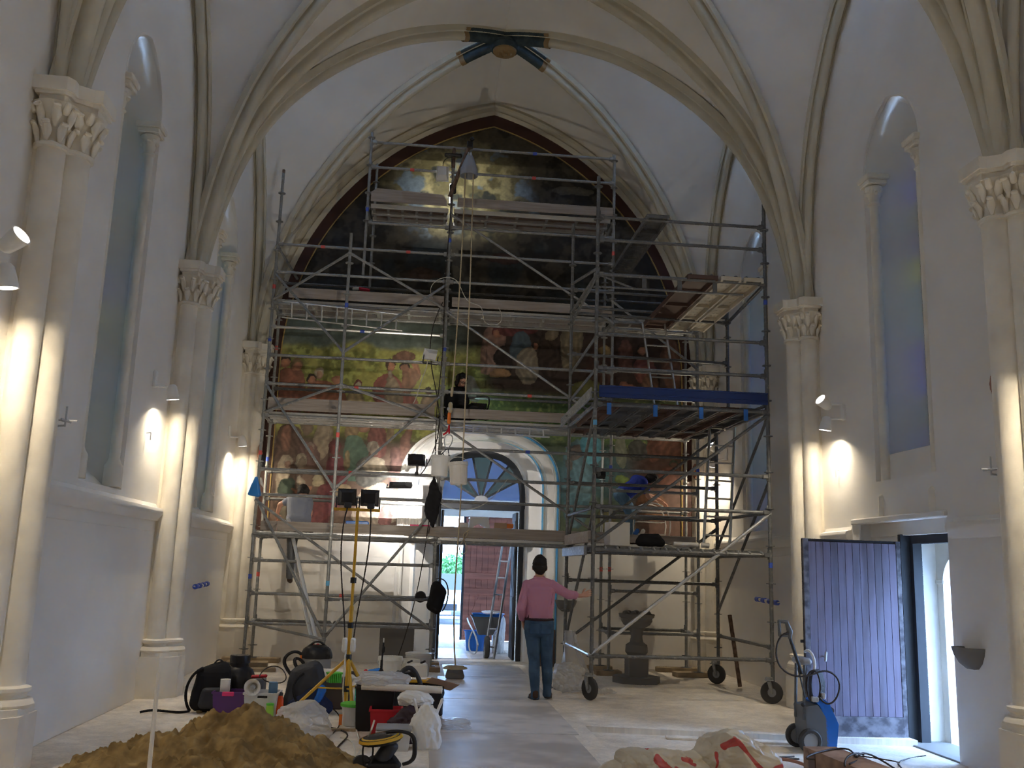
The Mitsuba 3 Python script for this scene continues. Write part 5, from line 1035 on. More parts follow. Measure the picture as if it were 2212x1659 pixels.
# tower lower deck: white box, trolley, bag, rolls
solo('white_carton', 'white box standing on the lower tower deck', 'box', cb((2.75, 13.3, 2.12), (.30, .25, .33), .008, .1), 'paper', 30)
k = thing('trolley_frame', 'white tubular trolley frame on the right deck in front of the mural', 'trolley')
for sy in (0, .3):
    part(k, 'side_loop', cord([(3.52, 15.4 + sy, 2.1), (3.52, 15.4 + sy, 2.62), (3.58, 15.4 + sy, 2.68), (3.94, 15.4 + sy, 2.68), (4.0, 15.4 + sy, 2.62), (4.0, 15.4 + sy, 2.1)], .011, 8), 'white_plastic', 40)
for z in (2.22, 2.42, 2.6): part(k, 'shelf', cat(bx(3.52, 4.0, 15.4, 15.7, z, z + .012)), 'white_plastic', False)
solo('black_holdall', 'black holdall on the lower tower deck', 'bag', lump(hull([(3.05, 13.2, 2.02), (3.35, 13.2, 2.02), (3.1, 13.25, 2.08), (3.3, 13.2, 2.08)], .06, 12), .02, 7, 6, .03), 'black_cloth', 40)
for i in range(3): solo('paper_roll', ('white paper roll lying on the lower tower deck beside the holdall', 'white tube on the lower tower deck in the middle of three', 'white tube on the lower tower deck at the right')[i], 'roll', mv(lathe([(0, 0), (.035, 0), (.035, .2 - .05 * i), (0, .2 - .05 * i)], 14), (3.48 + .2 * i, 13.0, 2.0), 0, 0, math.pi / 2), 'paper', 40)
solo('timber_board', 'timber board on edge behind the trolley frame', 'timber', bx(3.3, 4.35, 15.3, 15.335, 2.07, 2.19, .004), 'board_wood', False)
for i, (x, m, lab) in enumerate(((3.32, 'green_plastic', 'green rag on the right deck below the trolley'), (3.48, 'pump_blue', 'dark blue bottle on the right deck below the trolley'), (3.58, 'paper', 'white rag on the right deck below the trolley'))): solo('rag' if i != 1 else 'small_bottle', lab, 'rag' if i != 1 else 'bottle', lump(hull([(x, 15.36, 2.22), (x + .03, 15.36, 2.27)], .035, 10), .01, 9, i, .02), m, 40)
# ------------------------------------------------------------------ floor clutter on the left
def box_open(x0, x1, y0, y1, z0, z1, t=.008, taper=.02):
    o = m3.Manifold.batch_hull([m3.Manifold.cube([x1 - x0 - 2 * taper, y1 - y0 - 2 * taper, .001]).translate([x0 + taper, y0 + taper, z0]), m3.Manifold.cube([x1 - x0, y1 - y0, .001]).translate([x0, y0, z1])])
    i = m3.Manifold.batch_hull([m3.Manifold.cube([x1 - x0 - 2 * taper - 2 * t, y1 - y0 - 2 * taper - 2 * t, .001]).translate([x0 + taper + t, y0 + taper + t, z0 + t]), m3.Manifold.cube([x1 - x0 - 2 * t, y1 - y0 - 2 * t, .02]).translate([x0 + t, y0 + t, z1])])
    rim = m3.Manifold.cube([x1 - x0 + .02, y1 - y0 + .02, .02]).translate([x0 - .01, y0 - .01, z1 - .02]) - m3.Manifold.cube([x1 - x0 - 2 * t, y1 - y0 - 2 * t, .1]).translate([x0 + t, y0 + t, z1 - .05])
    return tri((o - i) + rim)


# sand heap
gx, gy = np.meshgrid(np.linspace(-3.05, -.25, 220), np.linspace(6.6, 9.1, 170), indexing='ij')
P = np.stack([gx, gy, gx * 0], -1)
hgt = np.zeros_like(gx)
for (cx, cy, rx, ry, h) in ((-1.27, 8.25, .80, .80, .42), (-1.60, 8.2, .55, .70, .34), (-1.9, 7.9, .95, .75, .22), (-1.0, 8.0, .70, .75, .22), (-1.5, 7.3, 1.1, .8, .18)):
    d = np.hypot((gx - cx) / rx, (gy - cy) / ry); hgt = np.maximum(hgt, h * np.clip(1 - d, 0, 1) ** .95)
hgt = hgt + (hgt > .01) * ((meshkit.fbm(P * 4.5, 4, 3) - .5) * .15 + (meshkit.fbm(P * 11, 4, 5) - .5) * .12 + np.maximum(meshkit.fbm(P * 17, 2, 15) - .55, 0) * .16 + (np.abs(meshkit.fbm(P * 22, 3, 8) - .5) - .12) * -.05) * np.clip(hgt * 8, 0, 1)
hgt = np.maximum(hgt, .003 + .006 * meshkit.fbm(P * 9, 4, 6)); hgt = np.where(np.hypot((gx + 1.42) / 1.25, (gy - 7.75) / 1.2) > .93 + .1 * (meshkit.fbm(P * 3, 3, 12) - .5), -.02, hgt)
mat('sand', mottle((.17, .11, .045), (.33, .225, .095), 9), .95, 0, .1)
solo('sand_heap', 'heap of brown building sand on the floor at the left front', 'sand', grid(np.stack([gx, gy, hgt], -1)), 'sand', 40, kind='stuff')
solo('white_pole', 'pale pole standing upright in front of the sand at the left', 'pole', lathe([(0, 0), (.0125, 0), (.012, .55), (.011, .98), (.008, 1.0), (0, 1.0)], 12, tuple(Zp(342, 1460, .98) * V(1, 1, 0))), 'paper', 40)

k = thing('backpack', 'black rucksack standing on the floor left of the purple box', 'backpack'); c = V(-2.13, 10.75, 0)
part(k, 'body', lump(hull([c + V(-.13, 0, .10), c + V(.12, 0, .10), c + V(-.09, .02, .38), c + V(.10, .02, .38), c + V(.08, .05, .44)], .09, 14), .018, 6, 1, .025), 'black_cloth', 40)
part(k, 'pocket', lump(hull([c + V(-.06, -.10, .10), c + V(.10, -.10, .10), c + V(-.04, -.09, .22), c + V(.09, -.09, .22)], .05, 12), .01, 7, 2, .02), 'charcoal', 40)
part(k, 'strap', tube(smooth_path([c + V(-.10, -.04, .46), c + V(-.22, -.06, .34), c + V(-.25, -.06, .16), c + V(-.20, -.04, .02)]), .016, 6), 'black_cloth', 40); part(k, 'strap', tube(smooth_path([c + V(-.2, -.05, .02), c + V(-.35, -.1, .015), c + V(-.5, -.12, .03), c + V(-.68, -.14, .012)]), .013, 6), 'black_cloth', 40); part(k, 'handle', cord([c + V(.0, .02, .50), c + V(.05, .02, .54), c + V(.1, .02, .50)], .009, 6), 'black_cloth', 40)
k = thing('jerrycan', 'glossy black plastic jug behind the purple box', 'jug'); c = V(-1.93, 11.15, 0); part(k, 'body', lathe([(0, 0), (.19, 0), (.20, .05), (.20, .28), (.15, .40), (.10, .44), (.10, .50)], 28, c), 'black_plastic', 40); part(k, 'cap', lathe([(0, .56), (.105, .56), (.11, .55), (.11, .48), (.1, .48)], 24, c), 'black_plastic', 40); part(k, 'handle', cord([c + V(-.10, 0, .46), c + V(-.18, 0, .45), c + V(-.19, 0, .36)], .014, 8), 'black_plastic', 40)
k = thing('storage_box', 'purple plastic storage box with a pink clip handle', 'box'); part(k, 'body', box_open(-2.07, -1.74, 10.5, 10.78, 0, .245), 'purple_plastic', False); part(k, 'clip', bx(-1.97, -1.85, 10.478, 10.50, .205, .25, .006), 'pink_plastic', 30, label='pink clip handle')
solo('paper_roll', 'upright pink and white paper roll in the purple box', 'roll', lathe([(.015, .1), (.05, .1), (.052, .36), (.015, .36), (.015, .1)], 20, (-1.97, 10.62, 0)), 'paper', 40)
k = thing('storage_crate', 'translucent white plastic crate beside the purple box', 'crate'); part(k, 'body', box_open(-1.74, -1.40, 10.44, 10.74, 0, .25), 'milky_plastic', False); part(k, 'grip_slot', bx(-1.60, -1.50, 10.432, 10.44, .20, .222, .003), 'black_plastic', False)
k = thing('megaphone', 'white megaphone with its round horn facing forward, on the crate', 'megaphone'); c = V(-1.655, 10.40, .31); horn = mv(lathe([(.085, 0), (.08, .012), (.055, .04), (.035, .10), (.035, .2), (0, .2)], 28), (0, 0, 0), 0, -math.pi / 2); part(k, 'horn', horn.apply_translation(c), 'white_plastic', 40); part(k, 'cone', mv(lathe([(0, -.02), (.022, -.01), (.03, .03), (0, .04)], 20), c, 0, -math.pi / 2), 'grey_plastic', 40); part(k, 'grip', bar(c + V(0, .14, 0), c + V(0, .16, -.07), .013, 8), 'charcoal', 40)
solo('box_insert', 'light blue carton standing in the white crate', 'box', cb((-1.47, 10.6, .27), (.09, .06, .15), .005, .2), 'denim_light', 30)
solo('red_case', 'dark case with a red lid behind the megaphone', 'case', cat(cb((-1.68, 10.95, .17), (.14, .2, .34), .01)), 'dark_grey', 30); solo('red_cloth', 'red strap lying on the dark case', 'strap', hull([(-1.74, 10.9, .36), (-1.6, 10.9, .37)], .018, 8), 'red_plastic', 40)
solo('wire_loop', 'loop of dark wire behind the white crate', 'wire', cord([(-1.66, 10.85, .36), (-1.58, 10.9, .46), (-1.44, 10.9, .45), (-1.38, 10.85, .34), (-1.5, 10.8, .31), (-1.62, 10.8, .36)], .006, 6), 'cable_dark', 40)
def bottle(name, lab, c, r, h, m, cap, neck=.5):
    k = thing(name, lab, 'bottle'); part(k, 'body', lathe([(0, 0), (r * .9, 0), (r, .01), (r, h * .66), (r * neck, h * .82), (r * neck, h * .88), (0, h * .88)], 20, c), m, 40); part(k, 'cap', lathe([(r * neck * 1.1, h * .86), (r * neck * 1.1, h * .97), (r * neck * .5, h), (0, h)], 16, c), cap, 40); return k
bottle('drink_bottle', 'shiny orange metal drink bottle beside the crate', V(-1.38, 10.55, 0), .036, .25, 'orange_metal', 'charcoal', .6); bottle('drink_bottle', 'pale green flask left of the orange bottle', V(-1.46, 10.40, 0), .040, .16, 'lime', 'green_plastic', .9)
k = thing('backpack', 'dark grey and blue rucksack slumped behind the yellow tripod leg', 'backpack'); c = V(-1.13, 10.85, 0)
part(k, 'body', lump(hull([c + V(-.16, 0, .12), c + V(.10, 0, .10), c + V(-.10, .05, .38), c + V(.04, .05, .44)], .11, 14), .025, 6, 3, .025), 'charcoal', 40); part(k, 'base', lump(hull([c + V(-.12, -.06, .08), c + V(.2, -.06, .08), c + V(.05, -.05, .2)], .085, 12), .02, 6, 5, .025), 'navy_cloth', 40); part(k, 'pocket', lump(hull([c + V(.12, -.12, .16), c + V(.16, -.10, .26)], .045, 10), .01, 7, 5, .02), 'pump_blue', 40); part(k, 'strap', cord([c + V(-.05, -.08, .42), c + V(-.14, -.14, .3), c + V(-.1, -.15, .14)], .012, 6), 'black_cloth', 40)
solo('felt_bag', 'brown cardboard sleeve standing behind the tripod mast', 'box', cb((-.86, 11.2, .17), (.30, .12, .34), .008, .15), 'brown_felt', 30)
k = thing('clip_box', 'clear plastic box with lime green clips tipped behind the rucksack', 'box'); c = V(-1.02, 12.3, .0); part(k, 'tub', mv(box_open(-.24, .24, -.16, .16, 0, .18), c + V(0, 0, .02), .2), 'milky_plastic', False); part(k, 'lid', cb(c + V(.05, 0, .22), (.50, .34, .02), .006, .2), 'frosted', 30)
for dx in (-.16, .16): part(k, 'clip', cb(c + V(dx, -.17, .20), (.06, .02, .08), .005, .2), 'green_plastic', 30, label='lime green clip')
solo('paper_roll', 'thick white paper roll lying in front of the clear box', 'roll', mv(lathe([(.02, 0), (.055, 0), (.055, .40), (.02, .40)], 20), (-1.2, 11.9, .30), .1, 0, math.pi / 2), 'paper', 40); solo('support_crate', 'grey crate under the paper roll', 'crate', cb((-1.0, 11.9, .12), (.5, .28, .24), .01), 'grey_plastic', 30)
solo('green_brush', 'lime green plastic hand brush head', 'brush', cat([cb((-.93 + .02 * i, 10.95, .36 + .0 * i), (.012, .10, .10), 0, .4) for i in range(7)] + [cb((-.87, 10.95, .41), (.16, .11, .02), .004, .4)]), 'green_plastic', 30)
labels['green_brush']['label'] = 'lime green plastic brush beside the dark rucksack'
solo('clear_bag', 'crumpled clear plastic bag lying behind the sand heap', 'plastic bag', crumple((-1.02, 9.35, 0), (.30, .26, .20), 7, .32, 3.0), 'clear_sheet', 20)

# vacuum cleaner far left
_k0 = set(scene)
k = thing('vacuum_cleaner', 'black wet vacuum cleaner with a looping hose under the left scaffold', 'vacuum cleaner'); c = V(-1.35, 13.75, 0)
part(k, 'drum', lathe([(0, .03), (.18, .03), (.20, .06), (.20, .34), (.21, .36)], 24, c), 'grey_plastic', 40); part(k, 'motor_head', lathe([(.215, .36), (.215, .42), (.19, .50), (.12, .56), (0, .57)], 24, c), 'black_plastic', 40); part(k, 'handle', cord([c + V(-.12, 0, .53), c + V(0, 0, .62), c + V(.12, 0, .53)], .016, 8), 'black_plastic', 40)
part(k, 'hose', cord([c + V(-.2, -.02, .40), c + V(-.34, -.05, .44), c + V(-.42, -.08, .34), c + V(-.36, -.1, .16), c + V(-.25, -.12, .06), c + V(-.14, -.15, .22), c + V(-.2, -.2, .35), c + V(-.1, -.25, .04)], .024, 8), 'black_plastic', 40)
for a in np.arange(4) * 1.57 + .5: part(k, 'wheel', sph(c + V(.17 * math.cos(a), .17 * math.sin(a), .03), .03, 10), 'charcoal', 40)
part(k, 'clasp', cb(c + V(-.2, -.08, .37), (.03, .03, .07), .006), 'orange_plastic', 30)
for _k in set(scene) - _k0: scene[_k]['to_world'] = T().scale([1, 1, .84])
solo('hose_piece', 'brown suction hose lying on the floor beneath the scaffold', 'hose', cord([(-.95, 13.9, .03), (-.8, 13.7, .10), (-.65, 13.5, .04), (-.55, 13.6, .03), (-.35, 13.3, .03)], .028, 8), 'rubber', 40)
q = ext(Polygon([(0, 0), (.16, .28), (.10, .34), (-.06, .08)]), .003); solo('paper_note', 'white sheet of paper tied to the middle scaffold pole', 'paper', to_xz(q).apply_translation([-1.19, 14.0, .75]), 'paper', False)

# buckets and boxes in the middle
bucket('plaster_bucket', 'large white plaster bucket behind the black tripod', (-.33, 13.5, 0), .145, .165, .37, 'white_plastic', True, lid=None, up=False)
bucket('plaster_bucket', 'white lidded bucket behind the white canister', (.05, 14.4, 0), .16, .18, .34, 'milky_plastic', True, lid='frosted', up=False)
bucket('plaster_bucket', 'white bucket right of the large plaster bucket', (-.08, 13.9, 0), .13, .15, .30, 'white_plastic', False, up=False)
k = thing('canister', 'white plastic canister with black caps', 'canister'); c = V(.03, 13.55, 0); part(k, 'body', cb(c + V(0, 0, .14), (.30, .20, .28), .02), 'white_plastic', 30)
for dx in (-.1, .08): part(k, 'cap', hull([c + V(dx - .02, -.02, .29), c + V(dx + .03, .0, .31)], .014, 8), 'black_plastic', 40)
k = thing('tool_case', 'black tool case with a grey label in front of the buckets', 'tool case'); c = V(-.10, 12.9, 0); part(k, 'body', cb(c + V(0, 0, .12), (.27, .22, .24), .012), 'black_plastic', 30); part(k, 'latch', cb(c + V(0, -.115, .20), (.05, .01, .035), .003), 'grey_plastic', 30); part(k, 'handle', cord([c + V(-.07, 0, .24), c + V(-.05, 0, .27), c + V(.05, 0, .27), c + V(.07, 0, .24)], .009, 6), 'black_plastic', 40)
k = thing('camera_tripod', 'small black lamp tripod standing among the boxes', 'tripod'); c = V(-.40, 12.1, 0); part(k, 'column', cat(bar(c + V(0, 0, .04), c + V(0, 0, .45), .016, 8), bar(c + V(0, 0, .4), c + V(.01, 0, .66), .010, 8), hull([c + V(.01, 0, .55), c + V(.015, -.02, .60)], .018, 8)), 'black_plastic', 40); part(k, 'tip', bar(c + V(.01, 0, .66), c + V(.01, 0, .71), .007, 8), 'white_plastic', 40)
for a in (-2.7, -.5, 1.5): part(k, 'leg', cat(bar(c + V(0, 0, .36), c + V(.22 * math.cos(a), .22 * math.sin(a), .01), .009, 6)), 'black_plastic', 40)
solo('grey_carton', 'grey and white carton behind the black tripod legs', 'box', cb((-.47, 12.45, .13), (.26, .2, .26), .006), 'frosted', 30)
items = [('spray_bottle', 'white round shouldered bottle in front of the tool case', V(-.16, 11.7, .0), .055, .30, 'white_plastic', 'paper', .45), ('spray_bottle', 'white bottle with a red cap beside the brown hose', V(-.27, 11.5, 0), .045, .26, 'white_plastic', 'red_plastic', .5), ('glue_jar', 'white jar with a red lid right of the hose', V(.18, 11.95, .10), .045, .18, 'white_plastic', 'paper', .9), ('spray_bottle', 'teal bottle behind the tripod mast', V(-.64, 11.7, 0), .04, .27, 'teal_plastic', 'white_plastic', .4), ('glue_jar', 'white jar behind the yellow tripod', V(-.58, 11.3, 0), .05, .24, 'white_plastic', 'paper', .9)]
for a in items: bottle(*a)
solo('blue_glove', 'blue work gloves on the grey carton', 'glove', lump(hull([(-.55, 12.4, .28), (-.42, 12.4, .29)], .03, 10), .015, 9, 4, .02), 'bright_blue', 40)
solo('red_rag', 'small red cap lying on the carton left of the tripod', 'cap', sph((-.60, 12.35, .29), .025, 10), 'red_plastic', 40)
solo('white_tray', 'white polystyrene tray behind the black crate', 'tray', cb((-.36, 10.35, .42), (.26, .2, .06), .01), 'white_plastic', 30)
solo('brown_box', 'small brown carton behind the grey hose', 'box', cb((-.14, 10.9, .30), (.12, .1, .22), .005, .3), 'cardboard', 30)
solo('yellow_case', 'yellow tray with papers on the black case', 'tray', cb((.06, 10.9, .36), (.26, .24, .03), .006, -.1), 'yellow_paint', 30)
solo('paper_sheet', 'white sheet of paper lying on the yellow tray', 'paper', cb((.05, 10.88, .38), (.18, .16, .004), 0, .2), 'paper', 30)
k = thing('equipment_case', 'large black equipment case under the yellow tray', 'case'); part(k, 'body', cb((.05, 10.95, .175), (.56, .32, .35), .02), 'black_plastic', 30); part(k, 'edge', cb((.05, 10.95, .30), (.57, .33, .02), .006), 'charcoal', 30)
solo('cardboard_flap', 'flat reddish cardboard sheet sticking out over the path', 'cardboard', mv(bx(-.16, .16, -.14, .14, 0, .005), (.30, 10.75, .34), .25, -.35, .25), 'cardboard', False)
solo('grey_box', 'grey rag box right of the bottles', 'box', cb((.02, 11.85, .10), (.40, .2, .20), .008), 'grey_plastic', 30)
solo('black_rag', 'black cable heap beside the path', 'cable', lump(sph((.25, 12.3, .08), .13, 16, (1.1, .8, .9)), .05, 8, 3, .02), 'black_plastic', 30)
solo('red_bottle', 'dark bottle with a red cap lying on the grey box', 'bottle', cat(hull([(.08, 11.84, .235), (.20, 11.86, .235)], .034, 10)), 'wine_dark', 40)
k = thing('grey_hose', 'thick grey vacuum hose arching out of the boxes', 'hose'); part(k, 'tube', cord([(-.20, 10.2, .35), (-.14, 10.2, .50), (-.05, 10.2, .56), (.03, 10.2, .49), (.09, 10.15, .34)], .024, 10), 'charcoal', 40); part(k, 'ring', hull([(.082, 10.15, .36), (.092, 10.15, .34)], .028, 10), 'orange_plastic', 40, label='orange hose ring')
k = thing('black_crate', 'open black plastic crate in front of the tripod', 'crate'); part(k, 'body', box_open(-.56, -.18, 9.75, 10.1, 0, .42), 'black_plastic', False)
solo('red_bin', 'red plastic bin beside the black crate', 'bin', box_open(-.40, -.10, 9.52, 9.78, 0, .24), 'red_plastic', False)
solo('bin_bag', 'black rubbish bag slumped over the red bin', 'bag', crumple((.0, 9.35, 0), (.24, .22, .20), 11, .22), 'wine_dark', 25)
solo('map_roll', 'long roll of brown paper lying across the crates', 'roll', bar((-.50, 9.7, .43), (.28, 9.62, .42), .035, 14), 'paper', 40); labels['map_roll']['label'] = 'long roll of pale paper lying across the crates'
solo('clear_film', 'crumpled clear film on the paper roll', 'film', mv(crumple((0, 0, 0), (.26, .08, .10), 4, .25), (-.28, 9.72, .44), .2), 'clear_sheet', 20)
solo('white_film', 'white plastic wrapping on top of the bin bag', 'plastic bag', crumple((.02, 9.4, .30), (.18, .12, .09), 15, .3), 'white_plastic', 25)
k = thing('carrier_bag', 'white plastic carrier bag standing on the floor beside the path', 'bag'); part(k, 'bag', crumple((.13, 8.95, 0), (.15, .13, .25), 21, .22, 2.6), 'white_plastic', 25)
for dx in (-.08, .09): part(k, 'handle', hull([(.13 + dx, 8.95, .30), (.13 + dx * 1.5, 8.93, .42)], .015, 8), 'white_plastic', 40)
q = meshkit.text_mesh('MA', .03, .002); q.apply_transform(trimesh.transformations.euler_matrix(math.pi / 2, 0, 0)); 
solo('plastic_scraps', 'torn clear packaging lying on the path', 'plastic scraps', crumple((.40, 10.0, 0), (.22, .12, .07), 31, .35), 'clear_sheet', 20); solo('stone_lump', 'grey stone lump beside the torn packaging', 'stone', lump(sph((.27, 10.0, .05), .06, 12), .02, 9, 3, .02), 'grey_plastic', 30)
k = thing('storage_box', 'translucent grey storage box under the black and yellow machine', 'box'); part(k, 'body', box_open(-.30, .0, 8.75, 9.02, 0, .17), 'milky_plastic', False); part(k, 'lid', cb((-.15, 8.885, .185), (.32, .29, .02), .006), 'grey_plastic', 30)
bucket('small_tub', 'clear tub with a green rim beside the tripod foot', (-.58, 10.1, 0), .11, .13, .21, 'milky_plastic', False, up=False, lid='green_plastic')
solo('orange_strip', 'orange plastic strip stuck on the clear tub', 'strip', bx(-.72, -.69, 9.98, 10.0, .02, .12), 'orange_plastic', False)
for i, (px, py, r) in enumerate(((430, 1540, .05), (700, 1610, .03), (660, 1635, .05), (758, 1655, .05))): solo('plaster_lump', ('lump of broken plaster behind the sand heap near the rucksack', 'small plaster lump at the right foot of the sand heap', 'sandy lump at the front right edge of the sand heap', 'sandy lump on the floor left of the black and yellow machine')[i], 'plaster lump', lump(sph(Zp(px, py) + V(0, 0, r * .4), r * .7, 10), r * .2, 15, i), 'sand', 30)
solo('floor_batten', 'thin brown batten lying behind the black crate', 'batten', cb((-.78, 9.75, .012), (.5, .05, .024), .003, .08), 'block_wood', 30)

# black and yellow vacuum in front
_k0 = set(scene)
k = thing('wet_vacuum', 'black and yellow machine with a thick hose loop at the front of the floor', 'vacuum cleaner'); c = V(-.20, 8.05, 0)
part(k, 'base', lump(hull([c + V(-.14, 0, .04), c + V(.10, .02, .04), c + V(-.1, .1, .08), c + V(.05, .1, .10)], .05, 12), .006, 6, 1, .03), 'black_plastic', 40); part(k, 'body', hull([c + V(-.02, .05, .12), c + V(.04, .06, .24)], .075, 14), 'charcoal', 40)
part(k, 'top_cover', mv(lathe([(0, -.02), (.17, -.02), (.20, .01), (.18, .05), (.08, .075), (0, .08)], 24), c + V(-.04, .05, .31), .2, 0, -.22), 'black_plastic', 40)
part(k, 'yellow_stripe', mv(lathe([(.155, .058), (.195, .030), (.203, .012), (.19, .045)], 24), c + V(-.04, .047, .315), .2, 0, -.22), 'yellow_paint', 40, label='yellow band')
part(k, 'frame', cord([c + V(.0, .0, .42), c + V(.14, 0, .43), c + V(.23, 0, .39), c + V(.26, 0, .26), c + V(.25, 0, .12), c + V(.16, -.02, .06)], .020, 8), 'black_plastic', 40); part(k, 'wheel', mv(lathe([(0, -.02), (.07, -.02), (.08, 0), (.07, .02), (0, .02)], 20), c + V(-.2, .0, .08), 0, math.pi / 2), 'charcoal', 40)
part(k, 'cable_wrap', cat([cord([c + V(-.16, -.03, .30), c + V(-.19, -.04, .14), c + V(-.15, -.04, .02), c + V(-.11, -.03, .14), c + V(-.14, -.03, .3)], .009, 6)]), 'black_plastic', 40)
for _k in set(scene) - _k0:   # squat: the whole machine is lower than drawn
    if _k.startswith('wet_vacuum') and scene[_k].get('type') == 'ply': scene[_k]['to_world'] = T().translate([-.20, 8.05, 0]).scale([.9, .9, .66]).translate([.20, -8.05, 0])
# cables over the floor
for lab, m, r, pts in (('white cable running from the tripod plug to the machine', 'cable_pale', .008, [(740, 1440), (732, 1490), (755, 1520), (770, 1580), (778, 1610)]), ('long dark cable snaking over the floor beside the sand', 'cable_dark', .008, [(705, 1545), (718, 1575), (742, 1582), (735, 1610), (728, 1640), (745, 1655)]), ('thin brown cable looping below the yellow tripod', 'cable_dark', .006, [(715, 1530), (735, 1560), (725, 1580), (690, 1605)]), ('pale cable loop on the floor in front of the black crate', 'cable_pale', .006, [(735, 1595), (765, 1615), (765, 1640), (780, 1620)]), ('black cable at the right edge of the sand', 'cable_dark', .008, [(670, 1645), (700, 1648), (735, 1644), (800, 1645)])):
    p = [Zp(x, y) for x, y in pts]; p = [V(q[0], q[1], r + .002) for q in p]
    if 'tripod plug' in lab: p[0] = t0 + V(-.03, -.05, .72); p[1] = t0 + V(-.02, -.25, .35); p[-1] = V(-.3, 8.1, .36)
    solo('floor_cable', lab, 'cable', cord(p, r, 6), m, 40)

# ------------------------------------------------------------------ right foreground
LOW = -.06
def quad_red(m, key, pts3): pass
def sack_mesh(c, s, seed):
    m = trimesh.creation.icosphere(subdivisions=6); v = m.vertices; q = np.random.default_rng(seed)
    n = q.normal(size=(26, 3)); n[:, 2] = np.abs(n[:, 2]) * .8; n /= np.linalg.norm(n, axis=1, keepdims=True); d = q.uniform(.72, 1.15, 26)
    r = np.minimum((d / np.maximum(v @ n.T, .2)).min(1), 1.5); k1 = meshkit.fbm(v * 1.5 + seed, 3, seed)
    cr = np.abs(meshkit.noise(v * V(3.1, 3.1, 1.6) + seed, seed + 2) - .5); c2 = np.abs(meshkit.noise(v * 7.3 + seed, seed + 5) - .5)
    r = r * (.70 + .55 * k1) - .22 * np.clip(.16 - cr, 0, 1) - .10 * np.clip(.15 - c2, 0, 1)
    p = v * r[:, None]; p[:, 2] = np.maximum(p[:, 2], -.3); p = p * np.array(s); p[:, 2] += .3 * s[2]; m.vertices = p + V(*c); return m
SACK_PRINT = [(2.50, .25, 2.60, .30, .022), (2.60, .30, 2.76, .10, .024), (2.76, .10, 2.95, .15, .012), (2.44, .20, 2.41, -.05, .013), (2.55, -.03, 2.66, -.03, .035), (1.93, .17, 2.03, .07, .038), (2.02, .06, 2.07, .10, .03), (2.14, .17, 2.22, .15, .018), (1.80, -.02, 1.88, .08, .008), (1.88, .08, 2.0, .15, .008), (1.92, -.03, 2.0, -.01, .03), (2.08, .02, 2.16, -.03, .02)]
def _sack(p, n, uv):
    wob = .02 * (mikit.noise(p.x * 9, p.y * 9, p.z * 9) - .5); st = mi.Float(0)
    for x0, z0, x1, z1, w in SACK_PRINT:
        dx, dz = x1 - x0, z1 - z0; t = dr.clip(((p.x - x0) * dx + (p.z - z0) * dz) / (dx * dx + dz * dz), 0, 1)
        q = dr.sqrt(dr.square(p.x - x0 - t * dx) + dr.square(p.z - z0 - t * dz)) + wob; st = dr.maximum(st, mikit.smoothstep(w, w - .006, q))
    return mikit.mix(mikit.mix((.42, .36, .26), (.62, .56, .44), mikit.fbm(p.x * 5, p.y * 5, p.z * 5, 3)), (.42, .05, .04), st)
mat('sack_print', mikit.proc(_sack), .42, 0, .5)
solo('builders_sack', 'large beige woven sack with red print, the taller one at the front right', 'sack', sack_mesh((2.66, 8.05, LOW), (.46, .50, .36), 2), 'sack_print', 30)
solo('builders_sack', 'large beige woven sack with red print, crumpled lower at the front', 'sack', sack_mesh((2.03, 7.85, LOW), (.46, .45, .25), 9), 'sack_print', 30)
q = Zp(1500, 1640, LOW)
k = thing('wooden_box_beam', 'long brown wooden box beam lying at the front right', 'timber box'); bp = [(3.32, 8.55), (3.80, 8.62), (4.1, 7.6), (3.55, 7.5)]
_q = [Zp(1735, 1612, .17), Zp(1805, 1613, .17), Zp(1915, 1655, .17)]; _d = (_q[2] - _q[1]); BO, BD = _q[0], _d / np.linalg.norm(_d)
part(k, 'casing', ext(Polygon([_q[0][:2], _q[1][:2], (_q[1] + BD * 1.6)[:2], (_q[0] + BD * 1.6)[:2]]), .23, LOW), 'crate_brown', False); mat('crate_brown', mottle((.20, .125, .085), (.33, .22, .16), 7), .8)
part(k, 'end_recess', ext(Polygon([(_q[0] + BD * .10 + V(-.006, -.004, 0))[:2], (_q[0] + BD * .22 + V(-.006, -.004, 0))[:2], (_q[0] + BD * .22)[:2], (_q[0] + BD * .10)[:2]]), .14, .0), 'dark_ply', False)
BW = lambda px, py, z=.18: tuple(Zp(px, py, z))
for i, pts in enumerate(([BW(1760, 1640), BW(1780, 1622), BW(1830, 1618), BW(1850, 1635), BW(1860, 1628), BW(1900, 1640, .1), BW(1940, 1650, -.05)], [BW(1825, 1655), BW(1840, 1630, .21), BW(1860, 1628), BW(1835, 1650)], [BW(1850, 1632), BW(1880, 1636, .19), BW(1950, 1642, -.04), BW(2000, 1632, -.05)])):
    solo('wire', ('black wire looped over the wooden box beam and out to the door', 'short black wire coiled on the wooden box beam', 'thin wire from the box beam to the door sill')[i], 'wire', cord(pts, .008 if i < 2 else .005, 6), 'cable_dark', 40)
for i, (a, b, c) in enumerate((((2.9, 9.15), (3.2, 9.05), (3.6, 9.12)), ((2.9, 9.08), (3.25, 9.0), (3.6, 9.0)))): solo('wire', ('dark wire lying on the lower floor beside the sacks, the upper one', 'dark wire lying on the lower floor beside the sacks, the lower one')[i], 'wire', cord([(*a, LOW + .008), (*b, LOW + .008), (*c, LOW + .008)], .008, 6), 'cable_dark', 40)
solo('pipe_ring', 'beige hose curl on the floor between the sacks and the box beam', 'hose', cord([(3.05, 8.55, LOW + .02), (3.2, 8.7, LOW + .06), (3.4, 8.7, LOW + .05), (3.5, 8.5, LOW + .02)], .015, 8), 'terracotta', 40)

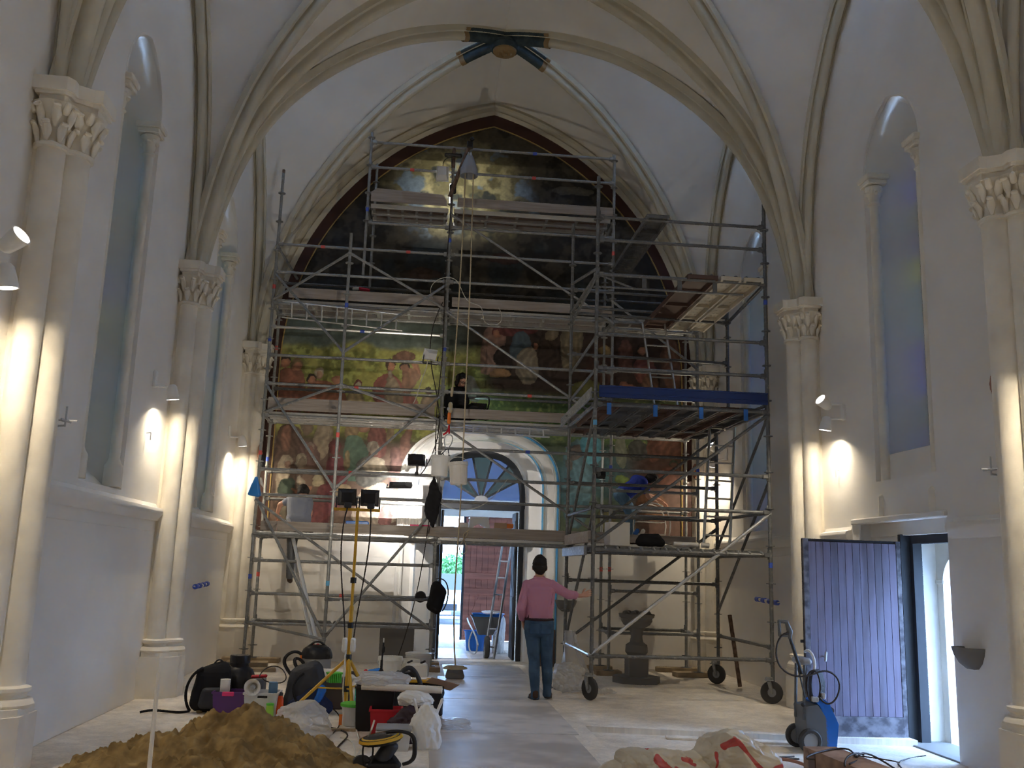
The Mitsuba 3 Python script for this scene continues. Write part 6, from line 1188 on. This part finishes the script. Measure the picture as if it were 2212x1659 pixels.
# pressure washer
pw = thing('pressure_washer', 'blue and grey pressure washer with its spray gun in front of the open door', 'pressure washer')
c = V(3.93, 9.48, LOW)
prof = Polygon([(-.11, .05), (-.125, .30), (-.13, .42), (-.02, .44), (.06, .32), (.08, .02), (0, .0)])
part(pw, 'side_shell', to_xz(ext(prof.buffer(.01), .30)).apply_translation(c + V(.02, .15, 0)), 'pump_grey', False)
front = Polygon([(.07, .02), (.06, .33), (.0, .44), (-.03, .47), (.05, .50), (.10, .47), (.19, .27), (.16, .02)])
part(pw, 'front_cover', to_xz(ext(front, .30)).apply_translation(c + V(.02, .15, 0)), 'pump_blue', False)
part(pw, 'vent', cat([bx(c[0] + .06 + .012 * i, c[0] + .10 + .012 * i, c[1] - .145, c[1] - .135, .42 - .022 * i + LOW, .43 - .022 * i + LOW) for i in range(7)]), 'black_plastic', False)
part(pw, 'dial', mv(lathe([(0, 0), (.028, 0), (.026, .018), (0, .02)], 18), c + V(.145, -.13, .40), 0, math.pi / 2), 'charcoal', 40)
for yy in (-.155, .175):
    w = part(pw, 'wheel', mv(lathe([(.075, -.03), (.10, -.03), (.115, -.015), (.115, .015), (.10, .03), (.075, .03)], 28), c + V(-.085, yy, .115), 0, math.pi / 2), 'rubber', 40)
    part(w, 'disc', mv(lathe([(0, -.018), (.076, -.018), (.076, .018), (0, .018)], 24), c + V(-.085, yy, .115), 0, math.pi / 2), 'grey_plastic', 40)
for yy in (-.10, .11): part(pw, 'frame_tube', cat(bar(c + V(-.12, yy, .30), c + V(-.10, yy, .84), .016, 8)), 'pump_grey', 40)
part(pw, 'handle', cord([c + V(-.01, -.05, .72), c + V(.01, -.05, .90), c + V(.0, .0, .94), c + V(-.02, .08, .93)], .014, 8), 'white_plastic', 40); part(pw, 'handle_grip', hull([c + V(-.11, -.10, .85), c + V(-.11, .11, .85), c + V(-.06, -.10, .85), c + V(-.06, .11, .85)], .035, 10), 'grey_plastic', 40)
part(pw, 'hose_coil', cat([cord([c + V(-.02 + .07 * math.cos(a) + .012 * i, -.12 + .01 * i, .62 + .15 * math.sin(a)) for a in np.linspace(0, 6.28, 10)], .010, 6) for i in range(6)]), 'cable_dark', 40)
part(pw, 'hose', cord([c + V(.02, -.16, .52), c + V(.12, -.18, .47), c + V(.20, -.18, .56), c + V(.20, -.18, .70), c + V(.10, -.18, .77), c + V(-.06, -.2, .74), c + V(-.22, -.2, .72), c + V(-.38, -.2, .80), c + V(-.42, -.2, .98), c + V(-.36, -.2, 1.10), c + V(-.29, -.2, 1.13)], .009, 8), 'cable_dark', 40)
g0 = c + V(-.10, -.18, .60)
part(pw, 'lance', cat(bar(c + V(-.135, -.18, .52), c + V(-.20, -.18, .80), .008, 8), bar(c + V(-.16, -.18, .74), c + V(-.28, -.18, 1.10), .017, 8)), 'charcoal', 40)
part(pw, 'spray_gun', cat(hull([c + V(-.275, -.18, 1.08), c + V(-.30, -.18, 1.22), c + V(-.26, -.18, 1.14)], .020, 8), hull([c + V(-.30, -.18, 1.23), c + V(-.38, -.18, 1.235)], .018, 8), hull([c + V(-.38, -.18, 1.23), c + V(-.375, -.18, 1.10)], .017, 8), hull([c + V(-.37, -.18, 1.10), c + V(-.28, -.18, 1.10)], .014, 8)), 'pump_grey', 40)
part(pw, 'valve', cb(c + V(-.02, -.14, .50), (.07, .05, .05), .01), 'steel', 30); part(pw, 'valve', cb(c + V(.07, -.12, .53), (.04, .05, .06), .008), 'steel', 30)
part(pw, 'side_knob', sph(c + V(-.15, -.16, .45), .02, 10), 'black_plastic', 40)
# ------------------------------------------------------------------ people
def bones(bs, edge=.02, it=10, n=18):
    """One continuous skin round a list of bones ((point, radius), (point, radius), ...): each bone the hull of its spheres."""
    ms = []
    for b in bs:
        ms.append(m3.Manifold.batch_hull([m3.Manifold.sphere(float(r), n).translate(list(map(float, p))) for p, r in b]))
    u = m3.Manifold.batch_boolean(ms, m3.OpType.Add)
    t = tri(u.refine_to_length(edge)); t.merge_vertices()
    trimesh.smoothing.filter_taubin(t, lamb=.5, nu=.53, iterations=it); return t


def frame(fwd, up=(0, 0, 1)):
    f = V(*fwd) / np.linalg.norm(fwd); r = np.cross(f, up); r /= np.linalg.norm(r); return r, f, np.cross(r, f)


def head_bones(c, fwd, up=(0, 0, 1), s=1.0):
    r, f, u = frame(fwd, up); P = lambda a, b, d: V(*c) + (r * a + f * b + u * d) * s
    return [[(P(0, -.02, .03), .082 * s), (P(0, .02, .04), .078 * s), (P(0, -.01, .0), .075 * s)], [(P(0, .02, .02), .07 * s), (P(.0, .045, -.06), .045 * s), (P(-.02, .03, -.07), .035 * s), (P(.02, .03, -.07), .035 * s), (P(0, .062, -.085), .024 * s)],
            [(P(0, .085, .005), .010 * s), (P(0, .106, -.030), .014 * s), (P(0, .085, -.036), .012 * s)], [(P(.028, .078, -.03), .018 * s), (P(-.028, .078, -.03), .018 * s), (P(.03, .07, .02), .016 * s)],
            [(P(.022, .078, .022), .012 * s), (P(-.022, .078, .022), .012 * s)], [(P(.018, .078, -.058), .010 * s), (P(-.018, .078, -.058), .010 * s)],
            [(P(.08, .0, .01), .014 * s), (P(.085, -.005, -.025), .010 * s)], [(P(-.08, .0, .01), .014 * s), (P(-.085, -.005, -.025), .010 * s)]], P


def hand_bones(w, d, side, nrm, curl=.35, s=1.0):
    """Palm, four unequal fingers and a thumb: w wrist, d direction to the fingers, side towards the thumb, nrm out of the palm."""
    d = V(*d) / np.linalg.norm(d); side = V(*side) - d * (V(*side) @ d); side /= np.linalg.norm(side); nrm = V(*nrm) - d * (V(*nrm) @ d) - side * (V(*nrm) @ side); nrm /= np.linalg.norm(nrm); w = V(*w)
    b = [[(w, .024 * s), (w + d * .085 * s + side * .026 * s, .013 * s), (w + d * .08 * s - side * .030 * s, .012 * s), (w + d * .03 * s + side * .02 * s, .015 * s)]]
    for k, (o, L) in enumerate(((.028, .068), (.009, .078), (-.011, .072), (-.030, .056))):
        p = w + d * (.084 - .003 * k) * s + side * o * s; ang = curl * (.8 + .12 * k)
        for j, q in enumerate((.45, .32, .23)):
            ang2 = ang * (j + .4); e = p + (d * math.cos(ang2) + nrm * math.sin(ang2) + side * (.08 - .06 * k)) * L * q * s * 1.15
            b.append([(p, (.0095 - .001 * j) * s), (e, (.0088 - .001 * j) * s)]); p = e
    t0_ = w + d * .028 * s + side * .026 * s; t1 = t0_ + (side * .7 + d * .7 + nrm * .25) * .042 * s; t2 = t1 + (d * .9 + side * .25 + nrm * .4) * .032 * s
    b += [[(t0_, .014 * s), (t1, .011 * s)], [(t1, .0105 * s), (t2, .009 * s)]]
    return b


def shoe(key, heel, toe_dir, m='shoe_brown', lift=0.0):
    h = V(*heel); t = V(*toe_dir) / np.linalg.norm(toe_dir); sd = np.cross(t, [0, 0, 1.0]); sd /= np.linalg.norm(sd)
    up = V(0, 0, 1)
    q = tri(m3.Manifold.batch_hull([m3.Manifold.sphere(r_, 14).translate(list(h + t * a + sd * b + up * z)) for a, b, z, r_ in ((.0, 0, .045, .038), (.06, .0, .05, .04), (.0, 0, .09, .036), (.12, .012, .035, .036), (.12, -.012, .035, .034), (.20, .005, .022, .026))]))
    part(key, 'shoe', q, m, 50)
    part(key, 'sole', tri(m3.Manifold.batch_hull([m3.Manifold.cylinder(.014, r_, r_, 14).translate(list(h + t * a + up * -.002)) for a, r_ in ((.0, .036), (.12, .043), (.21, .026))])), 'black_plastic', 30)


# the man in the pink shirt
YM = 12.27
J = lambda px, py, dy=0.0: Yp(px, py, YM + dy)
man = thing('person', 'man in pink shirt and blue jeans, seen from behind, reaching out to the tower', 'person')
hd = J(1166, 1226, .02); neck = J(1165, 1247, -.02); sL, sR = J(1139, 1264, -.01), J(1192, 1264, -.01); chest = J(1166, 1282, 0); waist = J(1165, 1332, 0); hipL, hipR = J(1150, 1356), J(1178, 1356)
kL, kR = J(1154, 1428, .03), J(1181, 1428, .05); aL, aR = J(1156, 1497, .0), J(1182, 1490, .06)
eL, wL = J(1125, 1316, -.06), J(1130, 1340, .10); eR, wR = J(1226, 1284, -.02), J(1256, 1287, .03)
hb, HP = head_bones(hd + V(0, 0, .0), (.12, 1, -.08), s=1.05)
arm = lambda a, b, c, r: [[(a, r[0]), (b, r[1])], [(b, r[1]), (c, r[2])]]
torso = [[(sL + V(.03, 0, .0), .055), (sR - V(.03, 0, 0), .055), (neck - V(0, 0, .06), .06)], [(sL + V(.05, 0, -.08), .08), (sR - V(.05, 0, .08), .08), (chest + V(0, .03, 0), .11), (waist + V(-.07, 0, .02), .085), (waist + V(.07, 0, .02), .085)], [(waist + V(-.06, 0, 0), .09), (waist + V(.06, 0, 0), .09), (hipL + V(0, -.02, 0), .095), (hipR + V(0, -.02, 0), .095)]]
legs = lambda k: [[(hipL, .095 + k), (kL, .058 + k)], [(kL, .058 + k), (J(1154, 1452, -.02), .056 + k), (aL, .038 + k)], [(hipR, .095 + k), (kR, .058 + k)], [(kR, .058 + k), (J(1182, 1452, .02), .056 + k), (aR, .038 + k)]]
hr = hand_bones(wR, J(1285, 1277, .07) - wR, (0, .1, 1), (0, 1, -.1), .25, 1.0); hl = hand_bones(wL, J(1134, 1362, .13) - wL, (.5, 1, 0), (1, 0, 0), .5)
body = bones(hb + torso + legs(0) + arm(sL, eL, wL, (.05, .038, .026)) + arm(sR, eR, wR, (.05, .038, .026)) + hr + hl + [[(neck, .052), (hd - V(0, 0, .05), .052)]], .014, 8)
part(man, 'body', body, 'skin', True)
shirt = [[(p, r + .016) for p, r in b] for b in torso[:2]] + [[(waist + V(-.075, 0, .05), .10), (waist + V(.075, 0, .05), .10), (waist + V(-.07, 0, -.02), .10), (waist + V(.07, 0, -.02), .10)]]
cuffL, cuffR = eL + (wL - eL) * .72, eR + (wR - eR) * .55
shirt += [[(sL + V(.0, 0, 0), .068), (eL, .058)], [(eL, .060), (cuffL, .048)], [(sR, .068), (eR, .056)], [(eR, .058), (cuffR, .045)], [(sL + V(.05, 0, .03), .05), (sR - V(.05, 0, -.03), .05), (neck - V(0, .0, .03), .055)]]
sm = bones(shirt, .02, 8); k_ = meshkit.fbm(sm.vertices * V(17, 17, 5), 3, 4) - .5; sm.vertices = sm.vertices + sm.vertex_normals * (k_ * .020)[:, None]
part(man, 'shirt', sm, 'pink_shirt', True, label='pink shirt with rolled sleeves')
part(man, 'collar', tube([neck + V(.058 * math.cos(a), .058 * math.sin(a), .0 + .012 * math.sin(a)) for a in np.linspace(0, 6.28, 16)], .018, 8), 'pink_shirt', 50)
for c, d in ((cuffL, wL - eL), (cuffR, wR - eR)): part(man, 'cuff', bar(c - d / np.linalg.norm(d) * .03, c + d / np.linalg.norm(d) * .015, .052, 12), 'pink_shirt', 40)
jm = bones([[(hipL + V(0, -.02, .05), .105), (hipR + V(0, -.02, .05), .105), (hipL + V(0, -.03, -.02), .105), (hipR + V(0, -.03, -.02), .105)]] + legs(.014) + [[(aL, .055), (aL + V(0, 0, -.05), .056)], [(aR, .055), (aR + V(0, 0, -.05), .056)]], .02, 8)
k_ = meshkit.fbm(jm.vertices * V(12, 12, 9), 3, 6) - .5; jm.vertices = jm.vertices + jm.vertex_normals * (k_ * .012)[:, None]
part(man, 'jeans', jm, 'jeans', True, label='blue jeans')
wc = (hipL + hipR) / 2 + V(0, -.012, .105); part(man, 'belt', tube([wc + V(.172 * math.cos(a), .118 * math.sin(a), .0) for a in np.linspace(0, 6.283, 30)], .017, 6), 'wine_dark', 50, label='dark leather belt')
for dx in (-.075, .075): part(man, 'back_pocket', tri(m3.Manifold.batch_hull([m3.Manifold.sphere(.012, 8).translate(list((hipL + hipR) / 2 + V(dx + a, -.132 + .02 * abs(a) , b))) for a in (-.05, .05) for b in (-.06, .045)])), 'jeans', 40)
hm = bones([[(HP(0, -.035, .045), .092), (HP(0, .0, .07), .088)], [(HP(0, -.055, -.02), .072), (HP(.03, -.04, .0), .066), (HP(-.03, -.04, .0), .066), (HP(0, -.05, -.055), .05)], [(HP(0, .03, .10), .055), (HP(0, -.03, .115), .05)]], .012, 6)
k_ = meshkit.fbm(hm.vertices * 34, 3, 2) - .5; hm.vertices = hm.vertices + hm.vertex_normals * (k_ * .022)[:, None]; part(man, 'hair', hm, 'hair', True, label='short dark hair')
shoe(man, aL + V(0, -.01, 0) * 1 - V(0, 0, aL[2]) + V(0, -.02, .002), (-.22, 1, 0)); shoe(man, V(aR[0], aR[1] - .01, .022), (.28, 1, -.1))
fo = thing('folder', 'dark folder held under the left arm of the man', 'folder'); part(fo, 'cover', mv(bx(-.012, .012, -.13, .13, -.10, .12, .004), J(1138, 1330, .06), .12, .1, .22), 'wine_dark', 30)


def head_of(key, c, fwd, up=(0, 0, 1), hair='hair', long=0.0, glasses=False, s=1.0):
    b, P = head_bones(c, fwd, up, s)
    r, f, u = frame(fwd, up)
    hm = bones([[(P(0, -.035, .045), .09 * s), (P(0, .005, .075), .082 * s)], [(P(0, -.05, -.02 - long), .07 * s), (P(.045, -.02, .0), .05 * s), (P(-.045, -.02, .0), .05 * s)], [(P(.06, .02, .06), .035 * s), (P(.075, .0, -.02 - long), .028 * s)], [(P(-.06, .02, .06), .035 * s), (P(-.075, .0, -.02 - long), .028 * s)], [(P(0, .05, .085), .04 * s), (P(.04, .045, .075), .035 * s), (P(-.04, .045, .075), .035 * s)]], .014, 6)
    k_ = meshkit.fbm(hm.vertices * 30, 3, 2) - .5; hm.vertices = hm.vertices + hm.vertex_normals * (k_ * .02)[:, None]
    part(key, 'hair', hm, hair, True)
    for sx in (-1, 1): 
        part(key, 'eye', sph(P(sx * .03, .086, .005), .008 * s, 8), 'charcoal', 40)
        if glasses: part(key, 'glasses', tube([P(sx * .033 + .026 * math.cos(a), .100, .004 + .020 * math.sin(a)) for a in np.linspace(0, 6.283, 14)], .0035, 6), 'black_plastic', 40)
    if glasses: part(key, 'glasses', cat(bar(P(-.008, .103, .006), P(.008, .103, .006), .003, 6), bar(P(.059, .10, .008), P(.085, .0, .012), .003, 6), bar(P(-.059, .10, .008), P(-.085, .0, .012), .003, 6)), 'black_plastic', 40)
    part(key, 'mouth', hull([P(-.018, .094, -.060), P(.018, .094, -.060)], .0055, 8), 'wine_cloth', 40)
    return b


# woman kneeling on the second deck
wo = thing('person', 'dark haired woman with glasses and a black jumper kneeling on the second deck', 'person')
K = lambda px, py, dy=0.0: Yp(px, py, 15.68 + dy)
hc = K(996, 824); fw = (.55, -.75, -.45)
b = head_of(wo, hc, fw, glasses=True, long=.03)
sh1, sh2 = K(974, 850, .08), K(1000, 856, -.12); pel = V(K(978, 905)[0], 15.75, 4.10)
tor = [[(sh1, .07), (sh2, .07), (hc - V(0, -.02, .13), .06)], [(sh1 - V(0, 0, .08), .10), (sh2 - V(0, 0, .08), .10), (pel + V(0, 0, .05), .14)]]
kn = [V(pel[0] + .25, 15.62, 4.05), V(pel[0] + .20, 15.85, 4.05)]; ft_ = [V(pel[0] - .12, 15.66, 4.01), V(pel[0] - .14, 15.88, 4.01)]
lg = lambda k: [[(pel + V(0, (-.08, .08)[i], 0), .085 + k), (kn[i], .06 + k)] for i in (0, 1)] + [[(kn[i], .055 + k), (ft_[i], .036 + k)] for i in (0, 1)]
el, wr = K(1006, 886, -.2), K(1018, 876, .0); el2, wr2 = K(972, 880, .15), K(990, 890, .3)
part(wo, 'body', bones(b + tor + lg(0) + arm(sh2, el, wr, (.045, .035, .025)) + arm(sh1, el2, wr2, (.045, .035, .025)) + hand_bones(wr, (.6, .5, .2), (0, .2, 1), (0, 1, 0)) + hand_bones(wr2, (.6, .5, .1), (0, .2, 1), (0, 1, 0)) + [[(hc - V(.0, -.03, .06), .05), (hc - V(.02, -.04, .16), .055)]], .014, 8), 'skin', True)
part(wo, 'jumper', bones([[(p, r + .014) for p, r in q] for q in tor] + [[(sh2, .062), (el, .05)], [(el, .05), (wr, .038)], [(sh1, .062), (el2, .05)], [(el2, .05), (wr2, .038)], [(hc - V(.01, -.03, .11), .062), (hc - V(.015, -.03, .14), .065)]], .02, 8), 'black_cloth', True, label='black roll neck jumper')
part(wo, 'trousers', bones(lg(.014) + [[(pel + V(0, -.07, 0), .13), (pel + V(0, .07, 0), .13)]], .02, 8), 'charcoal', True)
for i in (0, 1): part(wo, 'shoe', hull([ft_[i] + V(-.02, 0, .02), ft_[i] + V(-.10, 0, .015)], .035, 10), 'black_plastic', 40)
dr_ = thing('cable_drum', 'black cable drum with a red hub beside the kneeling woman', 'cable drum'); cc = K(1022, 882, -.15); part(dr_, 'flange', mv(lathe([(0, -.05), (.11, -.05), (.12, -.03), (.08, 0), (.12, .03), (.11, .05), (0, .05)], 24), V(cc[0], 15.42, 4.10), 0, math.pi / 2), 'black_plastic', 40); part(dr_, 'hub', mv(lathe([(0, .05), (.04, .05), (.035, .07), (0, .07)], 16), V(cc[0], 15.42, 4.10), 0, math.pi / 2), 'red_plastic', 40)

# worker on the lower left deck, seen from behind, one leg down through the hatch on the ladder
w1 = thing('person', 'worker in a grey blue T-shirt bending over on the lower left deck', 'person')
K = lambda px, py, dy=0.0: Yp(px, py, 15.55 + dy)
hc = K(655, 1064, .16); sA, sB = K(634, 1078, .06), K(664, 1082, .06); pel = K(644, 1132, -.02)
b = head_of(w1, hc, (.35, .8, -.9), (0, .5, .5))
tor = [[(sA, .075), (sB, .075)], [(sA - V(0, .02, .05), .09), (sB - V(0, .02, .05), .09), (pel + V(-.06, -.02, .10), .10), (pel + V(.07, -.02, .10), .10)], [(pel + V(-.06, 0, .04), .11), (pel + V(.06, 0, .04), .11)]]
eA, wA = K(605, 1090, .05), K(598, 1112, .2); eB, wB = K(670, 1108, .1), K(666, 1128, .22)
kA, fA = V(pel[0] - .06, 15.42, 1.78), V(pel[0] - .05, 15.36, 1.36); kB, fB = V(pel[0] + .1, 15.75, 2.13), V(pel[0] + .22, 15.45, 2.11)
lg = lambda k: [[(pel + V(-.07, 0, 0), .09 + k), (kA, .058 + k)], [(kA, .056 + k), (fA, .038 + k)], [(pel + V(.07, 0, 0), .09 + k), (kB, .06 + k)], [(kB, .056 + k), (fB, .038 + k)]]
part(w1, 'body', bones(b + tor + lg(0) + arm(sA - V(.03, 0, 0), eA, wA, (.05, .04, .028)) + arm(sB + V(.02, 0, 0), eB, wB, (.05, .04, .028)) + hand_bones(wA, (.1, .6, -.3), (1, 0, .2), (0, 0, -1)) + hand_bones(wB, (-.1, .6, -.3), (-1, 0, .2), (0, 0, -1)) + [[((sA + sB) / 2 + V(0, 0, .03), .055), (hc - V(0, .02, .03), .055)]], .015, 8), 'skin', True)
sm = bones([[(p, r + .014) for p, r in q] for q in tor[:2]] + [[(pel + V(-.07, -.02, .08), .125), (pel + V(.08, -.02, .08), .125)], [(sA - V(.03, 0, 0), .066), (sA + (eA - sA) * .55, .064)], [(sB + V(.02, 0, 0), .066), (sB + (eB - sB) * .5, .064)]], .02, 8); k_ = meshkit.fbm(sm.vertices * V(14, 14, 6), 3, 4) - .5; sm.vertices = sm.vertices + sm.vertex_normals * (k_ * .02)[:, None]; part(w1, 't_shirt', sm, 'grey_shirt', True, label='grey blue T-shirt')
part(w1, 'trousers', bones(lg(.016) + [[(pel + V(-.06, 0, .02), .12), (pel + V(.06, 0, .02), .12)]], .02, 8), 'dark_grey', True)
for f_, d in ((fA, V(0, .7, -.1)), (fB, V(-.1, -.5, 0))): part(w1, 'boot', hull([f_ + V(0, -.01, .02), f_ + V(0, 0, -.04), f_ + d * .16 + V(0, 0, -.045), f_ + d * .08 + V(0, 0, -.03)], .04, 10), 'shoe_brown', 40)

# worker in a blue shirt on the right deck
w2 = thing('person', 'worker in a blue shirt and jeans bending to the right on the right hand deck', 'person')
K = lambda px, py, dy=0.0: Yp(px, py, 15.62 + dy)
hc = K(1405, 1040); b = head_of(w2, hc, (.7, .05, -.75), (.7, 0, .7)); sA, sB = K(1388, 1043, -.15), K(1388, 1040, .15); pel = K(1345, 1066)
tor = [[(sA, .075), (sB, .075), (K(1375, 1040), .10)], [(K(1378, 1046, -.08), .10), (K(1378, 1044, .08), .10), (pel + V(.02, -.05, 0), .12), (pel + V(.02, .05, 0), .12)]]
eA, wA = K(1400, 1072, -.18), K(1418, 1086, -.12); eB, wB = K(1402, 1070, .18), K(1425, 1080, .2)
kA, fA = K(1360, 1108, -.10), K(1352, 1140, -.1); kB, fB = K(1366, 1106, .12), K(1358, 1140, .12)
fA[2] = fB[2] = 2.13
lg = lambda k: [[(pel + V(-.02, -.08, -.02), .10 + k), (kA, .062 + k)], [(kA, .06 + k), (fA, .04 + k)], [(pel + V(-.02, .08, -.02), .10 + k), (kB, .062 + k)], [(kB, .06 + k), (fB, .04 + k)]]
part(w2, 'body', bones(b + tor + lg(0) + arm(sA, eA, wA, (.05, .04, .028)) + arm(sB, eB, wB, (.05, .04, .028)) + hand_bones(wA, (.8, .1, -.5), (0, 1, .2), (0, 0, -1)) + hand_bones(wB, (.8, .1, -.5), (0, -1, .2), (0, 0, -1)) + [[(K(1390, 1040), .055), (hc - V(.03, 0, -.01), .055)]], .015, 8), 'skin', True)
part(w2, 'shirt', bones([[(p, r + .015) for p, r in q] for q in tor] + [[(sA, .066), (sA + (eA - sA) * .6, .062)], [(sB, .066), (sB + (eB - sB) * .6, .062)]], .02, 8), 'blue_shirt', True, label='bright blue shirt')
part(w2, 'jeans', bones(lg(.015) + [[(pel + V(-.02, -.06, -.02), .125), (pel + V(-.02, .06, -.02), .125)]], .02, 8), 'denim_light', True, label='light blue jeans')
for f_ in (fA, fB): part(w2, 'shoe', hull([f_ + V(-.02, 0, -.02), f_ + V(.14, 0, -.03), f_ + V(.0, 0, -.03)], .04, 10), 'shoe_brown', 40)
